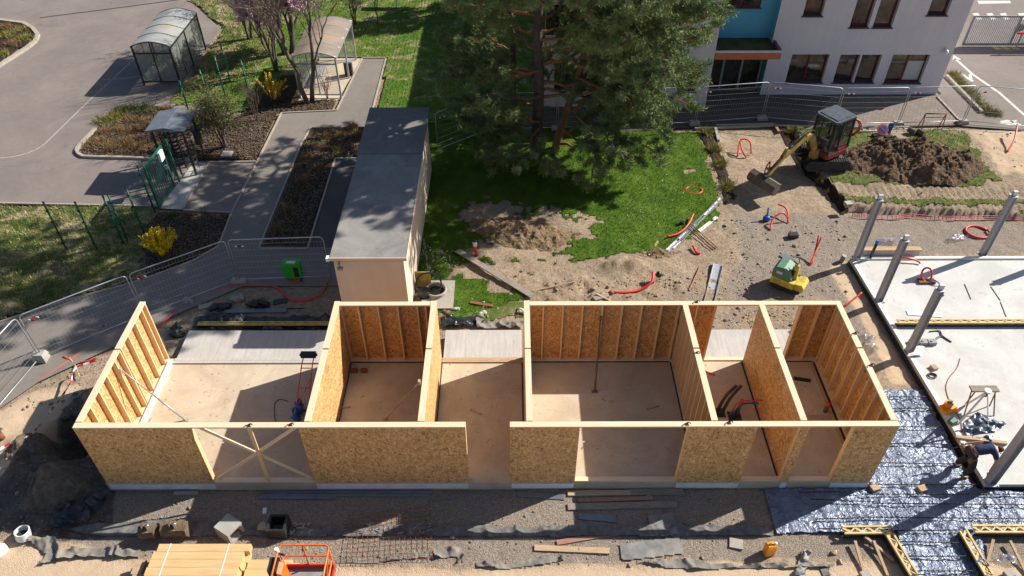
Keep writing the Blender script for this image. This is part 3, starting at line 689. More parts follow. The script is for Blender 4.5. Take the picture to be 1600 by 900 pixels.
T = .16; TOP = 2.5
def wall(name, label, p0, ax, n, L, panels, studs, osbmat='osb', plates=None, bottoms=None, upmat='pine_wood_upright', headers=(), double=False, film=False, osb_z0=0.0, wood=None, cls=True):
    """stud wall: p0 = start at the board's outer face, ax = along, n = board -> stud side"""
    ax = Vector((*ax, 0)); n = Vector((*n, 0)); p0 = Vector((*p0, 0))
    r = thing(name, p0, label, 'wall panel')
    wood = wood or ('pine_wood' if abs(ax.x) > .5 else 'pine_wood_across')
    def bx(mb, s0, s1, n0, n1, z0, z1):
        a = p0+ax*s0+n*n0; b = p0+ax*s1+n*n1
        mb.box((min(a.x, b.x), min(a.y, b.y), z0), (max(a.x, b.x), max(a.y, b.y), z1))
    z0 = .046
    if not film:
        for a, b in panels:
            mb = MB(); bx(mb, a, b, 0, .016, osb_z0+.002, TOP-.047); mb.build('osb_panel', osbmat, r)
    else:
        for a, b in panels:
            mb = MB(); bx(mb, a, b, .004, .007, osb_z0+.05, TOP-.05); mb.build('film', 'wall_film', r)
    for a, b in (bottoms or panels):
        mb = MB(); bx(mb, a, b, .017, T, .001, .045); mb.build('bottom_plate', wood, r)
    for a, b in (plates or [(0, L)]):
        mb = MB(); bx(mb, a, b, -.004, T+.002, TOP-.045, TOP); mb.build('top_plate', wood, r)
    for s in studs:
        mb = MB(); bx(mb, s-.0225, s+.0225, .018, T-.002, .046, TOP-.046); mb.build('stud', upmat, r)
    for a, b, z in headers:
        mb = MB(); bx(mb, a, b, .018, T-.002, z-.045, z); mb.build('header', wood, r)
    return r
def st(a, b, pitch=.6, off=.022):
    v = [a+off]; x = a+pitch
    while x < b-.15: v.append(x); x += pitch
    return v+[b-off]
w1 = wall('timber_wall', 'front timber wall left of the doorway gap, with a cross-braced opening', (0, 0), (1, 0), (0, 1), 10.1, [(0, 3.0), (5.8, 10.1)],
          st(0, 3.0)+st(5.8, 10.1), bottoms=[(0, 10.1)], plates=[(0, 5.0), (5.003, 10.1)])
mb = MB(); mb.beam((3.1, .08, .08), (5.72, .08, 2.42), .03, .10, (0, 0, 1)); mb.build('cross_brace', 'pine_wood', w1)
mb = MB(); mb.beam((5.7, .115, .08), (3.12, .115, 2.42), .03, .10, (0, 0, 1)); mb.build('cross_brace', 'pine_wood', w1)
mb = MB(); mb.box((4.46, .03, .047), (4.56, .063, 2.453)); mb.build('stud', 'pine_wood_upright', w1)
wall('timber_wall', 'front timber wall right of the doorway gap, with three openings', (11.25, 0), (1, 0), (0, 1), 10.05,
     [(0, 1.8), (4.61, 6.4), (7.52, 7.75), (8.92, 10.05)], st(0, 1.8)+st(4.61, 6.4)+[7.545, 7.728]+st(8.92, 10.05), bottoms=[(0, 10.05)], plates=[(0, 4.6), (4.603, 10.05)])
wall('timber_wall', 'left gable timber wall in full sun, studs facing the slab', (0, .165), (0, 1), (1, 0), 4.58, [(0, 2.6), (2.603, 4.58)], st(0, 2.6, .55)+st(2.65, 4.58, .55), plates=[(0.03, 2.58), (2.64, 4.61)])
wall('timber_wall', 'second cross wall from the left, boarded face towards the right', (6.08, .165), (0, 1), (-1, 0), 4.58, [(0, 2.6), (2.603, 4.58)], st(0, 2.6)+st(2.65, 4.58), plates=[(0.03, 2.58), (2.64, 4.61)])
wall('timber_wall', 'rear timber wall with four bays of studs, in front of the beige cabin', (6.085, 4.745), (1, 0), (0, -1), 2.73, [(0, 2.73)], [.03, .55, 1.15, 1.75, 2.35, 2.6], 'osb_back', plates=[(.0, 2.73)])
wall('timber_wall', 'cross wall left of the doorway gap, boarded and strapped face to the right', (9.02, .165), (0, 1), (-1, 0), 4.6, [(0, 2.6), (2.603, 4.6)], st(0, 2.6)+st(2.65, 4.6), plates=[(0.03, 2.58), (2.64, 4.62)])
wall('timber_wall', 'cross wall right of the doorway gap, seen edge on', (11.68, .165), (0, 1), (1, 0), 4.6, [(0, 2.6), (2.603, 4.6)], st(0, 2.6)+st(2.65, 4.6), 'osb', plates=[(0.03, 2.58), (2.64, 4.62)])
wall('timber_wall', 'long rear timber wall with eleven stud bays and two door openings at its right', (11.85, 4.745), (1, 0), (0, -1), 9.45, [(0, 5.7), (8.25, 9.45)], [.03, .42]+[1.02+.6*k for k in range(6)]+[4.55, 5.1, 5.67, 8.28, 8.85, 9.42], 'osb_back', bottoms=[(0, 9.45)], plates=[(0, 9.45)])
wall('timber_wall', 'cross wall with closely spaced studs facing left, beside the pipe room', (16.64, .165), (0, 1), (-1, 0), 4.42, [(0, 2.6), (2.603, 4.42)], st(0, 2.6, .4)+st(2.65, 4.42, .4), 'osb_back', plates=[(0.03, 2.58), (2.64, 4.42)])
wall('timber_wall', 'cross wall right of the pipe room, fully boarded face to the left', (18.80, .165), (0, 1), (1, 0), 4.42, [(0, 2.6), (2.603, 4.42)], st(0, 2.6)+st(2.65, 4.42), plates=[(0.03, 2.58), (2.64, 4.42)])
wall('timber_wall', 'right gable timber wall beside the foil sheeting, studs facing left', (21.3, .165), (0, 1), (-1, 0), 4.42, [(0, 2.6), (2.603, 4.42)], st(0, 2.6, .52)+st(2.65, 4.42, .52), 'osb_back', plates=[(0.03, 2.58), (2.64, 4.42)])
# rear upstand and insulation strips on the slab
def single(mb, name, mat, label, cat, group=None, origin=None):
    o = mb.build(name, mat, None, origin); tag(o, label, cat, group); return o
mb = MB(); mb.box((.36, 4.50, .002), (5.88, 4.60, .05)); mb.box((.36, 4.625, .002), (5.88, 4.735, .03)); single(mb, 'concrete_upstand', 'precast', 'low pale upstand at the back of the leftmost room', 'kerb')
mb = MB(); mb.box((9.06, 4.52, .002), (11.66, 4.60, .05)); mb.box((9.06, 4.625, .002), (11.66, 4.735, .03)); single(mb, 'concrete_upstand', 'light_board', 'low upstand at the back of the doorway gap', 'kerb')
mb = MB(); mb.box((.22, .3, .002), (.33, 4.6, .12)); single(mb, 'insulation_strip', 'insulation', 'white insulation strip along the foot of the left gable wall', 'insulation strip')
mb = MB(); mb.box((.42, .3, .002), (.45, 2.3, .035)); single(mb, 'metal_rail', 'galvanised', 'thin grey rail beside the white insulation strip', 'rail')
for x0, x1, lab in ((.36, 5.9, 'widest ribbed concrete slab, behind the leftmost room'), (9.07, 11.64, 'ribbed concrete slab behind the doorway gap'), (17.3, 20.8, 'ribbed concrete slab behind the pipe room door')):
    mb = MB(); mb.box((x0, 4.76, -.32), (x1, 6.07, -.04)); single(mb, 'concrete_slab', 'precast', lab, 'slab')
# props
def prop(a, b, label, r=.025, mat='steel_brown'):
    t = thing('push_pull_prop', b, label, 'prop')
    a = Vector(a); b = Vector(b); d = b-a
    mb = MB(); mb.tube([a, a+d*.6], r*.72, 8); mb.build('inner_tube', mat, t)
    mb = MB(); mb.tube([a+d*.58, b], r, 8); mb.build('outer_tube', mat, t)
    mb = MB(); mb.box((b.x-.09, b.y-.06, b.z), (b.x+.09, b.y+.06, b.z+.012)); mb.build('foot_plate', mat, t)
    mb = MB(); mb.box((a.x-.03, a.y-.05, a.z-.06), (a.x+.03, a.y+.05, a.z+.06)); mb.build('head_plate', mat, t)
prop(GX(188, 577, .17), G(281, 661, 0.002)+Vector((.15, .1, 0)), 'slanting steel prop holding the sunlit left gable wall', .03, 'galvanised')
prop(GY(938.7, 497, 4.56), G(929, 612, .002), 'steel prop standing against the long rear wall', .035)
prop(GX(655, 597, 8.85), G(601, 656, .002), 'slanting prop in the room in front of the beige cabin', .022, 'light_board')
# black tie-wraps / clamps on the top plates
for i, (px, py, z, lab) in enumerate(((161, 510, 2.52, 'black clamp on top of the left gable wall'), (389, 665, 2.52, 'black clamp on the plate above the cross brace'), (454, 664, 2.52, 'black cable end on the front plate by the red trolley'),
        (1089, 472, 2.52, 'black strap loop on the long rear wall plate'), (1089, 552, 2.5, 'black strap at the joint of the film covered cross wall'), (1337, 521, 2.52, 'upper black clamp on the right gable plate'), (1362, 571, 2.52, 'lower black clamp on the right gable plate'), (1074, 663, 2.52, 'small grey clamp on the front plate above the wide opening'), (1140, 661, 2.52, 'black strap end on the front plate below the pipe room'))):
    c = G(px, py, z); mb = MB(); R_ = .07
    mb.tube([c+Vector((R_*cos(t*.5)*1.2, R_*.6*sin(t*.5), .01+.03*sin(t))) for t in range(0, 9)], .014, 6); mb.box((c.x-.03, c.y-.02, c.z-.018), (c.x+.03, c.y+.05, c.z+.012))
    single(mb, 'clamp', 'black_plastic', lab, 'clamp')
for i, (x0, y0, x1, y1, lab) in enumerate(((6.10, .2, 6.13, 4.56, 'painted gap shade at the foot of the second cross wall'), (9.04, .2, 9.07, 4.5, 'painted gap shade along the boarded wall left of the doorway gap'), (11.62, .2, 11.66, 4.5, 'painted gap shade right of the doorway gap'), (16.42, .2, 16.46, 4.52, 'painted gap shade at the foot of the studded cross wall'),
        (18.73, .2, 18.78, 4.52, 'painted gap shade on the right side of the pipe room'), (21.05, .2, 21.11, 4.5, 'painted gap shade at the foot of the right gable wall'), (6.14, 4.53, 8.78, 4.57, 'painted gap shade in front of the beige cabin wall'), (11.9, 4.53, 16.4, 4.57, 'painted gap shade along the long rear wall'), (19.02, 4.53, 21.04, 4.57, 'painted gap shade at the back of the rightmost room'))):
    mb = MB(); mb.box((x0, y0, .001), (x1, y1, .012)); single(mb, 'gap_shade_strip', 'black_film', lab, 'strip')  # black strips imitate the dark shaded gap at the wall feet
mb = MB(); mb.box((20.93, .2, .001), (21.03, 4.4, .035)); single(mb, 'floor_upstand', 'light_board', 'pale strip running beside the dark one at the right gable', 'strip')
# ---- things standing in the rooms
def curve(pts, n=8):
    """Catmull-Rom through the points"""
    P = [Vector(p) for p in pts]; P = [P[0]*2-P[1]]+P+[P[-1]*2-P[-2]]; out = []
    for i in range(1, len(P)-2):
        for k in range(n):
            t = k/n; a, b, c, d = P[i-1:i+3]
            out.append(.5*((2*b)+(c-a)*t+(2*a-5*b+4*c-d)*t*t+(3*b-a-3*c+d)*t**3))
    return out+[P[-2]]
def hose(name, pts, r, mat, label, cat='hose', group=None, n=8, seg=7):
    mb = MB(); mb.tube(curve(pts, n), r, seg); return single(mb, name, mat, label, cat, group)
b0 = G(1120, 648, 0); t0 = G(1143, 602, .0)
hose('black_pipe', [b0+Vector((0, 0, 0)), b0+Vector((.04, .05, .35)), b0+Vector((.22, .2, .7)), b0+Vector((.5, .35, .95))], .05, 'black_plastic', 'left one of the two thick black pipes rising in the pipe room', 'pipe')
hose('black_pipe', [b0+Vector((.13, -.05, 0)), b0+Vector((.18, .0, .35)), b0+Vector((.34, .12, .72)), b0+Vector((.62, .3, 1.0))], .05, 'black_plastic', 'right one of the two thick black pipes rising in the pipe room', 'pipe')
c = G(1151, 648, 0)
t = thing('drain_pipe', c, 'brown drain pipe with orange cap standing in the pipe room', 'pipe'); mb = MB(); mb.tube([c, c+Vector((.03, 0, .62))], .055, 12); mb.build('pipe', 'steel_brown', t); mb = MB(); mb.tube([c+Vector((.03, 0, .6)), c+Vector((.03, 0, .68))], .066, 12); mb.build('cap', 'red_plastic', t)
hose('blue_conduit', [c+Vector((-.12, -.05, 0)), c+Vector((-.08, -.03, .25)), c+Vector((.1, 0, .5)), c+Vector((.55, .0, .55))], .028, 'blue_plastic', 'blue conduit bending to the right beside the brown drain pipe', 'conduit')
hose('orange_conduit', [c+Vector((-.2, .0, 0)), c+Vector((-.14, 0, .3)), c+Vector((.0, .05, .55)), c+Vector((.66, .05, .62))], .02, 'orange_hose', 'thin orange conduit beside the blue one in the pipe room', 'conduit')
c = G(1289, 643, 0); t = thing('drain_pipe', c, 'short grey drain pipe with red cap near the right gable', 'pipe'); mb = MB(); mb.tube([c, c+Vector((.0, 0, .3))], .06, 12); mb.build('pipe', 'steel_brown', t); mb = MB(); mb.tube([c+Vector((0, 0, .29)), c+Vector((0, 0, .37))], .07, 12); mb.build('cap', 'red_plastic', t)
for (px, py, w, d, lab) in ((1124, 645, .34, .36, 'dark hole round the black pipes'), (1148, 652, .4, .44, 'dark hole round the drain pipe')):
    c = G(px, py, 0); mb = MB(); mb.box((c.x-w/2, c.y-d/2, .002), (c.x+w/2, c.y+d/2, .006)); single(mb, 'floor_pit', 'black_film', lab, 'pit')
def plank(a, b, w, h, mat, label, cat='board', group=None, name='board', z=None):
    """board lying on the ground between two points given as pixels or vectors"""
    A = a if isinstance(a, Vector) else (GG(*a) if z is None else G(*a, z)); B_ = b if isinstance(b, Vector) else (GG(*b) if z is None else G(*b, z))
    A = A.copy(); B_ = B_.copy(); A.z += h/2+.004; B_.z += h/2+.004
    mb = MB(); mb.beam(A, B_, w, h); return single(mb, name, mat, label, cat, group)
plank((1240, 592), (1266, 596), .1, .06, 'black_plastic', 'dark short beam on the floor of the rightmost room', z=0)
plank((1262, 655), (1296, 655), .28, .03, 'light_board', 'brown board on the floor by the red capped pipe', z=0)
c = G(1109, 583, .02); hose('red_strap', [c+Vector((-.15, .1, 0)), c, c+Vector((.15, -.08, 0))], .03, 'red_plastic', 'short red tube on the floor at the back of the pipe room', 'tube')
for px, lab in ((554, 'left red brick on the floor under the rear wall'), (569, 'right red brick on the floor under the rear wall')):
    c = G(px, 581, 0); mb = MB(); mb.box((c.x-.1, c.y-.06, .002), (c.x+.1, c.y+.06, .12)); single(mb, 'brick', 'rust', lab, 'brick')
# red hand trolley with a blue bag, leaning in the leftmost room
c = G(470, 640, 0); t = thing('hand_trolley', c, 'red tubular hand trolley by the cross wall', 'trolley')
c0 = c+Vector((.12, .25, 0))
mb = MB()
for dx in (-.18, .18):
    mb.tube([c0+Vector((dx, -.5, .12)), c0+Vector((dx, .1, .5)), c0+Vector((dx*.9+.06, .75, 1.0)), c0+Vector((dx*.9+.1, .95, 1.12))], .017, 8)
for k in (.0, .35, .7): mb.tube([c0+Vector((-.18+.05*k, -.35+k*1.4, .2+k*1.0)), c0+Vector((.18+.05*k, -.35+k*1.4, .2+k*1.0))], .015, 8)
mb.tube([c0+Vector((-.16, -.3, .25)), c0+Vector((.18, .4, .7))], .012, 6); mb.build('frame', 'red_plastic', t)
for dx in (-.26, .26):
    mb = MB(); mb.tube([c0+Vector((dx-.03, -.42, .125)), c0+Vector((dx+.03, -.42, .125))], .12, 14); mb.build('wheel', 'rubber', t)
mb = MB(); mb.tube([c0+Vector((-.2, .98, 1.12)), c0+Vector((.34, .98, 1.12))], .04, 8); mb.box((c0.x-.16, c0.y+.9, 1.05), (c0.x+.3, c0.y+1.06, 1.2)); mb.build('handle', 'black_plastic', t)
mb = MB(); c1 = G(466, 648, .12)
for k in range(4): mb.blob(c1+Vector((random.uniform(-.08, .08), k*.16-.1, .05*(k % 2))), (.12, .13, .12), k, 10, .5)
single(mb, 'blue_bag', 'blue_plastic', 'crumpled blue plastic bag under the red trolley', 'bag')
hose('black_cable', [G(450, 627, .012), G(437, 624, .012), G(429, 632, .012), G(429, 652, .012), G(433, 665, .012)], .010, 'black_plastic', 'thin black cable looping on the floor from the red trolley', 'cable')
rs9 = np.random.RandomState(21); mb = MB()
for k in range(420):
    x = rs9.uniform(.5, 20.9); y = rs9.uniform(.3, 4.5)
    if min(abs(x-w_) for w_ in (6, 8.95, 11.75, 16.55, 18.9)) < .15: continue
    s_ = rs9.uniform(.008, .03); mb.box((x-s_, y-s_*.5, .001), (x+s_, y+s_*.5, .006+s_*.2), rs9.uniform(0, 3))
o = single(mb, 'wood_chips', 'light_board', 'small chips and sawdust scattered over the floor slab', 'wood chips'); o['kind'] = 'stuff'
for (px, py, qx, qy, l) in ((520, 640, 548, 636, 'short offcut on the floor in front of the beige cabin room'), (735, 640, 752, 648, 'short offcut on the floor of the doorway gap'), (1010, 640, 1030, 634, 'short offcut on the floor of the widest room')):
    plank((px, py), (qx, qy), .05, .03, 'light_board', l, 'offcut', z=0, name='offcut')
# ---------------------------------------------------------------- second slab, steel columns
mb = MB(); P2 = [G(1328, 404, -.05), G(1370, 471, -.05), G(1540, 757, -.05), Vector((46, -.06, -.05)), Vector((46, 9.95, -.05))]
mb.prism([(p.x, p.y) for p in P2], -.42, -.05); s2 = mb.build('foundation_slab', 'white_slab'); tag(s2, 'large off-white concrete slab with steel columns on its edge', 'slab')
mb = MB(); A = P2[0]; B_ = P2[2]
mb.beam((A.x-.022, A.y, -.28), (B_.x-.022, B_.y, -.28), .03, .22); mb.beam((B_.x+.02, B_.y-.022, -.28), (46, -.082, -.28), .03, .22)
o = mb.build('edge_film', 'black_film', s2, origin=s2.location); o.location = (0, 0, 0)
mb = MB(); mb.beam((A.x+.08, A.y-.1, -.04), (B_.x+.08, B_.y+.1, -.04), .14, .02); mb.beam((A.x+.1, A.y-.03, -.02), (46, A.y-.03+.02, -.02), .12, .09)
o = mb.build('edge_strip', 'white_paint', s2, origin=s2.location); o.location = (0, 0, 0)
def column(px, py, h, label, w=.20, extra=True):
    b = G(px, py, -.05); t = thing('steel_column', b, label, 'column', 'grey steel columns round the white slab')
    mb = MB(); w2 = w/2; f = .012     # H profile
    mb.box((b.x-w2, b.y-w2, -.03), (b.x-w2+f, b.y+w2, h)); mb.box((b.x+w2-f, b.y-w2, -.03), (b.x+w2, b.y+w2, h)); mb.box((b.x-w2+f+.001, b.y-.006, -.03), (b.x+w2-f-.001, b.y+.006, h)); mb.build('profile', 'primer_grey', t)
    mb = MB(); mb.box((b.x-w2-.06, b.y-w2-.06, -.05), (b.x+w2+.06, b.y+w2+.06, -.032)); mb.build('base_plate', 'primer_grey', t)
    if extra:
        mb = MB(); mb.box((b.x-.075, b.y-.05, h+.002), (b.x+.075, b.y+.05, h+.2)); mb.box((b.x-w2-.02, b.y-w2-.02, h), (b.x+w2+.02, b.y+w2+.02, h+.015)); mb.build('head_plate', 'galvanised', t)
    mb = MB()
    for sx in (-1, 1):
        for sy in (-1, 1): mb.tube([(b.x+sx*(w2+.035), b.y+sy*(w2+.035), -.032), (b.x+sx*(w2+.035), b.y+sy*(w2+.035), .0)], .014, 6)
    mb.build('anchor_bolt', 'galvanised', t)
column(1338, 404, 2.65, 'far left steel column at the back corner of the white slab')
column(1373, 469, 2.65, 'second steel column from the back on the left slab edge')
column(1420, 549, 2.68, 'third steel column on the left slab edge, by the formwork beam')
column(1535, 398, 2.65, 'steel column on the rear edge of the white slab, by the red hose ring')
column(1547, 753, 2.78, 'nearest steel column, beside the bending worker', .22, False)
column(1668, 400, 2.7, 'steel column outside on the right whose shadow crosses the slab')
# upstand beams at the back of the slab
a = G(1336, 398, -.05); mb = MB(); mb.box((a.x+.25, a.y-.1, -.05), (a.x+2.35, a.y+.08, .22)); t = mb.build('edge_beam', 'precast'); tag(t, 'pale concrete edge beam with a wooden top at the back of the slab', 'beam')
mb = MB(); mb.box((a.x+.2, a.y-.13, .223), (a.x+2.4, a.y+.1, .27)); o = mb.build('top_board', 'light_board', t, origin=t.location); o.location = (0, 0, 0)
# ---------------------------------------------------------------- foil membrane with reinforcement bars
FOIL = [G(1385, 601), G(1438, 603), Vector((24.32, .0, 0)), Vector((24.5, -.10, 0)), Vector((34, -.10, 0)), Vector((34, -1.38, 0)), G(1532, 832), G(1560, 1000), G(1440, 1000), G(1400, 832), G(1212, 835), G(1192, 764), G(1357, 762)+Vector((0, -.02, 0)), Vector((21.45, 0, 0)), Vector((21.38, .1, 0))]
FOIL[0] = Vector((21.4, FOIL[0].y, 0))
xs = np.arange(18, 31, .035); ys = np.arange(-4.2, 3.6, .035); X, Y = np.meshgrid(xs, ys)
D = sdist(X, Y, FOIL)+fbm(X, Y, 2, 3, 90)*.05
wv = fbm(X, Y, .9, 3, 91)*2.4
r1 = 1-np.abs(np.sin((X*1.6+Y*3.1)*1.6+wv*5)); r2 = 1-np.abs(fbm(X, Y, 2.3, 2, 92)*4); r3 = 1-np.abs(fbm(X+.3*Y, Y, 5.5, 2, 93)*4)
Z = GZ+.03+.035*r1**2*sst(vn(X, Y, .8, 94), .35, .65)+.05*np.clip(r2, 0, 1)**2+.006*np.clip(r3, 0, 1)**2+.022*np.clip(1-np.abs(fbm(X*2.2+Y*.8, Y*.7, 2.6, 2, 97)*4.5), 0, 1)**2+.022*np.clip(1-np.abs(fbm(X*.7, Y*2.2-X*.6, 3.0, 2, 98)*4.5), 0, 1)**2+fbm(X, Y, 1.2, 2, 96)*.05
Z = GZ+.01+(Z-GZ-.01)*.72
keep = (D[:-1, :-1] > 0) & (D[1:, :-1] > 0) & (D[:-1, 1:] > 0) & (D[1:, 1:] > 0)
I = np.arange(X.size).reshape(X.shape); F = np.stack([I[:-1, :-1], I[:-1, 1:], I[1:, 1:], I[1:, :-1]], -1)[keep]
used = np.unique(F); mp = np.full(X.size, -1); mp[used] = np.arange(len(used))
me = bpy.data.meshes.new('foil'); me.from_pydata(np.stack([X.ravel(), Y.ravel(), Z.ravel()], 1)[used].tolist(), [], mp[F].tolist()); me.polygons.foreach_set('use_smooth', [True]*len(me.polygons)); me.materials.append(MATS['foil']); me.update()
foil = bpy.data.objects.new('plastic_membrane', me); COL.objects.link(foil); tag(foil, 'wrinkled silvery blue plastic membrane between the timber walls and the white slab', 'plastic sheet')
bars = [((1393, 620), (1445, 620)), ((1398, 638), (1455, 638)), ((1404, 667), (1473, 667)), ((1390, 693), (1487, 694)), ((1376, 723), (1500, 725)), ((1362, 757), (1530, 757)),
        ((1250, 769), (1348, 768)), ((1268, 780), (1370, 784)), ((1348, 772), (1640, 772)), ((1364, 786), (1640, 789)), ((1277, 811), (1372, 808)), ((1370, 808), (1640, 811)), ((1280, 826), (1392, 827)), ((1394, 829), (1640, 827)), ((1404, 846), (1497, 848)), ((1414, 869), (1510, 869)), ((1424, 892), (1520, 892))]
BL = ['shortest ribbed bar at the far end of the membrane, by the right gable', 'second ribbed bar from the far end of the membrane', 'third ribbed bar from the far end of the membrane', 'ribbed bar ending at the orange case side of the slab edge', 'ribbed bar ending just behind the worker', 'ribbed bar passing under the worker feet to the near column',
 'upper short ribbed bar in the shade of the right gable', 'lower short ribbed bar in the shade of the right gable', 'ribbed bar along the front edge of the white slab', 'second ribbed bar in front of the white slab', 'left ribbed bar end above the short lattice girder', 'long ribbed bar through the middle of the membrane', 'lowest left ribbed bar along the top of the short girder', 'long ribbed bar just behind the right lattice girder',
 'farthest ribbed bar in the channel between the slanting girders', 'middle ribbed bar in the channel between the slanting girders', 'nearest ribbed bar in the channel between the slanting girders']
for i, (a, b) in enumerate(bars):
    A = G(*a, GZ+.14); B_ = G(*b, GZ+.14); mb = MB(); mb.tube([A, B_], .014, 6)
    d = (B_-A).normalized(); L = (B_-A).length; k = 0
    while k*.14 < L: c = A+d*(k*.14); mb.tube([c-d*.016, c+d*.016], .022, 6); k += 1
    single(mb, 'reinforcement_bar', 'dark_metal', BL[i], 'rebar', 'ribbed bars laid across the plastic membrane')
# ---------------------------------------------------------------- beige cabin
X0, X1, Y0, Y1, ZR = 5.42, 7.9, 6.72, 16.5, 2.6
cab = thing('cabin', (6.6, 11.5, GZ), 'long flat-roofed beige cabin behind the timber building', 'cabin')
mb = MB(); mb.box((X0+.1, Y0+.1, GZ), (X1-.12, Y1-.1, ZR-.14)); mb.build('wall', 'render_beige', cab)
mb = MB()
for a in ((X0+.09, Y0+.085), (X1-.2, Y0+.085)): mb.box((a[0], a[1], GZ), (a[0]+.09, a[1]+.04, ZR-.15))
mb.box((X0+.18, Y0+.088, ZR-.22), (X1-.2, Y0+.1, ZR-.141)); mb.build('corner_trim', 'render_beige_trim', cab)
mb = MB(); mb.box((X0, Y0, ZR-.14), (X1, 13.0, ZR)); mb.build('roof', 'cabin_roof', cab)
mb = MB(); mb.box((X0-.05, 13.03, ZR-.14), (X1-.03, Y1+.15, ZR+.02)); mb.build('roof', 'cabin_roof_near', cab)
mb = MB(); mb.box((X0-.03, Y0-.03, ZR-.10), (X1+.02, Y0-.002, ZR+.012)); mb.box((X1+.002, Y0-.002, ZR-.10), (X1+.02, 12.95, ZR+.012)); mb.build('roof_edge', 'render_beige_trim', cab)
mb = MB(); mb.tube([(X0+.28, Y0+.09, ZR-.22), (X0+.28, Y0-.05, ZR-.24), (X0+.34, Y0-.12, ZR-.3)], .03, 8); mb.box((X0+.24, Y0-.2, ZR-.36), (X0+.42, Y0-.08, ZR-.29)); mb.build('lamp', 'grey_plastic', cab)
mb = MB(); mb.box((X0-.12, Y0-.02, ZR-.14), (X0-.005, Y0+.16, ZR-.02)); mb.build('loudspeaker', 'white_plastic', cab)
# ---------------------------------------------------------------- school building
BH = 5.9; YL, YR = 22.12, 23.35; XA, XB, XC, XD = 13.75, 21.02, 24.05, 33.1
bd = thing('school_building', (24, 24, GZ), 'grey rendered two storey building with dark red windows and a blue recess', 'building')
def holed(mb, x0, x1, z0, z1, Y, holes, depth):
    """wall face in the plane y=Y facing -y, with reveals going back by depth"""
    xs = sorted({x0, x1, *[h[0] for h in holes], *[h[1] for h in holes]}); zs = sorted({z0, z1, *[h[2] for h in holes], *[h[3] for h in holes]})
    inh = lambda x, z: any(h[0] < x < h[1] and h[2] < z < h[3] for h in holes)
    for a, b in zip(xs, xs[1:]):
        for c, d in zip(zs, zs[1:]):
            if not inh((a+b)/2, (c+d)/2): mb.quad((a, Y, c), (b, Y, c), (b, Y, d), (a, Y, d))
    for a, b, c, d in holes:
        y2 = Y+depth
        mb.quad((a, Y, c), (a, Y, d), (a, y2, d), (a, y2, c)); mb.quad((b, Y, d), (b, Y, c), (b, y2, c), (b, y2, d)); mb.quad((a, Y, d), (b, Y, d), (b, y2, d), (a, y2, d)); mb.quad((a, Y, c), (a, y2, c), (b, y2, c), (b, Y, c))
def win(p, q, Y, **k):
    a = GY(*p, Y); b = GY(*q, Y); return (min(a.x, b.x), max(a.x, b.x), min(a.z, b.z), max(a.z, b.z))
def w4(pxl, pyt, pxr, pyb, Y):     # top-left pixel x, top y, bottom-right pixel x, bottom y
    a = GY(pxl, pyt, Y); b = GY(pxr, pyb, Y); return (a.x, b.x, b.z, a.z)
R1 = [w4(1238, 85, 1284, 129, YR), w4(1314, 85.5, 1331, 129, YR), w4(1348, 85.5, 1364, 129, YR), w4(1396, 85.5, 1437, 130, YR)]
def up(pxl, pxr, pyb, h):
    a = GY(pxl, pyb, YR); b = GY(pxr, pyb, YR); return (a.x, b.x, a.z, min(a.z+h, BH-.5))
R2 = [up(1254, 1284, 25, 1.2), up(1327, 1356, 43, 1.9), up(1363, 1393, 43, 1.9), up(1448, 1479, 24, 1.2)]
Lw = [w4(1064, 102, 1086, 143, YL)]
a = GY(996, 52, YL); b = GY(1062, 52, YL); Lw.append((a.x, b.x, a.z, a.z+1.35)); Lw.append((a.x-4.3, a.x-1.2, a.z, a.z+1.35)); Lw.append((a.x-3.8, a.x-1.2, 1.0-.3, 2.0))
mb = MB(); holed(mb, XC, XD, GZ, BH, YR, R1+R2, .28)
mb.quad((XD, YR, GZ), (XD, 37, GZ), (XD, 37, BH), (XD, YR, BH)); mb.quad((XD, 37, GZ), (XA, 37, GZ), (XA, 37, BH), (XD, 37, BH))
mb.quad((XC, YR, BH), (XC, YR, GZ), (XC, 24.3, GZ), (XC, 24.3, BH))
holed(mb, XA, XB, GZ, BH, YL, Lw, .28)
mb.quad((XA, 37, GZ), (XA, YL, GZ), (XA, YL, BH), (XA, 37, BH)); mb.quad((XB, YL, GZ), (XB, 24.3, GZ), (XB, 24.3, BH), (XB, YL, BH))
mb.build('wall', 'render_grey', bd)
mb = MB(); mb.quad((XA, YL, BH), (XB, YL, BH), (XB, 37, BH), (XA, 37, BH)); mb.quad((XB, YR, BH+.001), (XD, YR, BH+.001), (XD, 37, BH+.001), (XB, 37, BH+.001)); mb.build('roof', 'cabin_roof', bd)
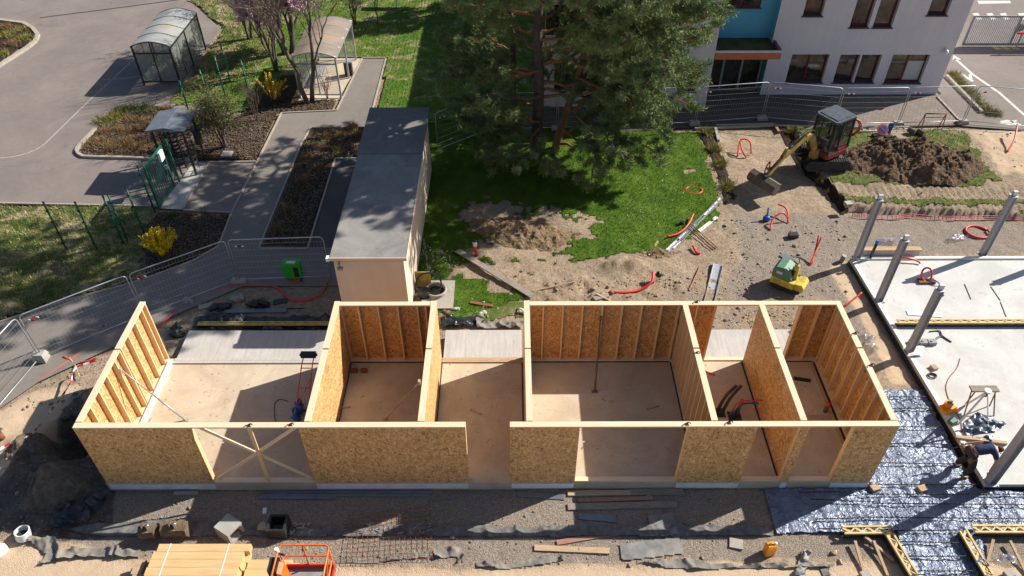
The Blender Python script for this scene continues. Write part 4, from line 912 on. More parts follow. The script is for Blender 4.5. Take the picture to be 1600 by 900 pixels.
# recess with blue render, door and canopy
YB = 23.95
hw = GY(1133, 12, YB); hv = GY(1188, 12, YB)
mb = MB(); holed(mb, XB, XC, 2.2, BH, YB, [(hw.x, hv.x, hw.z, min(hw.z+1.4, BH-.3))], .2)
mb.quad((XC-.003, YR-.0, GZ), (XC-.003, YR, BH), (XC-.003, YB, BH), (XC-.003, YB, GZ)); mb.quad((XB+.003, YB, GZ), (XB+.003, YB, BH), (XB+.003, YL+.8, BH), (XB+.003, YL+.8, GZ)); mb.build('recess_wall', 'render_blue', bd)
def window(h, Y, split=(), blind=None, mat='window_red', dp=.2, sill=True):
    x0, x1, z0, z1 = h; y = Y+dp; t = .075
    mb = MB(); mb.box((x0+.002, y, z0+.002), (x0+t, y+.06, z1-.002)); mb.box((x1-t, y, z0+.002), (x1-.002, y+.06, z1-.002)); mb.box((x0+t+.001, y, z0+.002), (x1-t-.001, y+.06, z0+t)); mb.box((x0+t+.001, y, z1-t), (x1-t-.001, y+.06, z1-.002))
    for s in split: xm = x0+(x1-x0)*s; mb.box((xm-.045, y-.004, z0+t+.001), (xm+.045, y+.055, z1-t-.001))
    w = mb.build('window', mat, bd)
    mb = MB(); mb.quad((x0+t, y+.03, z0+t), (x1-t, y+.03, z0+t), (x1-t, y+.03, z1-t), (x0+t, y+.03, z1-t)); child(mb, 'pane', 'window_glass', w, bd)
    if blind: xm = x0+(x1-x0)*blind; mb = MB(); mb.quad((xm+.05, y+.022, z0+t+.01), (x1-t, y+.022, z0+t+.01), (x1-t, y+.022, z1-t-.35), (xm+.05, y+.022, z1-t-.35)); child(mb, 'blind', 'blind', w, bd)
    if sill: mb = MB(); mb.box((x0-.06, Y-.07, z0-.05), (x1+.06, Y-.001, z0+.0)); mb.box((x0+.003, Y-.001, z0+.001), (x1-.003, y, z0+.012)); child(mb, 'sill', 'sill_dark', w, bd)
window(R1[0], YR, (.52,)); window(R1[1], YR); window(R1[2], YR); window(R1[3], YR, (.5,), .5)
for h in R2: window(h, YR)
window(Lw[0], YL); window(Lw[1], YL, (.33, .66)); window(Lw[2], YL, (.5,)); window(Lw[3], YL, (.5,))
window((hw.x, hv.x, hw.z, min(hw.z+1.4, BH-.3)), YB, (.45,), dp=.1)
ca = GY(1119, 80, 22.1); cb = GY(1222, 80, 22.1); zt = ca.z
mb = MB(); mb.box((ca.x, 22.1, zt-.42), (cb.x, 22.16, zt-.06)); mb.box((ca.x, 22.16, zt-.42), (ca.x+.06, YB-.01, zt-.06)) ; mb.box((cb.x-.06, 22.16, zt-.42), (cb.x, YR-.003, zt-.06)); can = mb.build('canopy', 'terracotta', bd)
mb = MB(); mb.box((ca.x+.06, 22.17, zt-.38), (cb.x-.07, YR-.01, zt-.14)); mb.box((XB+.01, YR-.009, zt-.38), (XC-.01, YB-.02, zt-.14)); child(mb, 'moss_roof', 'moss', can, bd)
mb = MB(); mb.box((ca.x-.04, 22.04, zt-.055), (cb.x+.04, 22.17, zt)); child(mb, 'fascia_cap', 'white_paint', can, bd)
mb = MB(); mb.box((ca.x-.03, 22.18, zt-.054), (ca.x+.09, YB-.03, zt)); child(mb, 'side_cap', 'sill_dark', can, bd); mb = MB(); mb.box((cb.x-.1, 22.18, zt-.054), (cb.x+.03, YR-.02, zt)); child(mb, 'side_cap', 'sill_dark', can, bd)
mb = MB(); xs_ = [XB+.1, XB+1.02, XB+1.95, XC-.12]; y = YB-.15
for x in xs_: mb.box((x-.05, y, GZ+.02), (x+.05, y+.08, 2.2))
for a, b in zip(xs_, xs_[1:]): mb.box((a+.051, y, GZ+.02), (b-.051, y+.08, GZ+.12)); mb.box((a+.051, y, 2.08), (b-.051, y+.08, 2.2))
dr = mb.build('entrance_door', 'frame_grey', bd)
mb = MB(); mb.quad((xs_[0]+.05, y+.04, GZ+.1), (xs_[-1]-.05, y+.04, GZ+.1), (xs_[-1]-.05, y+.04, 2.1), (xs_[0]+.05, y+.04, 2.1)); child(mb, 'pane', 'window_glass', dr, bd)
c = GY(1484, 77, YR); mb = MB(); mb.tube([(c.x-.25, YR-.002, c.z), (c.x-.25, YR-.12, c.z)], .05, 8); mb.blob((c.x-.25, YR-.2, c.z-.05), .12, 1, 10, .1); mb.build('wall_lamp', 'white_plastic', bd)
# ---------------------------------------------------------------- arched-roof bike shelters
def shelter(name, label, P0, ang, W, L, Hh, fr, roofm, glassm, nb, posts, front_open=False, bars_=True):
    t = local_thing(name, (P0.x, P0.y, GZ), ang, label, 'shelter')
    arch = lambda u, y: (W/2-W/2*cos(pi*u)*1.0, y, Hh+.34*sin(pi*u))
    n = 14
    for k in range(nb):
        ya, yb = L*k/nb, L*(k+1)/nb
        mb = MB(); vs = []
        for y in (ya+.01, yb-.01):
            for dz in (0, .03): vs += [(-.06+(W+.12)*i/n, y, Hh+.02+.25*sin(pi*i/n)+dz) for i in range(n+1)]
        m = n+1; fs = []
        for i in range(n): fs += [(m+i, m+i+1, 3*m+i+1, 3*m+i), (i, 2*m+i, 2*m+i+1, i+1), (i, i+1, m+i+1, m+i), (2*m+i, 3*m+i, 3*m+i+1, 2*m+i+1)]
        mb.add(vs, fs, False); mb.build('roof_sheet', roofm, t)
    for k in range(nb+1):
        y = L*k/nb; mb = MB(); mb.tube([(-.06+(W+.12)*i/n, y, Hh+.04+.25*sin(pi*i/n)) for i in range(n+1)], .03, 6); mb.build('roof_arch', fr, t)
    mb = MB()
    for x in (-.04, W+.04): mb.beam((x, 0, Hh-.0), (x, L, Hh-.0), .07, .09)
    mb.build('eaves_rail', fr, t)
    for k in range(posts+1):
        y = L*k/posts
        for x in (0, W): mb = MB(); mb.beam((x, y, 0), (x, y, Hh-.05), .08, .08); mb.build('post', fr, t)
    for y in (0, L):
        mb = MB(); mb.beam((.05, y, Hh-.32), (W-.05, y, Hh-.32), .05, .06); mb.beam((.05, y, .2), (W-.05, y, .2), .05, .06)
        mb.beam((W/2, y, .2), (W/2, y, Hh-.3), .06, .06); mb.beam((W*.5, y, Hh-.3), (W*.5, y, Hh+.32), .04, .05) if bars_ else None
        mb.build('end_frame', fr, t)
        mb = MB(); mb.box((.06, y-.006, .24), (W-.06, y+.006, Hh-.36)); mb.build('end_glazing', glassm, t)
        mb = MB(); n_ = 10; vs = [(W*i/n_, y+.012, Hh-.28) for i in range(n_+1)]+[(W*i/n_, y+.012, Hh+.23*sin(pi*i/n_)) for i in range(n_+1)]
        mb.add(vs, [(i, i+1, n_+2+i, n_+1+i) for i in range(n_)]); mb.build('end_glazing', glassm, t)
    for x in ((0, W) if not front_open else (0,)):
        for k in range(posts):
            mb = MB(); mb.box((x-.006, L*k/posts+.06, .16), (x+.006, L*(k+1)/posts-.06, Hh-.12)); mb.build('side_glazing', glassm, t)
            mb = MB(); ym = L*(k+.5)/posts; mb.beam((x, ym, .1), (x, ym, Hh-.1), .03, .03); mb.build('mullion', fr, t)
    return t
P0 = G(225, 133); P1 = G(282, 131); P3 = G(327, 75)
ang = atan2((P3-P1).y, (P3-P1).x)-pi/2
shelter('bike_shelter', 'closed bicycle shelter with grey curved roof on the car park', G(226, 133), -.0, 1.9, 4.35, 2.05, 'dark_metal', 'shelter_roof', 'shelter_glass', 4, 2)
shelter('bus_shelter', 'glazed shelter with brown curved roof by the bare trees', G(470, 153), -.02, 2.08, 4.4, 2.15, 'galvanised', 'shelter_roof_brown', 'clear_glass', 4, 2, True, False)
# bicycle in the closed shelter, bench in the other one
def bicycle(x, y, rz, label, mat):
    t = local_thing('bicycle', (x, y, GZ+.01), rz, label, 'bicycle')
    for dx in (-.5, .5):
        mb = MB(); mb.tube([(dx+.32*cos(a*pi/10), 0, .33+.32*sin(a*pi/10)) for a in range(20)], .018, 6, closed=True)
        for a in range(6): mb.tube([(dx, 0, .33), (dx+.32*cos(a*pi/3), 0, .33+.32*sin(a*pi/3))], .004, 4)
        mb.build('wheel', 'rubber', t)
    mb = MB()
    for a, b in (((-.5, .33), (-.1, .33)), ((-.5, .33), (-.2, .75)), ((-.1, .33), (-.2, .8)), ((-.1, .33), (.35, .75)), ((-.2, .75), (.35, .8)), ((.35, .9), (.5, .33))): mb.tube([(a[0], 0, a[1]), (b[0], 0, b[1])], .016, 6)
    mb.build('frame', mat, t)
    mb = MB(); mb.tube([(.34, 0, .88), (.33, 0, .98)], .014, 6); mb.tube([(.3, -.26, 1.0), (.38, 0, .99), (.3, .26, 1.0)], .013, 6); mb.build('handlebar', 'black_plastic', t)
    mb = MB(); mb.blob((-.22, 0, .86), (.13, .07, .03), 1, 8, .1); mb.build('saddle', 'black_plastic', t)
b0 = G(226, 133)
bicycle(b0.x+.75, b0.y+.6, .3, 'bicycle with pale frame behind the shelter end doors', 'white_paint'); bicycle(b0.x+1.0, b0.y+1.5, .2, 'red bicycle standing deeper in the closed shelter', 'red_plastic')
s0 = G(470, 153)
t = local_thing('bench', (s0.x+.7, s0.y+2.0, GZ+.03), 0, 'metal bench inside the glazed shelter', 'bench')
mb = MB()
for k in range(4): mb.beam((-.2+.12*k, -.8, .45), (-.2+.12*k, .8, .45), .08, .03)
mb.build('seat', 'galvanised', t)
for y in (-.7, .7): mb = MB(); mb.tube([(-.2, y, 0), (-.2, y, .43), (.18, y, .43), (.18, y, 0)], .02, 6); mb.build('leg', 'galvanised', t)
t = local_thing('bike_rack', (s0.x+.9, s0.y+.9, GZ+.03), 0, 'tubular bike rack near the glazed shelter end', 'bike rack')
mb = MB()
for k in range(3): mb.tube([(-.4+.4*k, 0, 0), (-.4+.4*k, 0, .6), (-.4+.4*k, .45, .6), (-.4+.4*k, .45, 0)], .02, 6)
mb.tube([(-.5, .45, .5), (.5, .45, .5)], .02, 6); mb.build('hoops', 'galvanised', t)
c = G(546, 118); t = local_thing('litter_bin', (c.x, c.y, GZ+.03), 0, 'dark bin at the edge of the glazed shelter', 'bin'); mb = MB(); mb.box((-.2, -.15, .05), (.2, .15, .75)); mb.build('body', 'dark_metal', t); mb = MB(); mb.box((-.22, -.17, .751), (.22, .17, .8)); mb.build('lid', 'galvanised', t)
# ---------------------------------------------------------------- green posts, gate, turnstile
def gpost(px, py, label, h=2.25, lean=0):
    b = G(px, py); t = thing('fence_post', b, label, 'post', 'green fence posts')
    mb = MB(); mb.tube([b, b+Vector((lean, 0, h))], .036, 10); mb.build('tube', 'green_paint', t)
    mb = MB(); mb.tube([b+Vector((lean, 0, h)), b+Vector((lean, 0, h+.03))], .042, 10); mb.build('cap', 'green_paint', t)
    mb = MB()
    for k in range(4): mb.box((b.x-.05, b.y-.05, GZ+.35+k*.5), (b.x+.05, b.y-.03, GZ+.41+k*.5))
    mb.build('clip', 'black_plastic', t)
gpost(105, 391, 'leftmost green fence post in the rough grass'); gpost(152, 391, 'second green fence post from the left')
gpost(193, 381, 'left one of the close pair of green posts'); gpost(200, 378, 'right one of the close pair of green posts')
gpost(226, 366, 'green post beside the yellow forsythia'); gpost(243, 333, 'green post next to the green gate')
for q, lab in (((360, 128), 'green post beyond the turnstile, left of the far forsythia'), ((392, 157), 'green post at the foot of the far forsythia'), ((300, 190), 'green post just behind the turnstile roof'), ((405, 60), 'green post among the bare trees'), ((330, 172), 'green post behind the budding shrub'), ((352, 150), 'green post right behind the budding shrub crown')):
    gpost(*q, lab, 2.1)
def wiremesh(name, label, a, b, z0, z1, mat, step=.2, hstep=.5, r=.004):
    a = Vector(a); b = Vector(b); d = b-a; L = Vector((d.x, d.y, 0)).length; mb = MB(); n = int(L/step)
    for k in range(n+1): p = a+d*(k/n); mb.beam((p.x, p.y, z0), (p.x, p.y, z1), r*1.6, r*1.6)
    for k in range(int((z1-z0)/hstep)+1): mb.beam((a.x, a.y, z0+k*hstep), (b.x, b.y, z0+k*hstep), r*2, r*2)
    return single(mb, name, mat, label, 'fence panel')
wiremesh('fence_mesh', 'green wire mesh between the two leftmost posts', G(-40, 391), G(105, 391), GZ+.1, GZ+2.0, 'green_paint', .5, .6, .003)
wiremesh('fence_mesh', 'green wire mesh between second and third posts', G(105, 391), G(193, 381), GZ+.1, GZ+2.0, 'green_paint', .5, .6, .003)
wiremesh('fence_mesh', 'green wire mesh beside the green gate post', G(226, 366), G(243, 333), GZ+.1, GZ+2.0, 'green_paint', .2, .5, .003)
A = G(250, 327); B_ = G(273, 292); t = thing('green_gate', A, 'green barred gate leaf with a white notice beside the turnstile', 'gate')
mb = MB(); d = (B_-A)
for p in (A, B_): mb.beam((p.x, p.y, GZ+.05), (p.x, p.y, GZ+2.05), .08, .08)
mb.beam((A.x, A.y, GZ+2.0), (B_.x, B_.y, GZ+2.0), .06, .08); mb.beam((A.x, A.y, GZ+.12), (B_.x, B_.y, GZ+.12), .06, .08); mb.build('frame', 'green_paint', t)
mb = MB()
for k in range(1, 10): p = A+d*(k/10); mb.beam((p.x, p.y, GZ+.1), (p.x, p.y, GZ+2.0), .022, .022)
mb.build('bars', 'green_paint', t)
q = A+d*.9; mb = MB(); mb.box((q.x-.02, q.y-.25, 1.2), (q.x+.075, q.y+.1, 1.62)); mb.build('notice', 'paper_white', t)
mb = MB(); mb.box((q.x-.03, q.y-.05, .72), (q.x+.09, q.y+.07, .9)); mb.build('lock', 'galvanised', t)
for k, (p, lab) in enumerate(((G(281, 284), 'post'), )): mb = MB(); mb.beam((p.x, p.y, GZ), (p.x, p.y, GZ+2.1), .07, .07); mb.build('side_post', 'green_paint', t)
c = G(300, 268); t = local_thing('turnstile', (c.x-.35, c.y+.35, GZ+.02), 0, 'full height black turnstile under a pale grey hipped roof', 'turnstile')
mb = MB()
RX, RY, RZ = .82, .85, 2.35
mb.add([(-RX, -RY, RZ-.1), (RX, -RY, RZ-.1), (RX, RY, RZ-.1), (-RX, RY, RZ-.1), (-RX, -RY, RZ-.06), (RX, -RY, RZ-.06), (RX, RY, RZ-.06), (-RX, RY, RZ-.06), (0, -RY, RZ+.08), (0, RY, RZ+.08)],
       [(3, 2, 1, 0), (0, 1, 5, 8, 4), (2, 3, 7, 9, 6), (1, 2, 6, 5), (3, 0, 4, 7), (5, 6, 9, 8), (7, 4, 8, 9)]); mb.build('roof', 'blue_grey_sheet', t)
for x in (-.65, .65):
    for y in (-.65, .65): mb = MB(); mb.beam((x, y, 0), (x, y, RZ-.1), .08, .08); mb.build('post', 'black_paint', t)
mb = MB(); mb.tube([(0, 0, 0), (0, 0, RZ-.12)], .05, 8)
for k in range(11):
    for a in range(4): an = a*pi/2+.5; mb.tube([(0, 0, .2+k*.19), (.58*cos(an), .58*sin(an), .2+k*.19)], .026, 5)
mb.build('rotor', 'black_paint', t)
mb = MB()
for k in range(11):
    for a in range(5): an = -.7+a*.35; mb.tube([(-.65*cos(an), .65*sin(an), .2+k*.19), (-.65*cos(an+.34), .65*sin(an+.34), .2+k*.19)], .024, 5)
for a in range(5): an = -.7+a*.35; mb.tube([(-.65*cos(an), .65*sin(an), .05), (-.65*cos(an), .65*sin(an), 2.2)], .02, 5)
mb.build('cage', 'black_paint', t); mb = MB(); mb.tube([(.66, -.2, .05), (.66, -.2, 2.2)], .02, 5)
for k in range(8): mb.tube([(.66, -.6, .2+k*.26), (.66, -.2, .2+k*.26)], .015, 5)
mb.build('cage', 'black_paint', t)
mb = MB(); mb.box((.5, .5, .8), (.75, .75, 1.5)); mb.build('card_reader', 'dark_metal', t)
# ---------------------------------------------------------------- construction fences
FH = 1.98
def heras(A, B_, label, clip=True, h=FH, dz=.1, group='construction fence panels', fine=True, foot=True):
    A = Vector((A.x, A.y, GZ)); B_ = Vector((B_.x, B_.y, GZ)); d = (B_-A); L = d.length; d.normalize(); z0 = GZ+dz; z1 = GZ+h; r = .14
    A2 = A+d*.05; B2 = B_-d*.05
    t = thing('construction_fence', A2, label, 'fence panel', group)
    P = lambda s, z: (A2.x+d.x*s, A2.y+d.y*s, z); M = (B2-A2).length
    mb = MB(); mb.tube([P(0, z0-.1), P(0, z1-r), P(r*.3, z1-r*.3), P(r, z1), P(M-r, z1), P(M-r*.3, z1-r*.3), P(M, z1-r), P(M, z0-.1)], .021, 8); mb.tube([P(0, z0+.05), P(M, z0+.05)], .019, 8); mb.build('frame', 'galvanised', t)
    mb = MB(); n = int(M/.115)
    for k in range(1, n): mb.beam(P(M*k/n, z0+.05), P(M*k/n, z1-.01), .0032, .0032)
    for k in range(1, 7): mb.beam(P(0, z0+.05+k*.27), P(M, z0+.05+k*.27), .0065, .0065)
    mb.build('mesh_infill', 'fence_wire', t)
    if clip: mb = MB(); mb.box((P(.2, 0)[0]-.0, P(.2, 0)[1]-.02, z1-.32), (P(.2, 0)[0]+.07, P(.2, 0)[1]+.0, z1-.27)); mb.box((P(.42, 0)[0], P(.42, 0)[1]-.02, z1-.32), (P(.42, 0)[0]+.08, P(.42, 0)[1]+.0, z1-.27)); mb.build('tag', 'white_plastic', t); mb = MB(); mb.box((P(.2, 0)[0]+.075, P(.2, 0)[1]-.02, z1-.33), (P(.42, 0)[0]-.005, P(.42, 0)[1]+.0, z1-.265)); mb.build('tag', 'digger_red', t)
    return t
def footb(p, label, mat='block_concrete', s=(.55, .24, .16), rz=.3):
    mb = MB(); x, y = p.x, p.y; a, b, h = s[0]/2, s[1]/2, s[2]
    mb.add([(x+u*a*k, y+v*b*k, z) for z, k in ((GZ+.012, 1), (GZ+h*.6, 1), (GZ+h, .8)) for u, v in ((-1, -1), (1, -1), (1, 1), (-1, 1))],
           [(3, 2, 1, 0), (8, 9, 10, 11)]+[(l*4+i, l*4+(i+1) % 4, l*4+4+(i+1) % 4, l*4+4+i) for l in (0, 1) for i in range(4)])
    o = single(mb, 'concrete_block', mat, label, 'concrete block'); return o
Q = lambda px, py: G(px, py)
n0 = Q(66, 562); n1 = Q(228, 496); n2 = Q(374, 441); n3 = Q(520, 436)
heras(Vector((-4.75, 1.65, 0)), n0, 'nearest fence panel, cut by the left picture edge')
heras(n0, n1, 'fence panel across the asphalt left of the timber gable'); heras(n1, n2, 'fence panel in front of the forsythia bed'); heras(n2, n3, 'fence panel ending at the beige cabin, behind the green cabinet')
footb(n0, 'rough concrete fence foot on the asphalt, in the sun', 'crepi', (.42, .34, .34)); footb(n2, 'dark fence foot between the two panels by the planting bed', 'block_concrete')
R_ = [Q(683, 238), Q(765, 206), Q(870, 203), Q(976, 199), Q(1085, 195), Q(1190, 187), Q(1301, 197), Q(1402, 196), Q(1503, 193), Q(1612, 202)]
labs = ['fence panel between the beige cabin and the pine', 'fence panel left of the pine trunks', 'fence panel behind the pine trunks', 'fence panel behind the right side of the pine', 'fence panel in front of the school entrance', 'fence panel behind the digger, left of its cab', 'fence panel right of the digger cab, behind the ladder', 'fence panel behind the rusty trestle', 'fence panel at the right picture edge']
for a, b, l in zip(R_, R_[1:], labs): heras(a, b, l)
for p, l in zip(R_[1:-1], ('fence foot at the left of the pine', 'fence foot behind the pine trunks', 'fence foot hidden right of the pine trunks', 'pale fence foot at the corner of the middle lawn', 'fence foot behind the dug-up path', 'fence foot behind the digger cab', 'dark fence foot behind the ladder end', 'dark fence foot right of the rusty trestle')): footb(p, l, 'block_concrete', (.5, .3, .2))
for q, lab in (((1325, 188), 'white slab leaning behind the digger cab'),): c = Q(*q); mb = MB(); mb.box((c.x-.35, c.y-.15, GZ+.02), (c.x+.3, c.y+.1, GZ+.12)); single(mb, 'white_block', 'white_paint', lab, 'block')
# sliding gate, barrier top right
A = G(1502, 73); B_ = G(1720, 73); t = thing('sliding_gate', A, 'grey barred sliding gate across the far road', 'gate'); Hg = 1.75
mb = MB(); mb.beam((A.x, A.y, GZ+.15), (B_.x, B_.y, GZ+.15), .08, .14); mb.beam((A.x, A.y, GZ+Hg), (B_.x, B_.y, GZ+Hg), .07, .09)
for k in range(4): x = A.x+.02+(B_.x-A.x)*k/3; mb.beam((x, A.y, GZ+.1), (x, A.y, GZ+Hg), .08, .08)
mb.build('frame', 'grey_plastic', t)
mb = MB(); x = A.x+.1
while x < B_.x: mb.box((x, A.y-.02, GZ+.2), (x+.03, A.y+.02, GZ+Hg-.03)); x += .11
mb.build('bars', 'fence_wire', t)
c = G(1580, 70); mb = MB(); mb.tube([(c.x, c.y-.04, GZ+1.0), (c.x, c.y-.06, GZ+1.0)], .25, 16); mb.build('disc', 'dark_metal', t)
c = G(1578, 80); t = thing('road_barrier', c, 'white and red barrier arm in front of the sliding gate', 'barrier'); mb = MB(); mb.box((c.x-.05, c.y-.04, GZ+1.0), (c.x+4, c.y+.04, GZ+1.1)); mb.build('arm', 'white_paint', t); mb = MB(); mb.box((c.x-.06, c.y-.045, GZ+.995), (c.x+.5, c.y+.045, GZ+1.105)); mb.build('red_band', 'red_plastic', t)
mb = MB(); mb.box((c.x+.2, c.y-.02, GZ), (c.x+.26, c.y+.02, GZ+1)); mb.box((c.x+3.2, c.y-.1, GZ), (c.x+3.5, c.y+.1, GZ+1)); mb.build('stand', 'grey_plastic', t)
# ---------------------------------------------------------------- mini excavator
plain('cab_roof_paint', (.075, .095, .12), (.05, .06, .08), 5, .45)
def trk(mb, x0, x1, r, y0, y1):
    prof = [(x0+r*cos(a), r+r*sin(a)) for a in [pi/2+pi*k/8 for k in range(9)]]+[(x1+r*cos(a), r+r*sin(a)) for a in [-pi/2+pi*k/8 for k in range(9)]]
    mb.extrude(prof, (0, y0, 0), (1, 0, 0), (0, 0, 1), (0, 1, 0), y1-y0); return prof
dc = Vector((24.95, 16.3, gz(24.95, 16.3)+.06))
aim = G(1187, 305, GZ); ang = atan2(aim.y-dc.y, aim.x-dc.x)
ex = local_thing('mini_excavator', dc, ang, 'yellow and dark red mini excavator with black cab, bucket on the gravel path', 'excavator')
tr_rot = Matrix.Rotation(-ang+pi+.02, 4, 'Z')     # tracks keep their own heading
for s, nm in ((-1, 'track'), (1, 'track')):
    mb = MB(); yy = (.42, .72) if s > 0 else (-.72, -.42); trk(mb, -.72, .72, .24, *yy)
    o = mb.move(tr_rot).build(nm, 'rubber', ex)
    lug = MB()
    for k in range(15):
        x = -.75+k*.107; lug.box((x-.02, yy[0]-.006, .481), (x+.02, yy[1]+.006, .505))
    for k in range(8):
        a = -pi/2+pi*k/7
        for sx in (-1, 1): c = Vector((sx*(.72+.255*cos(a)), 0, .24+.255*sin(a))); lug.beam((c.x, yy[0]-.004, c.z), (c.x, yy[1]+.004, c.z), .035, .035)
    child(lug.move(tr_rot), 'track_lugs', 'dark_metal', o, ex)
    for x in (-.72, .72): wl = MB(); ye = yy[1]+.0 if s > 0 else yy[0]; wl.tube([(x, ye-.03, .24), (x, ye+.03, .24)], .14, 12); child(wl.move(tr_rot), 'sprocket', 'black_paint', o, ex)
mb = MB(); mb.box((-.5, -.42, .2), (.5, .42, .5)); mb.tube([(0, 0, .45), (0, 0, .62)], .3, 16); mb.move(tr_rot).build('undercarriage', 'black_paint', ex)
mb = MB(); mb.extrude([(0, 0), (.05, .02), (.12, .36), (.06, .36), (.0, .18)], (1.18, -.72, .04), (1, 0, 0), (0, 0, 1), (0, 1, 0), 1.44); mb.beam((.5, -.3, .35), (1.2, -.3, .2), .08, .08); mb.beam((.5, .3, .35), (1.2, .3, .2), .08, .08); mb.move(tr_rot).build('dozer_blade', 'dark_metal', ex)
prof = [(-.55, -.6)]+[(-.62+.12*cos(a), 0+.62*sin(a)) for a in [-1.45-.18*k for k in range(10)]]+[(-.55, .6), (.55, .6), (.62, .5), (.62, -.5), (.55, -.6)]
mb = MB(); mb.prism(prof, .62, .84); mb.build('counterweight', 'digger_red', ex)
mb = MB(); mb.prism([(-.6, -.58), (-.6, .58), (.0, .58), (.0, -.58)], .842, .98); mb.build('engine_cover', 'digger_red', ex)
# cab on the machine's left (y>0), tall, glazed
cx0, cx1, cy0, cy1, cz0, cz1 = -.62, .62, -.48, .55, .86, 2.32
mb = MB()
for x, y in ((cx0, cy0), (cx1, cy0), (cx1, cy1), (cx0, cy1)): mb.beam((x*(1 if x < 0 else .99), y, cz0), (x*.9, y*.97, cz1), .07, .07)
mb.beam((.08, cy1, cz0), (.08, cy1*.97, cz1), .06, .06); mb.beam((.08, cy0, cz0), (.08, cy0*.97, cz1), .06, .06)
for z in (cz0+.03, 1.45): mb.beam((cx0, cy0, z), (cx0, cy1, z), .05, .06)
for y in (cy0, cy1): mb.beam((cx0, y, cz0+.03), (cx1, y, cz0+.03), .05, .08)
mb.beam((cx1, cy0, cz0+.04), (cx1, cy1, cz0+.04), .05, .1); cabf = mb.build('cab_frame', 'black_paint', ex)
mb = MB(); mb.prism([(-.6, -.52), (-.5, -.56), (.52, -.56), (.64, -.46), (.64, .52), (.52, .6), (-.5, .6), (-.6, .54)], cz1+.001, cz1+.07); mb.prism([(-.5, -.44), (.5, -.44), (.5, .48), (-.5, .48)], cz1+.071, cz1+.10); child(mb, 'cab_roof', 'cab_roof_paint', cabf, ex)
mb = MB(); e = .005
mb.quad((cx1-.01, cy0+.04, cz0+.1), (cx1-.01, cy1-.04, cz0+.1), (cx1-.06, cy1-.05, cz1-.03), (cx1-.06, cy0+.05, cz1-.03)); mb.quad((cx0+.01, cy0+.04, 1.5), (cx0+.01, cy1-.04, 1.5), (cx0+.05, cy1-.05, cz1-.03), (cx0+.05, cy0+.05, cz1-.03))
for y in (cy0, cy1): mb.quad((cx0+.05, y*.99, cz0+.1), (cx1-.05, y*.99, cz0+.1), (cx1-.08, y*.97, cz1-.03), (cx0+.06, y*.97, cz1-.03))
child(mb, 'cab_glass', 'cab_glass', cabf, ex)
mb = MB(); mb.box((-.45, -.2, 1.0), (.05, .28, 1.18)); mb.box((-.48, -.2, 1.18), (-.34, .28, 1.75)); child(mb, 'seat', 'black_plastic', cabf, ex)
mb = MB(); mb.box((.25, -.1, .9), (.4, .2, 1.3)); mb.tube([(.2, -.28, 1.1), (.22, -.28, 1.45)], .02, 6); mb.tube([(.2, .36, 1.1), (.22, .36, 1.45)], .02, 6); child(mb, 'controls', 'grey_plastic', cabf, ex)
mb = MB(); mb.box((.3, cy0-.012, .88), (.58, cy0-.002, .96)); mb.build('label_plate', 'white_paint', ex)
# boom: kinked arm, stick, bucket
reach = Vector((aim.x-dc.x, aim.y-dc.y, 0)).length
def arm(pts, ws, hs, nm, mat='digger_yellow'):
    mb = MB()
    for (a, b), w, h in zip(zip(pts, pts[1:]), ws, hs):
        mb.beam(a, b, w, h)
    return mb.build(nm, mat, ex)
mb = MB(); mb.box((.58, -.16, .5), (.86, .14, .95)); mb.build('boom_foot', 'digger_yellow', ex)
k0, k1, k2, k3 = (.75, 0, .78), (1.25, 0, 1.72), (1.72, 0, 1.80), (reach-.95, 0, 1.22)
boom = arm([k0, k1, k2, k3], (.17, .17, .16), (.2, .24, .2), 'boom')
mb = MB(); mb.tube([(.86, -.12, .82), (1.2, -.12, 1.2)], .045, 8); mb.tube([(1.2, -.12, 1.2), (1.48, -.12, 1.62)], .028, 8); child(mb, 'cylinder', 'dark_metal', boom, ex)
mb = MB(); mb.tube([(1.55, 0, 1.98), (reach-1.35, 0, 1.62)], .045, 8); mb.tube([(reach-1.35, 0, 1.62), (reach-.95, 0, 1.48)], .028, 8); child(mb, 'cylinder', 'dark_metal', boom, ex)
stick = arm([(reach-1.05, 0, 1.5), (reach-.85, 0, 1.15), (reach-.12, 0, .52)], (.15, .14), (.2, .15), 'stick')
mb = MB(); mb.tube([(reach-.78, 0, 1.26), (reach-.22, 0, .78)], .035, 8); child(mb, 'cylinder', 'dark_metal', stick, ex)
mb = MB()
for y in (-.05, .05): mb.tube(curve([(.7, y, .95), (1.15, y, 1.9), (1.7, y, 2.02), (reach-1.1, y, 1.62)], 6), .016, 5)
mb.build('hydraulic_hoses', 'rubber', ex)
# wide grading bucket, across the arm
bw = .72; bk = [(-.22, .42), (-.05, .50), (.16, .40), (.26, .18), (.2, .02), (.02, -.02), (-.04, .0), (.14, .06), (.19, .18), (.11, .34), (-.04, .42), (-.2, .36)]
mb = MB(); mb.extrude(bk, (reach-.05, -bw, .02), (1, 0, 0), (0, 0, 1), (0, 1, 0), bw*2); b_ = mb.build('bucket', 'steel_brown', ex)
for y in (-bw, bw-.02): mb = MB(); mb.extrude([(-.22, .38), (-.05, .46), (.16, .37), (.25, .18), (.2, .03), (.0, .0)], (reach-.05, y-.01, .02), (1, 0, 0), (0, 0, 1), (0, 1, 0), .03); child(mb, 'side_cheek', 'steel_brown', b_, ex)
mb = MB(); mb.box((reach-.2, -.12, .42), (reach+.05, .12, .6)); child(mb, 'coupler', 'dark_metal', b_, ex)
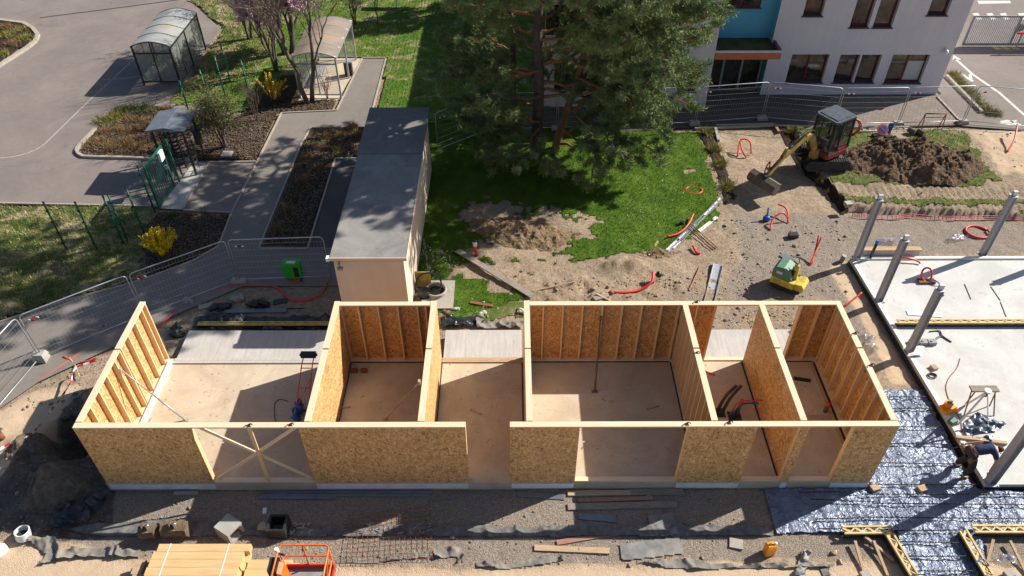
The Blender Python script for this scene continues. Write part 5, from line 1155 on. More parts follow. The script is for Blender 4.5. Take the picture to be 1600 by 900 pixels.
# ---------------------------------------------------------------- plate compactor
c = GG(1230, 452); t = local_thing('plate_compactor', (c.x, c.y+.15, c.z+.02), -.62, 'green and yellow diesel plate compactor on the gravel', 'compactor')
def hull(mb, prof, y0, y1): mb.extrude(prof, (0, y0, 0), (1, 0, 0), (0, 0, 1), (0, 1, 0), y1-y0)
mb = MB(); hull(mb, [(-.52, .12), (-.44, .03), (.42, .03), (.56, .14), (.56, .19), (-.52, .19)], -.36, .36); mb.build('base_plate', 'dark_metal', t)
mb = MB(); hull(mb, [(-.54, .2), (.30, .2), (.30, .46), (-.54, .50)], -.34, .34); mb.build('body', 'compactor_yellow', t)
mb = MB(); hull(mb, [(-.56, .51), (.12, .48), (.16, .56), (.02, .86), (-.2, .97), (-.46, .93), (-.57, .75)], -.31, .31); mb.build('hood', 'compactor_green', t)
mb = MB(); mb.box((-.05, -.14, .62), (.16, .14, .84)); mb.build('grille', 'black_plastic', t)
mb = MB(); hull(mb, [(.31, .2), (.62, .2), (.66, .36), (.56, .5), (.31, .46)], -.3, .3); mb.build('front_cover', 'compactor_yellow', t)
mb = MB(); mb.beam((.2, 0, .45), (.16, 0, 1.08), .16, .12); mb.build('drawbar', 'compactor_yellow', t)
mb = MB(); mb.tube([(.1, -.22, 1.22), (.16, -.16, 1.12), (.16, .16, 1.12), (.1, .22, 1.22)], .02, 6); mb.tube([(.0, 0, 1.2), (.16, 0, 1.1)], .03, 6); mb.build('handle', 'dark_metal', t)
mb = MB(); mb.box((-.42, -.318, .66), (-.2, -.312, .76)); mb.build('label_plate', 'white_paint', t)
# ---------------------------------------------------------------- soil heaps
def heap(name, c, rx, ry, h, mat, label, seed=0, rz=0, res=44, rough_=.35, flat=.0):
    vs = []; n = res
    for j in range(n+1):
        for i in range(n+1):
            u = -1+2*i/n; v = -1+2*j/n; r = hypot(u, v)
            x = c.x+(u*rx*cos(rz)-v*ry*sin(rz)); y = c.y+(u*rx*sin(rz)+v*ry*cos(rz))
            vs.append((x, y, r, u, v))
    A = np.array(vs); X, Y, Rr = A[:, 0], A[:, 1], A[:, 2]
    e = Rr+fbm(X, Y, 1.1, 3, 100+seed)*.55
    s = np.clip(1-e, 0, 1); s = np.where(s > flat, flat+(s-flat)*.5, s) if flat else s
    Z = gheight(X, Y)-.06+h*(s**.85)*(1+fbm(X, Y, 2.2, 5, 110+seed, .6)*rough_*2.6)+fbm(X, Y, 5, 3, 120+seed)*.16*(s > .02)
    F = [(j*(n+1)+i, j*(n+1)+i+1, (j+1)*(n+1)+i+1, (j+1)*(n+1)+i) for j in range(n) for i in range(n) if max(s[[j*(n+1)+i, j*(n+1)+i+1, (j+1)*(n+1)+i+1, (j+1)*(n+1)+i]]) > 0]
    mb = MB(); mb.add([(a, b, z) for a, b, z in zip(X, Y, Z)], F, False)
    o = single(mb, name, mat, label, 'soil heap'); clean(o); return o
def clean(o):
    bm = bmesh.new(); bm.from_mesh(o.data); bmesh.ops.delete(bm, geom=[v for v in bm.verts if not v.link_faces], context='VERTS'); bm.to_mesh(o.data); bm.free()
c = G(1415, 262); heap('soil_heap', c, 3.1, 1.9, 1.15, 'heap_brown', 'big dark brown heap of soil and sods right of the digger', 1, -.05, 80, .5, .5)
c = G(818, 362); heap('soil_heap', c, 2.3, 1.15, .42, 'heap_tan', 'low heap of tan soil on the middle lawn', 2, -.25, 60, .5)
c = G(1030, 396); heap('soil_heap', c, .9, .4, .28, 'heap_tan', 'small bank of soil at the lower tip of the middle lawn', 3, .2, 30)
c = G(92, 768); heap('soil_heap', c, 1.0, .8, .5, 'heap_grey', 'grey rubble heap beside the pit', 4, .2, 44)
c = G(60, 700); heap('soil_heap', c, .9, .7, .35, 'heap_grey', 'shaded mound of dark soil at the left of the pit', 5, .5, 40)
# scattered stones and clods: nobody could count them
rs = np.random.RandomState(5); mb = MB()
zones = [(GL([(830, 440), (1180, 420), (1180, 470), (830, 470)]), 330), (GL([(1130, 340), (1330, 340), (1330, 460), (1150, 470)]), 260), (GL([(0, 640), (110, 560), (170, 560), (120, 640)]), 90), (GL([(1100, 480), (1310, 480), (1310, 515), (1100, 515)]), 170),
         (GL([(1320, 200), (1600, 215), (1600, 330), (1320, 330)]), 200), (GL([(260, 480), (500, 455), (500, 500), (260, 515)]), 120), (GL([(0, 700), (150, 700), (170, 840), (0, 840)]), 260), (GL([(170, 770), (1180, 770), (1180, 890), (170, 880)]), 260), (GL([(690, 470), (820, 470), (820, 512), (690, 512)]), 40)]
for P_, n_ in zones:
    xs_ = [p.x for p in P_]; ys_ = [p.y for p in P_]; k = 0
    while k < n_:
        x = rs.uniform(min(xs_), max(xs_)); y = rs.uniform(min(ys_), max(ys_)); k += 1
        if sdist(x, y, P_) < 0 or sdist(x, y, LAWN) > 0: continue
        r = rs.uniform(.015, .035) if rs.rand() < .9 else rs.uniform(.035, .075)
        mb.blob((x, y, gz(x, y)+r*.3), (r*rs.uniform(.8, 1.5), r, r*.7), k % 17, 6, .4)
o = single(mb, 'stones', 'loose_stone', 'loose stones and clods scattered over the bare ground', 'stones'); o['kind'] = 'stuff'
# ---------------------------------------------------------------- red conduits and hoses
def ring(c, rx, ry, r, mat, label, turns=1.0, a0=0, z=.03, dz=.05, cat='conduit', flatz=0):
    pts = []; n = int(18*turns)
    for k in range(n+1):
        a = a0+2*pi*turns*k/n; pts.append(Vector((c.x+rx*cos(a)*(1-.05*k/n), c.y+ry*sin(a)*(1-.05*k/n), c.z+z+dz*k/n+flatz*sin(a))))
    mb = MB(); mb.tube(pts, r, 8); return single(mb, 'conduit', mat, label, cat)
ring(GG(1084, 299), .36, .30, .035, 'red_plastic', 'red conduit ring lying on the middle lawn', .95, .6)
ring(GG(1527, 364), .46, .42, .045, 'red_plastic', 'large red conduit ring on the gravel behind the white slab', 1.0, .3)
c = GG(1327, 210); 
for k in range(2): ring(c+Vector((k*.09, 0, .15)), .34, .12, .035, 'red_plastic', ('front', 'rear')[k]+' one of two upright red hose rings right of the digger cab', 1, 0, .25, 0, flatz=.32)
hose('conduit', [GG(1152, 245, .02), GG(1154, 234, .5), GG(1168, 236, .5), GG(1173, 243, .1)], .035, 'red_plastic', 'wider red conduit hoop sticking out of the dug-up path', 'conduit')
hose('conduit', [GG(1166, 247, .02), GG(1158, 244, .28), GG(1154, 237, .45)], .035, 'red_plastic', 'shorter red conduit next to the hoop on the dug-up path', 'conduit')
hose('conduit', [GG(1193, 284, .0), GG(1192, 280, .5), GG(1197, 276, .75), GG(1197, 285, .4), GG(1194, 290, .05)], .03, 'red_plastic', 'upright red loop beside the digger stick', 'conduit')
hose('conduit', [GG(1203, 360, .02), GG(1206, 350, .25), GG(1218, 345, .4), GG(1230, 346, .2)], .035, 'red_plastic', 'red conduit arching below the digger bucket', 'conduit')
hose('conduit', [GG(1231, 349, .02), GG(1226, 338, .35), GG(1213, 330, .35)], .035, 'red_plastic', 'red conduit leaning left below the digger bucket', 'conduit')
hose('conduit', [GG(1265, 415, .02), GG(1272, 400, .4), GG(1276, 392, .7)], .028, 'red_plastic', 'red tube leaning right, standing by the compactor', 'conduit'); hose('conduit', [GG(1268, 413, .02), GG(1271, 398, .4), GG(1271, 391, .75)], .028, 'red_plastic', 'red tube standing upright by the compactor', 'conduit')
hose('conduit', [GG(952, 457, .03), GG(975, 458, .04), GG(1000, 454, .05), GG(1017, 447, .2), GG(1019, 436, .35)], .05, 'red_plastic', 'thick red conduit curving up behind the long rear wall', 'conduit')
c = GG(1028, 437, .25); mb = MB(); mb.blob(c, .12, 1, 12, .1); single(mb, 'black_ball', 'black_plastic', 'round black plug at the end of the thick red conduit', 'plug')
hose('conduit', [GG(1042, 373, .1), GG(1060, 368, .12), GG(1074, 356, .15), GG(1082, 342, .25)], .04, 'red_plastic', 'red conduit lying across the grey channels', 'conduit')
hose('conduit', [GG(1082, 387, .1), GG(1088, 396, .06), GG(1094, 397, .04)], .05, 'red_plastic', 'short red conduit stub near the steel bars', 'conduit')
plank((1077, 455), (1094, 418), .06, .05, 'reddish_board', 'thin red stake lying on the soil left of the long channel', 'stake', name='stake')
hose('conduit', [GG(1573, 239, .05), GG(1580, 228, .3), GG(1581, 212, .6)], .04, 'red_plastic', 'red conduit standing in the pale soil at the far right', 'conduit')
hose('conduit', [GG(1318, 480, .05), GG(1330, 474, .15), GG(1342, 467, .3)], .035, 'red_plastic', 'pinkish red conduit at the rear right corner of the timber building', 'conduit')
hose('conduit', [G(1402, 405, .0), G(1416, 403, .12), G(1434, 408, .05), G(1438, 412, .0)], .035, 'red_plastic', 'red conduit bend at the back edge of the white slab', 'conduit')
c = G(1446, 440, -.05); ring(c+Vector((0, .1, .0)), .2, .15, .035, 'red_plastic', 'red hose loop standing on the white slab', 1, 0, .25, 0, flatz=.2)
mb = MB(); mb.box((c.x-.3, c.y-.15, -.048), (c.x+.3, c.y+.1, .04)); single(mb, 'floor_box', 'rust', 'small rusty floor box under the red hose loop', 'box')
hose('hose', [c+Vector((0, -.05, .1)), c+Vector((.25, -.1, .15)), c+Vector((.45, -.35, .04)), c+Vector((.3, -.8, .03))], .025, 'blue_plastic', 'thin blue hose beside the red loop on the white slab', 'hose')
c = G(1359, 405, -.05); t = thing('vent_pipe', c, 'black pipe with blue cap at the rear corner of the white slab', 'pipe'); mb = MB(); mb.tube([c, c+Vector((.05, .05, .75))], .055, 10); mb.build('pipe', 'black_plastic', t); mb = MB(); mb.tube([c+Vector((.05, .05, .74)), c+Vector((.055, .055, .86))], .068, 10); mb.build('cap', 'blue_plastic', t)
# orange supply hose on the left
hose('orange_hose', [GG(-6, 640, .04), GG(30, 618, .04), GG(60, 597, .05), GG(100, 571, .06), GG(122, 556, .06), GG(128, 552, .05)], .032, 'orange_hose', 'orange conduit on the asphalt by the near fence', 'conduit')
hose('orange_hose', [GG(101, 560, .1), GG(118, 567, .05), GG(135, 566, .05), GG(152, 560, .05)], .03, 'orange_hose', 'short orange conduit crossing the longer one', 'conduit')
hose('red_hose', [GG(245, 515, .05), GG(262, 500, .05), GG(285, 478, .05), GG(320, 462, .05), GG(368, 449, .06), GG(400, 446, .05), GG(432, 450, .05), GG(452, 468, .05), GG(480, 470, .05), GG(502, 460, .05), GG(513, 443, .1)], .032, 'red_plastic', 'long red hose winding below the fence to the green cabinet', 'hose')
hose('yellow_tape', [GG(110, 562, .1), GG(118, 572, .06), GG(124, 586, .12), GG(126, 592, .1)], .018, 'formwork_yellow', 'yellow strap tied over the orange conduits', 'strap')
def tape(pts, label, w=.07):
    P_ = curve([GG(a, b, h) for a, b, h in pts], 8); vs = []; fs = []; run = [0]
    for a, b in zip(P_, P_[1:]): run.append(run[-1]+(b-a).length)
    for i, p in enumerate(P_): tw = .6*sin(i*.8); vs += [p+Vector((sin(tw)*.02, 0, -w/2)), p+Vector((-sin(tw)*.02, .02, w/2))]
    n = len(P_)-1; fs = [(2*i, 2*i+2, 2*i+3, 2*i+1) for i in range(n)]
    o = MB().add(vs, fs).build('barrier_tape', 'barrier_tape'); tag(o, label, 'barrier tape')
    at_ = o.data.attributes.new('run', 'FLOAT', 'POINT')
    for i in range(len(vs)): at_.data[i].value = run[i//2]
tape([(0, 735, .5), (8, 712, .3), (20, 700, .2), (50, 690, .25), (80, 672, .5), (92, 655, .5), (103, 635, .4), (118, 610, .4), (124, 590, .4), (140, 582, .4), (156, 577, .4)], 'red and white barrier tape slung round the pit')
for (px, py, r_, lab) in ((119, 619, .13, 'grey pipe socket ring at the pit edge, in the sun line'), (103, 652, .16, 'dark pipe cap at the pit edge')):
    c = GG(px, py, .05); mb = MB(); mb.tube([c+Vector((r_*cos(a*pi/8), r_*.9*sin(a*pi/8), 0)) for a in range(16)], .035, 6, closed=True); single(mb, 'pipe_ring', 'grey_plastic' if r_ < .15 else 'black_plastic', lab, 'pipe ring')
c = GG(38, 840); t = thing('pipe_ring', c, 'wide pale pipe socket lying at the sand edge, lower left', 'pipe'); mb = MB(); mb.tube([c+Vector((0, 0, .03)), c+Vector((.03, .04, .26))], .19, 20, caps=False); mb.build('socket', 'white_plastic', t); mb = MB(); mb.tube([c+Vector((.17*cos(a*pi/10)+.03, .17*sin(a*pi/10)+.04, .26)) for a in range(20)], .02, 6, closed=True); mb.build('rim', 'white_plastic', t); mb = MB(); mb.tube([c+Vector((0, 0, .04)), c+Vector((.02, .02, .1))], .175, 20); mb.build('inside', 'black_plastic', t)
c = GG(2, 686); mb = MB(); mb.tube([c, c+Vector((0, 0, .3))], .12, 12); single(mb, 'rusty_stub', 'rust', 'rusty post stub at the left picture edge', 'post')
c = GG(-4, 865); mb = MB(); mb.blob(c+Vector((0, 0, .1)), (.3, .25, .18), 3, 10, .3); single(mb, 'white_sack', 'white_paint', 'white sack cut by the left picture edge', 'sack')
# long metal rails along the broken asphalt edge
plank((95, 566), (232, 507), .14, .05, 'galvanised', 'near long grey profile on the asphalt left of the gable wall', 'profile', name='metal_profile'); plank((80, 560), (190, 520), .05, .04, 'dark_metal', 'thin dark rod left of the gable wall', 'rod', name='metal_profile')
plank((328, 489), (448, 487), .18, .08, 'blue_grey_sheet', 'bluish profile behind the ribbed slab', 'profile', name='metal_profile'); plank((400, 484), (476, 482), .03, .02, 'dark_metal', 'thin rod at the end of the bluish profile', 'rod', name='metal_profile')
# aluminium channels, boards on the lawn and behind
def channel(a, b, w, label, mat='galvanised'):
    A = GG(*a, .03); B_ = GG(*b, .03); d = (B_-A).normalized(); s_ = Vector((-d.y, d.x, 0)).normalized(); t_ = .012
    mb = MB(); mb.beam(A, B_, w, t_)
    for k in (-1, 1): mb.beam(A+s_*k*(w/2-t_/2)+Vector((0, 0, .05)), B_+s_*k*(w/2-t_/2)+Vector((0, 0, .05)), t_, .085)
    return single(mb, 'metal_channel', mat, label, 'channel')
channel((1041, 395), (1118, 322), .14, 'long pale channel on the lawn, left one of the pair'); channel((1046, 397), (1127, 311), .12, 'long grey channel on the lawn, right one of the pair')
channel((1106, 480), (1122, 414), .36, 'wide long grey channel behind the long rear wall'); plank((1092, 362), (1120, 340), .14, .04, 'white_paint', 'short white board beside the two channels on the lawn')
plank((1014, 400), (1028, 378), .07, .05, 'light_board', 'short wooden stake at the edge of the middle lawn', 'stake', name='stake')
for a, b, l in (((1069, 355), (1112, 392), 'left one'), ((1074, 353), (1117, 391), 'middle one'), ((1078, 353), (1121, 389), 'right one')):
    A = GG(*a, .12); B_ = GG(*b, .04); mb = MB(); mb.tube([A, B_], .018, 6); single(mb, 'steel_bar', 'rust', l+' of the rusty bars across the channels', 'steel bar')
c = GG(1065, 351, .06); mb = MB(); mb.tube([c-Vector((0, 0, .06)), c+Vector((0, 0, .12))], .09, 10); single(mb, 'bucket', 'black_plastic', 'small dark bucket on the lawn by the channels', 'bucket')
plank(GG(715, 396, .12), GG(832, 467, .10), .24, .05, 'grey_board', 'long grey board lying across the lawn towards the rear wall'); plank((663, 372), (671, 425), .14, .03, 'grey_board', 'short grey board on the lawn beside the cabin')
plank((830, 456), (898, 441), .03, .03, 'light_board', 'thin slat on the soil right of the long grey board', 'slat', name='slat'); plank((892, 428), (906, 452), .03, .03, 'light_board', 'thin slat standing up on the tan soil', 'slat', name='slat')
plank((734, 474), (770, 480), .12, .08, 'rust', 'rusty gutter piece on the grass behind the doorway gap', 'gutter', name='gutter'); plank((775, 473), (830, 468), .03, .03, 'galvanised', 'thin grey rod on the grass behind the doorway gap', 'rod', name='metal_profile')
hose('green_line', [GG(700, 500, .03), GG(730, 491, .03), GG(790, 487, .03), GG(822, 480, .05)], .012, 'green_cabinet', 'thin green line on the grass behind the doorway gap', 'string')
plank((928, 468), (950, 462), .2, .05, 'grey_board', 'left dark board piece behind the long rear wall'); plank((932, 460), (952, 470), .06, .04, 'light_board', 'light slat over the dark board behind the rear wall', 'slat', name='slat')
# fluorescent marker figure: red stand on the lawn
c = GG(745, 400); t = thing('hydrant_standpipe', c, 'red and white standpipe standing on the lawn by the long grey board', 'standpipe'); mb = MB(); mb.tube([c, c+Vector((-.05, 0, .55))], .06, 8); mb.build('pipe', 'red_plastic', t); mb = MB(); mb.tube([c+Vector((-.05, 0, .5)), c+Vector((-.06, 0, .68))], .08, 8); mb.build('head', 'white_plastic', t); mb = MB(); mb.tube([c+Vector((-.14, 0, .72)), c+Vector((.02, 0, .72))], .035, 6); mb.build('handle', 'black_plastic', t)
# manhole with ring and yellow panel beside the cabin
c = GG(688, 462); mb = MB(); mb.box((c.x-.65, c.y-.75, GZ+.0), (c.x+.5, c.y+.75, GZ+.07)); single(mb, 'manhole_slab', 'block_concrete', 'grey concrete slab with a manhole beside the cabin', 'slab')
t = thing('manhole_shaft', (c.x-.15, c.y+.1, GZ+.07), 'round dark manhole shaft on its concrete slab', 'manhole'); mb = MB(); mb.tube([(c.x-.15, c.y+.1, GZ+.072), (c.x-.15, c.y+.1, GZ+.2)], .36, 24, caps=False); mb.tube([(c.x-.15+.36*cos(a*pi/12), c.y+.1+.36*sin(a*pi/12), GZ+.2) for a in range(24)], .04, 6, closed=True); mb.build('ring', 'block_concrete', t); mb = MB(); mb.tube([(c.x-.15, c.y+.1, GZ+.074), (c.x-.15, c.y+.1, GZ+.08)], .33, 24); mb.build('opening', 'black_plastic', t)
c2 = GG(662, 452); mb = MB(); mb.box((c2.x-.28, c2.y+.05, GZ+.03), (c2.x+.28, c2.y+.11, GZ+.72)); single(mb, 'yellow_board', 'digger_yellow', 'yellow panel leaning by the cabin wall near the manhole', 'panel')
c3 = GG(671, 458); mb = MB(); mb.tube([(c3.x+.46*cos(a*pi/14), c3.y+.3*sin(a*pi/14), GZ+.42+.28*sin(a*pi/14)) for a in range(28)], .03, 6, closed=True); single(mb, 'hose_ring', 'black_plastic', 'black hose ring leaning on the yellow panel', 'hose')
mb = MB(); mb.tube([(c3.x-.15, c3.y-.25, GZ+.03), (c3.x-.15, c3.y-.25, GZ+.34)], .2, 16); single(mb, 'black_tub', 'black_plastic', 'black round tub between the yellow panel and the manhole', 'tub')
for i, (px, py, r_, lab) in enumerate(((716, 484, .12, 'pale stone left of the rusty gutter piece'), (757, 492, .16, 'lump of rubble below the rusty gutter piece'), (812, 488, .15, 'lump of rubble by the edge of the rear wall'), (690, 498, .2, 'pinkish rubble pile behind the cross wall'), (698, 488, .14, 'reddish rubble lump near the manhole slab'))):
    mb = MB(); c = GG(px, py)
    for k in range(3): mb.blob(c+Vector((random.uniform(-r_, r_), random.uniform(-r_, r_)*.5, r_*.3)), (r_*.8, r_*.6, r_*.45), i*3+k, 8, .5)
    single(mb, 'rubble', 'broken_concrete' if i < 3 else 'heap_tan', lab, 'rubble')
# green cabinet
c = GG(462, 438); t = thing('green_cabinet', c, 'bright green power distribution cabinet by the fence', 'cabinet')
mb = MB(); mb.box((c.x-.30, c.y-.15, c.z+.22), (c.x+.30, c.y+.15, c.z+.85)); mb.build('body', 'green_cabinet', t); mb = MB(); mb.box((c.x-.32, c.y-.19, c.z+.851), (c.x+.32, c.y+.18, c.z+.9)); mb.build('lid', 'green_cabinet', t)
mb = MB(); mb.box((c.x-.16, c.y-.1, c.z+.901), (c.x+.16, c.y+.04, c.z+.905)); mb.build('plate', 'white_paint', t); mb = MB(); mb.box((c.x+.06, c.y-.158, c.z+.3), (c.x+.24, c.y-.151, c.z+.75)); mb.build('socket_panel', 'black_plastic', t)
for dx in (-.26, .26): mb = MB(); mb.beam((c.x+dx, c.y, c.z), (c.x+dx, c.y, c.z+.22), .05, .05); mb.build('leg', 'dark_metal', t)
mb = MB(); mb.box((c.x-.05, c.y-.24, c.z+.12), (c.x+.22, c.y-.16, c.z+.2)); mb.build('plug', 'red_plastic', t)
hose('cable', [c+Vector((.2, -.15, .2)), c+Vector((.45, -.25, .02)), c+Vector((.9, -.6, .02)), c+Vector((1.1, -1.0, .02))], .012, 'black_plastic', 'thin black cable from the green cabinet to the cabin', 'cable')
for i, (px, py, lab) in enumerate(((348, 482, 'dark crumpled rubble sack nearest the bluish profile'), (404, 477, 'dark crumpled sheet right of the pale stone'), (438, 472, 'dark flat offcut near the red hose'), (272, 520, 'dark rubble beside the left gable wall'), (376, 470, 'pale flat stone behind the ribbed slab'), (301, 473, 'grey stone under the fence rail'), (322, 479, 'grey bent sheet between the stones'))):
    c = GG(px, py); mb = MB()
    if i in (2, 6): mb.box((c.x-.25, c.y-.12, c.z+.01), (c.x+.25, c.y+.12, c.z+.05), .3)
    else:
        for k in range(3 if i < 4 else 1): mb.blob(c+Vector((random.uniform(-.2, .2), random.uniform(-.15, .15), .05)), (.22, .15, .12), i*5+k, 9, .8)
    single(mb, 'rubble', 'black_film' if i < 4 else 'block_concrete', lab, 'rubble')
# ladder, signs, trestle near the soil heap
A = GG(1338, 206, .06); B_ = GG(1422, 205, .06); t = thing('ladder', A, 'aluminium ladder lying on the grass behind the soil heap', 'ladder'); mb = MB()
for dy in (-.16, .22): mb.beam(A+Vector((0, dy, .05)), B_+Vector((0, dy, .05)), .04, .07)
mb.build('rails', 'galvanised', t); mb = MB()
for k in range(1, 9): q = A.lerp(B_, k/9); mb.tube([q+Vector((0, -.16, .05)), q+Vector((0, .22, .05))], .018, 6)
mb.build('rungs', 'galvanised', t)
c = GG(1376, 212); t = thing('road_sign', c, 'round blue and red no parking sign lying among the rubbish', 'sign'); n_ = Vector((0, -.75, .66)); u_ = Vector((1, 0, 0)); v_ = Vector((0, .66, .75)); cc = c+Vector((0, 0, .32))
def disc(mb, c_, r, n=24, a0=0, a1=2*pi): mb.add([c_]+[c_+u_*r*cos(a0+(a1-a0)*k/n)+v_*r*sin(a0+(a1-a0)*k/n) for k in range(n+1)], [(0, k+1, k+2) for k in range(n)])
mb = MB(); mb.tube([cc-n_*.03, cc-n_*.003], .26, 24); mb.build('back', 'galvanised', t); mb = MB(); disc(mb, cc, .25); mb.build('red_rim', 'red_plastic', t); mb = MB(); disc(mb, cc+n_*.004, .19); mb.build('blue_field', 'blue_plastic', t)
mb = MB(); mb.beam(cc+n_*.008+(u_*-.13+v_*.13), cc+n_*.008+(u_*.13-v_*.13), .045, .004, n_); mb.build('red_bar', 'red_plastic', t)
mb = MB(); mb.box((c.x-.45, c.y-.2, c.z+.02), (c.x-.08, c.y+.0, c.z+.14), .2); single(mb, 'sign_foot', 'black_plastic', 'left black rubber sign foot by the round sign', 'sign foot'); mb = MB(); mb.box((c.x+.05, c.y-.3, c.z+.02), (c.x+.42, c.y-.12, c.z+.14), .5); single(mb, 'sign_foot', 'black_plastic', 'right black rubber sign foot by the round sign', 'sign foot')
c = GG(1386, 210); mb = MB(); mb.beam(c+Vector((0, 0, .05)), c+Vector((.12, .1, .5)), .22, .04); single(mb, 'blue_board', 'blue_plastic', 'small blue and white board right of the round sign', 'board')
A = GG(1434, 207); B_ = GG(1466, 207); t = thing('trestle', A, 'rusty red steel trestle in front of the fence', 'trestle'); mb = MB(); mb.tube([A+Vector((.05, 0, 1.0)), B_+Vector((0, 0, 1.0))], .03, 6); mb.tube([A+Vector((.1, 0, .8)), B_+Vector((-.05, 0, .8))], .015, 6); mb.build('top_bar', 'rust', t)
for q in (A, B_):
    for s in (-.22, .22): mb = MB(); mb.tube([q+Vector((0, s, 0)), q+Vector((.02, 0, 1.0))], .022, 6); mb.build('leg', 'rust', t)
for (px, py, lab) in ((1424, 210, 'first tree stump end behind the soil heap'), (1438, 212, 'second tree stump end behind the soil heap')):
    c = GG(px, py); mb = MB(); mb.tube([c+Vector((-.1, .2, .15)), c+Vector((.1, -.1, .15))], .13, 10); single(mb, 'log', 'bark_grey', lab, 'log')
c = GG(1509, 270); mb = MB()
for k in range(4): mb.box((c.x-.3+k*.12, c.y-.15+.1*(k % 2), c.z+.02+.03*k), (c.x-.0+k*.12, c.y+.02+.1*(k % 2), c.z+.06+.03*k), .4*k)
single(mb, 'broken_slabs', 'broken_concrete', 'small pile of broken grey slabs right of the soil heap', 'rubble')
c = GG(1323, 322); mb = MB()
for k in range(3): mb.box((c.x-.12, c.y-.15, c.z+.03+.06*k), (c.x+.14, c.y+.1, c.z+.08+.06*k), .1*k)
single(mb, 'slab_offcuts', 'crepi', 'three pale offcuts at the lower end of the right mulch border', 'offcut')
for (a, b, lab) in (((1118, 199), (1210, 197), 'fallen kerb stone behind the dug-up path'), ((1209, 196), (1216, 209), 'loose kerb stone at the right of the dug-up path'), ((1117, 202), (1122, 222), 'kerb stone at the left of the dug-up path')):
    plank(a, b, .12, .14, 'reddish_board' if a[0] == 1209 else 'block_concrete', lab, 'kerb stone', name='kerb_stone')
c = GG(1240, 370); mb = MB(); mb.box((c.x-.2, c.y-.12, c.z+.0), (c.x+.14, c.y+.12, c.z+.16), .1); single(mb, 'dark_block', 'black_plastic', 'dark square block on the gravel below the digger', 'block')
c = GG(1197, 345); mb = MB(); mb.blob(c+Vector((0, 0, .12)), (.17, .13, .12), 2, 10, .2); mb.tube([c+Vector((0, 0, .15)), c+Vector((.02, .15, .55))], .035, 6); single(mb, 'blue_pump', 'blue_plastic', 'small blue pump on the gravel under the digger bucket', 'pump')
c = GG(1228, 403); mb = MB(); mb.box((c.x-.15, c.y-.25, c.z+.02), (c.x+.15, c.y+.2, c.z+.06), .5); single(mb, 'metal_plate', 'blue_grey_sheet', 'bent grey plate behind the compactor', 'plate')
c = GG(1314, 409); mb = MB(); mb.tube([c, c+Vector((.05, 0, .3))], .09, 10); single(mb, 'pipe_socket', 'grey_plastic', 'grey pipe socket by the corner of the white slab', 'pipe')
# pink warning mesh along the bank
P_ = [GG(x, y, .03) for x, y in ((1332, 340), (1355, 342), (1400, 344), (1420, 341), (1460, 344), (1500, 345), (1560, 344), (1640, 349))]
mb = MB(); cu = curve(P_, 6)
for i in range(len(cu)-1):
    for k in range(3): mb.beam(cu[i]+Vector((0, .05*k, .015+.05*k)), cu[i+1]+Vector((0, .05*k, .015+.05*k)), .022, .008)
    mb.beam(cu[i], cu[i]+Vector((0, .11, .12)), .03, .008)
single(mb, 'warning_mesh', 'pink_mesh', 'strip of pink red warning mesh at the foot of the grass bank', 'warning mesh')
# ---------------------------------------------------------------- sheets of film and geotextile
def sheet(name, poly, mat, label, z=.02, amp=.06, s=2.2, res=.035, cat='sheet', seed=0, z_abs=None, jag=.03):
    px_ = [p[0] for p in poly]; py_ = [p[1] for p in poly]; xs = np.arange(min(px_)-.1, max(px_)+.1, res); ys = np.arange(min(py_)-.1, max(py_)+.1, res)
    X, Y = np.meshgrid(xs, ys); D = sdist(X, Y, poly)+fbm(X, Y, 1.5, 2, 130+seed)*jag*2
    rg = 1-np.abs(fbm(X, Y, s, 3, 140+seed)*4); Z = (gheight(X, Y) if z_abs is None else z_abs)+z+np.clip(rg, 0, 1)**2*amp+fbm(X, Y, 5, 2, 150+seed)*amp*.3
    keep = (D[:-1, :-1] > 0) & (D[1:, :-1] > 0) & (D[:-1, 1:] > 0) & (D[1:, 1:] > 0)
    I = np.arange(X.size).reshape(X.shape); F = np.stack([I[:-1, :-1], I[:-1, 1:], I[1:, 1:], I[1:, :-1]], -1)[keep]
    used = np.unique(F); mp = np.full(X.size, -1); mp[used] = np.arange(len(used)); V = np.stack([X.ravel(), Y.ravel(), Z.ravel()], 1)[used]
    mb = MB(); mb.add(V.tolist(), mp[F].tolist(), True); return single(mb, name, mat, label, cat)
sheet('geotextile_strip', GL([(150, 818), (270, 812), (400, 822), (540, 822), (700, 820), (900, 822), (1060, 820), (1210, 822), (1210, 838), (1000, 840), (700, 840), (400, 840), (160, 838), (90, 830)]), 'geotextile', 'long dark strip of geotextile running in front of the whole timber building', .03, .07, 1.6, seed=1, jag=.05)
sheet('geotextile_strip', GL([(742, 877), (790, 880), (830, 872), (880, 868), (900, 872), (860, 882), (800, 889), (742, 888)]), 'geotextile_dusty', 'grey geotextile edge curling under the light board in front', .03, .10, 2, seed=2)
sheet('geotextile_strip', GL([(995, 876), (1080, 872), (1110, 880), (1190, 882), (1310, 880), (1300, 888), (1180, 888), (1090, 890), (1040, 888)]), 'geotextile_dusty', 'grey geotextile edge below the grey mat and orange canister', .03, .10, 2, seed=3)
sheet('geotextile_strip', GL([(676, 856), (718, 852), (728, 868), (722, 884), (714, 872), (678, 872)]), 'geotextile_dusty', 'folded grey geotextile end right of the rusty mesh', .03, .12, 2.5, seed=4)
sheet('geotextile_strip', GL([(522, 873), (600, 870), (676, 860), (676, 871), (600, 879), (524, 882)]), 'geotextile_dusty', 'dusty geotextile edge under the rusty mesh', .02, .05, 2, seed=5)
sheet('geotextile_strip', GL([(40, 842), (92, 843), (100, 858), (150, 858), (222, 858), (222, 872), (120, 873), (60, 884), (72, 868)]), 'geotextile_dusty', 'crumpled dusty geotextile beside the pale pipe socket', .04, .16, 2.2, seed=6)
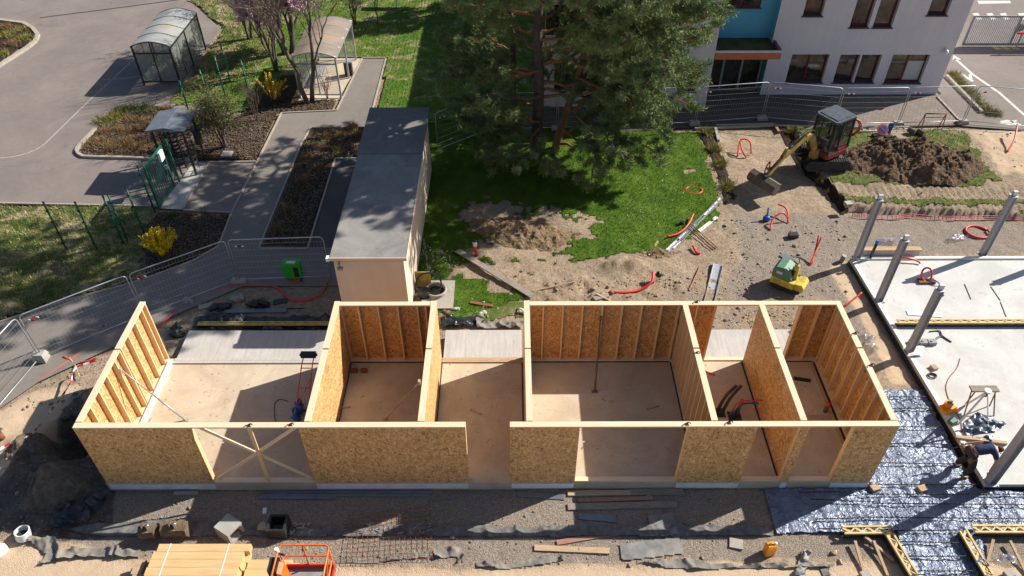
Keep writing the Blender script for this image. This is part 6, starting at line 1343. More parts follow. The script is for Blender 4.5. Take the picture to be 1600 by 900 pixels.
sheet('black_sheet', GL([(78, 835), (100, 800), (130, 780), (172, 766), (168, 785), (140, 815), (108, 832)]), 'black_film', 'dark crumpled film tarpaulin at the front left corner of the timber building', .05, .25, 1.8, seed=7)
sheet('black_sheet', [Vector((.3, 6.25, 0)), Vector((5.2, 6.25, 0)), Vector((5.2, 7.0, 0)), Vector((.2, 7.0, 0))], 'black_film', 'shiny black film behind the yellow formwork girder', .05, .2, 1.5, seed=8)
sheet('black_sheet', GL([(690, 496), (745, 494), (760, 505), (740, 512), (690, 512)]), 'black_film', 'shiny black film lying behind the doorway gap slab', .06, .18, 1.8, seed=9)
sheet('grey_flap', GL([(742, 497), (760, 503), (818, 503), (820, 514), (745, 514)]), 'geotextile_dusty', 'grey membrane flap right of the shiny black film', .06, .14, 1.8, seed=10)
sheet('clear_film', GL([(1345, 520), (1362, 522), (1372, 552), (1356, 548)]), 'film_clear', 'crumpled clear film beside the right gable wall', .05, .25, 3, seed=11)
sheet('grey_mat', GL([(966, 850), (1062, 838), (1070, 866), (972, 878)]), 'grey_mat', 'large worn grey mat lying on the gravel in front', .035, .02, 1, seed=12, jag=.0)
sheet('grey_mat', GL([(1010, 806), (1052, 802), (1062, 836), (1018, 840)]), 'grey_mat', 'smaller dark mat above the large worn grey mat', .06, .02, 1, seed=13, jag=.0)
sheet('dark_tarp', GL([(1500, 668), (1522, 652), (1566, 674), (1552, 684), (1500, 690)]), 'tarp', 'crumpled blue black tarp on the white slab behind the worker', .03, .14, 2.0, seed=14, z_abs=-.05)
sheet('dark_tarp', GL([(1512, 690), (1546, 690), (1544, 704), (1518, 706)]), 'tarp', 'small dark cloth heap beside the worker head', .03, .12, 3, seed=15, z_abs=-.05)
sheet('paper_sheet', GL([(1412, 548), (1440, 552), (1438, 566), (1412, 568)]), 'paper_white', 'crumpled white sheet at the foot of the third column', .02, .1, 2, seed=16, z_abs=-.05, jag=0)
sheet('clear_film', GL([(1372, 372), (1400, 372), (1402, 382), (1374, 382)]), 'film_clear', 'strip of clear film on the gravel behind the edge beam', .05, .15, 3, seed=17)
sheet('clear_film', GL([(1478, 372), (1500, 368), (1520, 374), (1485, 380)]), 'film_clear', 'silvery film left of the large red ring', .05, .15, 3, seed=18)
sheet('grey_flap', GL([(1240, 900), (1248, 868), (1256, 856), (1270, 862), (1258, 900)]), 'grey_plastic', 'grey plastic film strip standing in front of the orange canister', .04, .12, 3, seed=19)
# ---------------------------------------------------------------- boards in front
FBD = [((887, 772), (988, 771), .16, .05, 'light_board', 'weathered board touching the slab edge, leftmost of the pile'), ((985, 770), (1067, 769), .2, .05, 'grey_board', 'grey board at the right end of the pile by the slab'), ((903, 783), (1020, 779), .12, .04, 'reddish_board', 'reddish board between the two long grey boards'),
       ((887, 793), (1057, 789), .2, .05, 'grey_board', 'longest grey board of the pile in front of the wide opening'), ((904, 807), (962, 812), .2, .03, 'blue_grey_sheet', 'short bluish plate below the board pile'), ((870, 849), (988, 829), .14, .04, 'reddish_board', 'slanting red stained board on the gravel'), ((835, 857), (952, 862), .16, .05, 'light_board', 'pale new board lying in the sun on the gravel'),
       ((1150, 843), (1150, 858), .35, .05, 'block_concrete', 'small grey square slab left of the orange canister'), ((1284, 884), (1292, 900), .2, .03, 'geotextile', 'dark rubber strip near the formwork legs')]
for a, b, w, h, m_, l in FBD: plank(a, b, w, h, m_, l)
plank((807, 773), (882, 778), .16, .03, 'blue_grey_sheet', 'flat bluish plate half in the sun near the slab edge', 'plate')
for y_, x0, x1, l in ((769, 408, 675, 'rear one of the long blue sheets'), (774, 404, 672, 'middle one of the long blue sheets'), (778, 404, 525, 'front one of the long blue sheets')): plank((x0, y_), (x1, y_+1), .09, .03, 'blue_grey_sheet', l+' in front of the slab', 'metal sheet', name='metal_sheet')
plank((680, 782), (715, 776), .1, .02, 'blue_grey_sheet', 'small loose blue sheet piece', 'metal sheet', name='metal_sheet')
plank((272, 771), (309, 771), .12, .04, 'block_concrete', 'short grey plank in the shade under the left wall'); 
# rusty reinforcing mesh
A = G(537, 879, GZ+.08); B_ = G(676, 872, GZ+.08); C_ = G(672, 792, GZ+.05); D_ = G(545, 806, GZ+.05); mb = MB()
for k in range(17): q = A.lerp(B_, k/16); r_ = D_.lerp(C_, k/16); mb.beam(q, r_, .007, .007)
for k in range(12): q = A.lerp(D_, k/11); r_ = B_.lerp(C_, k/11); mb.beam(q+Vector((0, 0, .01)), r_+Vector((0, 0, .01)), .007, .007)
single(mb, 'reinforcing_mesh', 'rust', 'rusty reinforcing mesh lying on the gravel right of the orange lift', 'steel mesh')
mb = MB()
for k in range(26):
    c = GG(random.uniform(565, 680), random.uniform(818, 836), .06); mb.tube([c, c+Vector((random.uniform(-.12, .12), random.uniform(-.06, .06), .05)), c+Vector((random.uniform(-.15, .15), random.uniform(-.08, .08), .02))], .012, 5)
for k in range(16):
    c = GG(random.uniform(455, 490), random.uniform(818, 834), .06); mb.box((c.x-.05, c.y-.02, c.z), (c.x+.05, c.y+.02, c.z+.02), random.uniform(0, 3))
o = single(mb, 'litter', 'crepi', 'pale offcuts and ties strewn on the dark geotextile strip', 'litter'); o['kind'] = 'stuff'
# concrete box culvert pieces
def box_piece(px, py, s, L, rz, tilt, label, mat='crepi'):
    c = GG(px, py); t = local_thing('concrete_box', (c.x, c.y, c.z+.01), rz, label, 'concrete box'); mb = MB(); w = s/2; th = .06
    o = [(-w, -w), (w, -w), (w, w), (-w, w)]; i_ = [(-w+th, -w+th), (w-th, -w+th), (w-th, w-th), (-w+th, w-th)]
    vs = [(0, a, b) for a, b in o]+[(0, a, b) for a, b in i_]+[(L, a, b) for a, b in o]+[(L, a, b) for a, b in i_]; fs = []
    for k in range(4):
        j = (k+1) % 4; fs += [(k, j, 8+j, 8+k), (4+k, 12+k, 12+j, 4+j), (k, 4+k, 4+j, j), (8+k, 8+j, 12+j, 12+k)]
    mb.add(vs, fs); mb.move(Matrix.Translation((0, 0, s/2)) @ Matrix.Rotation(tilt, 4, 'Y')) if not isinstance(tilt, tuple) else mb.move(Matrix.Translation((0, 0, tilt[1])) @ Matrix.Rotation(tilt[0], 4, 'Y'))
    mb.build('shell', mat, t); return t
box_piece(352, 828, .48, .52, -.55, 0, 'tilted open concrete box in the shade edge, left of the grey one')
box_piece(438, 830, .5, .42, 0, (-pi/2, .0), 'dark open topped box standing upright behind the orange lift', 'dark_metal')
c = GG(418, 826); mb = MB(); mb.blob(c+Vector((0, 0, .12)), (.16, .12, .14), 2, 8, .6); single(mb, 'white_bag', 'crepi', 'crumpled pale bag leaning on the dark upright box', 'bag')
c = GG(414, 799); mb = MB(); mb.box((c.x-.05, c.y-.1, c.z+.0), (c.x+.05, c.y+.08, c.z+.06), .1); single(mb, 'white_block', 'white_plastic', 'small white piece on the shaded gravel', 'offcut')
# digger buckets
def dbucket(px, py, w, rz, label):
    c = GG(px, py); t = local_thing('digger_bucket', (c.x, c.y, c.z+.01), rz, label, 'bucket')
    prof = [(-.28, .02), (-.05, .0), (.2, .1), (.3, .32), (.26, .5), (.1, .56), (-.02, .52), (-.02, .48), (.1, .51), (.22, .46), (.255, .32), (.17, .14), (-.05, .04), (-.28, .05)]
    mb = MB(); mb.extrude(prof, (0, -w/2, 0), (1, 0, 0), (0, 0, 1), (0, 1, 0), w); s = mb.build('shell', 'heap_tan', t)
    for y in (-w/2-.02, w/2): mb = MB(); mb.extrude([(-.28, .0), (-.05, -.002), (.2, .1), (.3, .32), (.26, .5), (.1, .56), (-.02, .52)], (0, y, 0), (1, 0, 0), (0, 0, 1), (0, 1, 0), .02); mb.build('side_plate', 'steel_brown', t)
    for y in (-.07, .05): mb = MB(); mb.extrude([(.0, .5), (.22, .48), (.2, .68), (.05, .7)], (0, y, 0), (1, 0, 0), (0, 0, 1), (0, 1, 0), .02); mb.build('lug', 'steel_brown', t)
    mb = MB(); mb.tube([(.12, -.1, .62), (.12, .1, .62)], .025, 8); mb.build('pin', 'galvanised', t); return t
dbucket(240, 835, .36, -1.5, 'narrow digger bucket above the timber stack'); dbucket(282, 832, .62, -1.55, 'wide digger bucket above the timber stack')
# timber stack
def stack(name, x0, x1, y0, y1, z1, rows, layers, label, straps=(), mat='stack_wood', jitter=.06, skew=0):
    t = thing(name, ((x0+x1)/2, (y0+y1)/2, GZ), label, 'timber stack'); w = (y1-y0)/rows; hl = (z1-GZ-.08)/layers
    for L_ in range(layers):
        for r_ in range(rows):
            jx = random.uniform(-jitter, jitter); z0 = GZ+.08+L_*hl; mb = MB(); ya = y0+r_*w; sk = skew*r_
            mb.box((x0+jx+sk, ya+.003, z0+.002), (x1+jx*2+sk, ya+w-.003, z0+hl-.002)); mb.build('beam', mat, t)
    for x in (x0+.4, x1-.4): mb = MB(); mb.box((x-.05, y0, GZ+.005), (x+.05, y1, GZ+.078)); mb.build('bearer', 'light_board', t)
    for x in straps: mb = MB(); mb.box((x-.014, y0-.01, z1+.002), (x+.014, y1+.01, z1+.006)); mb.box((x-.014, y1+.004, GZ+.1), (x+.014, y1+.01, z1+.006)); mb.box((x-.014, y0-.01, GZ+.1), (x+.014, y0-.004, z1+.006)); mb.build('strap', 'white_plastic', t)
    return t
stack('timber_stack', 2.12, 4.42, -3.72, -2.02, .32, 8, 3, 'pile of pale planed beams with two white straps, bottom left', (2.55, 4.05), skew=.012)
stack('timber_stack', 4.62, 5.75, -3.9, -2.35, .12, 6, 2, 'lower pile of pale beams between the strapped pile and the lift', (5.3,))
stack('timber_stack', 1.72, 2.02, -3.9, -2.3, .05, 4, 2, 'short weathered offcuts left of the strapped beam pile', mat='light_board')
# orange canister
c = GG(1200, 864); t = local_thing('jerrycan', (c.x, c.y, c.z+.01), .15, 'orange yellow jerrycan standing in the sun on the gravel', 'jerrycan')
mb = MB(); mb.prism([(-.13, -.09), (-.11, -.11), (.11, -.11), (.13, -.09), (.13, .09), (.11, .11), (-.11, .11), (-.13, .09)], 0, .36); mb.add([(-.13, -.11, .361), (.13, -.11, .361), (.13, .11, .361), (-.13, .11, .361), (-.1, -.07, .42), (.1, -.07, .42), (.1, .07, .42), (-.1, .07, .42)], [(4, 5, 6, 7), (0, 1, 5, 4), (1, 2, 6, 5), (2, 3, 7, 6), (3, 0, 4, 7)]); mb.build('body', 'jerry_orange', t)
mb = MB(); mb.tube([(-.07, 0, .42), (-.07, 0, .47), (.05, 0, .47), (.05, 0, .42)], .02, 6); mb.build('handle', 'jerry_orange', t); mb = MB(); mb.tube([(.09, 0, .41), (.12, 0, .47)], .035, 8); mb.build('cap', 'white_plastic', t)
# ---------------------------------------------------------------- formwork lattice girders
def girder(A, B_, label, w=.24, h=.24, mat='formwork_yellow', z=0):
    A = A.copy(); B_ = B_.copy(); d = (B_-A); L = d.length; d.normalize(); s_ = Vector((-d.y, d.x, 0)); t = thing('formwork_girder', A, label, 'formwork girder')
    for k in (-1, 1): mb = MB(); mb.beam(A+s_*k*(w/2-.025)+Vector((0, 0, h-.03)), B_+s_*k*(w/2-.025)+Vector((0, 0, h-.03)), .05, .06); mb.build('chord', mat, t)
    mb = MB(); n = max(3, int(L/.3))
    for k in range(n):
        a = A+d*(L*k/n)+s_*(w/2-.05); b = A+d*(L*(k+.5)/n)-s_*(w/2-.05); c_ = A+d*(L*(k+1)/n)+s_*(w/2-.05)
        mb.beam(a+Vector((0, 0, h-.035)), b+Vector((0, 0, h-.035)), .06, .04); mb.beam(b+Vector((0, 0, h-.036)), c_+Vector((0, 0, h-.036)), .03, .04)
    mb.build('lattice', mat, t)
    mb = MB(); mb.beam(A+s_*(-w/2+.01)+Vector((0, 0, h/2-.03)), B_+s_*(-w/2+.01)+Vector((0, 0, h/2-.03)), .02, h-.08); mb.beam(A+Vector((0, 0, .012)), B_+Vector((0, 0, .012)), w-.02, .02); mb.build('form_face', 'dark_metal', t); return t
girder(Vector((.55, 6.42, GZ+.1)), Vector((5.3, 6.42, GZ+.1)), 'long yellow lattice girder behind the leftmost ribbed slab', .16, .18, 'formwork_old')
g = G(1400, 508, -.048); girder(g, Vector((46, g.y, -.048)), 'long pale yellow lattice girder across the white slab', .2, .2)
girder(G(1314, 835, GZ+.02), G(1390, 834, GZ+.02), 'short lattice girder on the gravel at the foil edge'); girder(G(1384, 838, GZ+.02), G(1424, 905, GZ+.02), 'slanting lattice girder left of the foil channel')
girder(G(1516, 833, GZ+.02), G(1660, 833, GZ+.02), 'lattice girder at the foil edge by the right picture border'); girder(G(1500, 836, GZ+.02), G(1540, 905, GZ+.02), 'slanting lattice girder right of the foil channel')
for a, b, l in (((1333, 850), (1352, 905), 'leftmost wooden strut of the left formwork'), ((1362, 850), (1386, 900), 'middle wooden strut of the left formwork'), ((1348, 843), (1396, 876), 'crossing diagonal strut of the left formwork'), ((1574, 850), (1604, 900), 'right wooden strut of the right formwork'), ((1548, 848), (1540, 886), 'short strut of the right formwork')):
    A = GG(*a, .16); B_ = GG(*b, .03); mb = MB(); mb.beam(A, B_, .07, .05); single(mb, 'strut', 'light_board', l, 'strut')
hose('blue_cable', [G(1524, 880, GZ+.3), G(1534, 873, GZ+.32), G(1544, 882, GZ+.28), G(1545, 896, GZ+.1)], .018, 'blue_plastic', 'blue cable looped over the right slanting girder', 'cable')
sheet('clear_film', GL([(1548, 872), (1575, 866), (1600, 880), (1600, 888), (1560, 880)]), 'film_clear', 'pale film piece inside the right formwork', .05, .12, 3, seed=20)
for (px, py, lab) in ((1365, 766, 'pale wooden block at the front right corner of the floor slab'), (1439, 767, 'brown block on the foil near the slab corner'), (1350, 901, 'grey paving block at the lower edge, left one'), (1574, 900, 'grey paving block at the lower right edge')):
    c = GG(px, py, .06); mb = MB(); mb.box((c.x-.12, c.y-.09, c.z), (c.x+.12, c.y+.09, c.z+.1), .3); single(mb, 'block', 'light_board' if py < 800 else 'block_concrete', lab, 'block')
c = GG(1303, 865, .03); mb = MB(); mb.blob(c, (.1, .06, .05), 3, 8, .6); mb.blob(c+Vector((.08, -.25, 0)), (.05, .08, .04), 5, 8, .6); single(mb, 'wood_chips', 'light_board', 'pale broken wood pieces on the gravel by the formwork', 'wood chips')
# ---------------------------------------------------------------- things on the white slab
Z2 = -.05
plank((1417, 489), (1470, 493), .22, .02, 'white_paint', 'white strip lying on the slab above the long girder', 'strip', z=Z2)
for a, b, l in (((1507, 444), (1517, 468), 'left thin dark rod on the white slab'), ((1548, 448), (1563, 470), 'middle thin dark rod on the white slab'), ((1563, 472), (1572, 495), 'lower right thin dark rod on the white slab')): plank(a, b, .02, .015, 'dark_metal', l, 'rod', z=Z2, name='rod')
c = G(1440, 537, Z2); mb = MB()
for k in range(3): mb.box((c.x-.42+k*.3, c.y-.1, Z2+.002), (c.x-.16+k*.3, c.y+.1, Z2+.14)); mb.box((c.x-.36+k*.3, c.y-.05, Z2+.141), (c.x-.3+k*.3, c.y+.0, Z2+.17))
single(mb, 'hollow_blocks', 'grey_plastic', 'row of three grey hollow blocks under the long girder', 'blocks')
hose('cable_coil', [G(1452, 518, Z2+.02), G(1468, 517, Z2+.03), G(1472, 524, Z2+.03), G(1486, 534, Z2+.02), G(1480, 530, Z2+.03), G(1470, 526, Z2+.02), G(1458, 534, Z2+.02), G(1466, 526, Z2+.03)], .022, 'black_plastic', 'loose dark cable on the slab below the long girder', 'cable')
hose('cable', [G(1500, 560, Z2+.01), G(1495, 575, Z2+.01), G(1482, 592, Z2+.01), G(1478, 608, Z2+.01), G(1486, 632, Z2+.01), G(1500, 655, Z2+.01), G(1503, 675, Z2+.01)], .012, 'rust', 'thin orange brown cable winding across the white slab', 'cable')
ring(G(1456, 588, Z2), .14, .1, .02, 'black_plastic', 'small dark strap ring with buckles on the white slab', 1.6, 0, .02, .04, 'strap')
c = G(1458, 578, Z2); mb = MB(); mb.box((c.x-.05, c.y-.04, Z2+.003), (c.x+.12, c.y+.16, Z2+.1), .3); single(mb, 'tool_pouch', 'light_board', 'tan tool pouch beside the strap ring', 'pouch')
c = G(1479, 640, Z2); t = thing('orange_case', c, 'orange instrument case open on the slab edge', 'case'); mb = MB(); mb.box((c.x-.2, c.y-.18, Z2+.003), (c.x+.26, c.y+.15, Z2+.12), .3); mb.build('shell', 'jerry_orange', t); mb = MB(); mb.tube([(c.x, c.y+.04, Z2+.121), (c.x, c.y+.04, Z2+.28)], .12, 14); mb.build('instrument', 'jerry_orange', t); mb = MB(); mb.tube([(c.x+.03, c.y+.06, Z2+.281), (c.x+.03, c.y+.06, Z2+.34)], .06, 10); mb.build('lens', 'blue_grey_sheet', t)
c = G(1487, 661, Z2); mb = MB(); mb.box((c.x-.12, c.y-.1, Z2+.003), (c.x+.1, c.y+.08, Z2+.16), .4); single(mb, 'green_case', 'compactor_green', 'small dark green box between the orange case and the tripod', 'box')
a0 = G(1511, 616, 1.1); t = thing('survey_tripod', G(1515, 650, Z2), 'survey tripod with white head on the white slab', 'tripod')
ap = G(1515, 652, Z2)+Vector((.0, -.05, 1.25))
mb = MB(); mb.tube([ap, ap+Vector((0, 0, .05))], .1, 12); mb.build('head', 'white_plastic', t); 
for dx, dy in ((-.45, -.2), (.42, -.25), (.05, .5)): mb = MB(); mb.beam(ap, (ap.x+dx, ap.y+dy, Z2), .05, .035); mb.build('leg', 'white_paint', t)
mb = MB(); mb.tube([ap+Vector((0, 0, -.2)), ap+Vector((0, 0, -.01))], .05, 8); mb.build('column', 'black_plastic', t)
c = G(1530, 640, Z2); t = thing('saw_trestle', c, 'weathered wooden trestle bench on the white slab behind the worker', 'trestle'); H_ = .75
mb = MB(); mb.box((c.x-.5, c.y+.05, Z2+H_), (c.x+.32, c.y+.28, Z2+H_+.05)); mb.build('top', 'grey_board', t)
for dx, dy in ((-.45, .05), (-.3, .45), (.25, .05), (.3, .45)): mb = MB(); mb.tube([(c.x+dx, c.y+.16, Z2+H_), (c.x+dx*1.3, c.y+dy-.3, Z2)], .02, 6); mb.build('leg', 'steel_brown', t)
plank((1492, 684), (1572, 694), .1, .08, 'light_board', 'long squared timber on the slab behind the worker', z=Z2)
# ---------------------------------------------------------------- orange platform lift
lx0, lx1, ly0, ly1, lz = 5.72, 6.92, -4.6, -2.72, .42
t = thing('platform_lift', ((lx0+lx1)/2, (ly0+ly1)/2, GZ), 'orange self-propelled platform lift with guard rails, bottom left', 'platform lift')
mb = MB(); mb.box((lx0+.05, ly0+.05, GZ+.16), (lx1-.05, ly1-.05, GZ+.42)); mb.build('chassis', 'orange_paint', t)
for x in (lx0+.06, lx1-.06):
    for y in (ly0+.35, ly1-.35): mb = MB(); mb.tube([(x-.05, y, GZ+.2), (x+.05, y, GZ+.2)], .19, 16); mb.build('wheel', 'rubber', t)
mb = MB(); mb.beam((lx0+.3, ly0+.2, GZ+.46), (lx0+.3, ly1-.2, lz-.12), .07, .08); mb.beam((lx0+.3, ly0+.2, lz-.12), (lx0+.3, ly1-.2, GZ+.46), .06, .08); mb.beam((lx1-.3, ly0+.2, GZ+.46), (lx1-.3, ly1-.2, lz-.12), .07, .08); mb.beam((lx1-.3, ly0+.2, lz-.12), (lx1-.3, ly1-.2, GZ+.46), .06, .08); mb.build('scissor_arms', 'orange_paint', t)
mb = MB(); mb.box((lx0, ly0, lz-.08), (lx1, ly1, lz)); fl = mb.build('platform', 'grey_plastic', t)
mb = MB(); mb.box((lx0, ly1-.03, lz+.001), (lx1, ly1, lz+.17)); mb.box((lx0, ly0, lz+.001), (lx0+.03, ly1-.031, lz+.17)); mb.box((lx1-.03, ly0, lz+.001), (lx1, ly1-.031, lz+.17)); mb.build('toe_board', 'lift_red', t)
mb = MB(); r = .024; zt_ = lz+1.05; zm = lz+.55
for z in (zt_, zm): mb.tube([(lx0, ly0, z), (lx0, ly1-.1, z), (lx0+.03, ly1-.03, z), (lx0+.1, ly1, z), (lx1-.1, ly1, z), (lx1-.03, ly1-.03, z), (lx1, ly1-.1, z), (lx1, ly0, z)], r, 8)
for x, y in ((lx0, ly1-.1), (lx1, ly1-.1), (lx0, ly1-.75), (lx1, ly1-.75), (lx0, ly0+.4), (lx1, ly0+.4), (lx0+.55, ly1)): mb.tube([(x, y, lz), (x, y, zt_)], r*.9, 8)
mb.beam((lx1-.01, ly1-.12, zt_), (lx1-.01, ly1-.7, zm), .03, .03); mb.build('guard_rail', 'orange_paint', t)
mb = MB(); mb.extrude([(0, 0), (.2, 0), (.12, .85), (.02, .9)], (lx0+.04, ly1-.65, lz+.02), (1, 0, 0), (0, 0, 1), (0, 1, 0), .3); mb.build('console', 'orange_paint', t)
mb = MB(); mb.box((lx0-.16, ly1-.62, lz+.62), (lx0+.06, ly1-.28, lz+1.0)); mb.tube([(lx0+.05, ly1-.2, lz+1.02), (lx0+.2, ly1-.28, lz+1.08)], .03, 6); mb.build('control_box', 'black_plastic', t)
mb = MB(); mb.box((lx0-.1, ly1-.85, lz+.55), (lx0-.0, ly1-.7, lz+.8)); mb.tube([(lx0-.02, ly1-.14, lz+.95), (lx0-.02, ly1-.14, lz+1.14)], .05, 8); mb.build('beacon', 'white_plastic', t)
# ---------------------------------------------------------------- trees and shrubs
def rvec(r): v = Vector((r.uniform(-1, 1), r.uniform(-1, 1), r.uniform(-1, 1))); return v.normalized() if v.length > .01 else Vector((0, 0, 1))
def tuft_mesh(name, centres, mat, parent, per=30, size=.2, width=.03, spread=.2, up=.3, seed=1, quad=False):
    """clusters of little pointed leaves around the given centres, in the parent's frame"""
    r = np.random.RandomState(seed); C = np.repeat(np.asarray(centres), per, 0); n = len(C)
    d = r.normal(size=(n, 3)); d[:, 2] += up; d /= np.linalg.norm(d, axis=1)[:, None]
    s = C[:, 3:4] if C.shape[1] > 3 else 1; C = C[:, :3]
    base = C+d*spread*s*r.uniform(.0, 1, (n, 1)); tip = base+d*size*s*r.uniform(.6, 1.3, (n, 1))+r.normal(size=(n, 3))*size*.2
    sd_ = np.cross(d, r.normal(size=(n, 3))); sd_ /= np.linalg.norm(sd_, axis=1)[:, None]+1e-9; sd_ *= width
    if quad:
        V = np.stack([base, (base+tip)/2+sd_, tip, (base+tip)/2-sd_], 1).reshape(-1, 3); F = np.arange(4*n).reshape(-1, 4)
    else:
        V = np.stack([base-sd_, base+sd_, tip], 1).reshape(-1, 3); F = np.arange(3*n).reshape(-1, 3)
    o0 = np.array(parent['org']) if parent is not None else np.zeros(3)
    me = bpy.data.meshes.new(name); me.from_pydata((V-o0).tolist(), [], F.tolist()); me.materials.append(MATS[mat]); me.update()
    o = bpy.data.objects.new(name, me); COL.objects.link(o); o.parent = parent; return o
R = random.Random(11)
def limb(mb, a, b, r0, r1, n=6, wob=.12, seg=7):
    a = Vector(a); b = Vector(b); P_ = []
    L = (b-a).length
    for k in range(n+1): t_ = k/n; P_.append(a.lerp(b, t_)+(rvec(R)*wob*L*.25*sin(pi*t_)))
    mb.tube(P_, [r0+(r1-r0)*k/n for k in range(n+1)], seg); return P_
# --- the big Scots pine
base = G(838, 240); pine = thing('pine_tree', base, 'tall Scots pine with orange forked trunks in the middle lawn', 'tree')
def P3(px, py, Y): return GY(px, py, Y)
tufts = []
def needle_branch(mb, p, q, r0, dens=1.0, size=1.0):
    """limb p->q with side twigs that carry needle tufts"""
    pts = limb(mb, p, q, r0, .02, 7, .25, 6); L = (Vector(q)-Vector(p)).length
    d = (Vector(q)-Vector(p)).normalized(); sd_ = d.cross(Vector((0, 0, 1)))
    if sd_.length < .1: sd_ = Vector((1, 0, 0))
    sd_.normalize(); m = int(L*3.9*dens)
    for k in range(m):
        t_ = .25+.75*(k+R.random())/m; i = min(int(t_*7), 6); c = pts[i].lerp(pts[i+1], t_*7-i)
        ln = (.55+R.random()*.95)*(1.15-t_*.5); sgn = R.choice((-1, 1))
        e = c+(sd_*sgn*R.uniform(.35, 1)+d*R.uniform(.1, .9)+Vector((0, 0, R.uniform(-.25, .45))))*ln*.75
        mb.tube([c, c.lerp(e, .5)+Vector((0, 0, .05)), e], [.014, .01, .006], 4, caps=False)
        for s_, nn in ((.62, 3), (1.0, 6)):
            g_ = c.lerp(e, s_)
            for _ in range(nn): tufts.append((*(g_+rvec(R)*R.uniform(.02, .20)*size), R.uniform(.7, 1.1)*size))
tr1 = MB(); t1 = [base, base+Vector((.05, .1, 3)), base+Vector((-.05, .2, 6)), base+Vector((.15, .3, 9.5)), base+Vector((0, .2, 13)), base+Vector((.3, .3, 17.2))]
tr1.tube(curve(t1, 5), [.27-.0085*k for k in range(26)], 10); tr1.build('trunk', 'bark_dark', pine)
bs2 = G(868, 232); tr2 = MB(); t2 = [bs2, bs2+Vector((.35, 0, 1.6)), bs2+Vector((1.0, .1, 4.2)), bs2+Vector((1.15, .15, 6.5)), bs2+Vector((1.6, .2, 9)), bs2+Vector((2.1, .3, 12.5)), bs2+Vector((2.0, .3, 15))]
t2c = curve(t2, 5); tr2.tube(t2c, [.20-.006*k for k in range(len(t2c))], 9); tr2.build('trunk', 'bark_orange', pine)
tr3 = MB(); b3 = G(805, 205); t3 = [b3, b3+Vector((-.1, .2, 4)), b3+Vector((-.4, .3, 8)), b3+Vector((-.3, .2, 13))]; tr3.tube(curve(t3, 5), [.17-.008*k for k in range(16)], 8); tr3.build('trunk', 'bark_dark', pine)
big = MB()
def tp(path, h):
    c_ = curve(path, 5)
    for a, b in zip(c_, c_[1:]):
        if a.z <= GZ+h <= b.z: return a.lerp(b, (GZ+h-a.z)/(b.z-a.z+1e-6))
    return c_[-1]
# crown: limbs by height, length and direction
spec = []
for h in np.arange(2.4, 17.0, .36):
    for path, kx in ((t1, 0), (t2, 1), (t3, 2)):
        if kx == 2 and (h < 2.8 or h > 12.5): continue
        nb = 2 if kx < 2 else 1
        for _ in range(nb):
            a_ = R.uniform(0, 2*pi)
            if kx == 2: a_ = R.uniform(pi*.5, pi*1.6)
            if kx == 1: a_ = R.uniform(-pi*.75, pi*.55)
            Lx = {0: 1, 1: 1, 2: .9}[kx]*(4.0 if 3 < h < 13 else 3.4 if h <= 3 else 2.6)*R.uniform(.6, 1.15)
            # the lower front right stays short, so the lawn there is in the sun
            if sin(a_) < -.2 and h < 5.5: Lx *= .82
            if kx == 1 and cos(a_) > .4 and 5 < h < 11: Lx *= 1.25
            if sin(a_) < -.3 and h > 8: Lx *= 1.2
            if sin(a_) < -.35 and 2 < h < 8 and R.random() < .8: continue
            spec.append((path, h, a_, Lx))
for k in range(26): spec.append(((t1, t2)[k % 2], R.uniform(7.5, 13), R.uniform(-pi*.68, -pi*.3), R.uniform(4.4, 6.2)))
for path, h, a_, Lx in spec:
    p = tp(path, h); dr = R.uniform(-.35, .25) if h < 6 else R.uniform(-.1, .4)
    q = p+Vector((cos(a_)*Lx, sin(a_)*Lx, dr*Lx*.5+.1))
    if q.x < 9.3: q.x = 9.3+(q.x-9.3)*.35
    needle_branch(big, p, q, .035+.012*Lx)
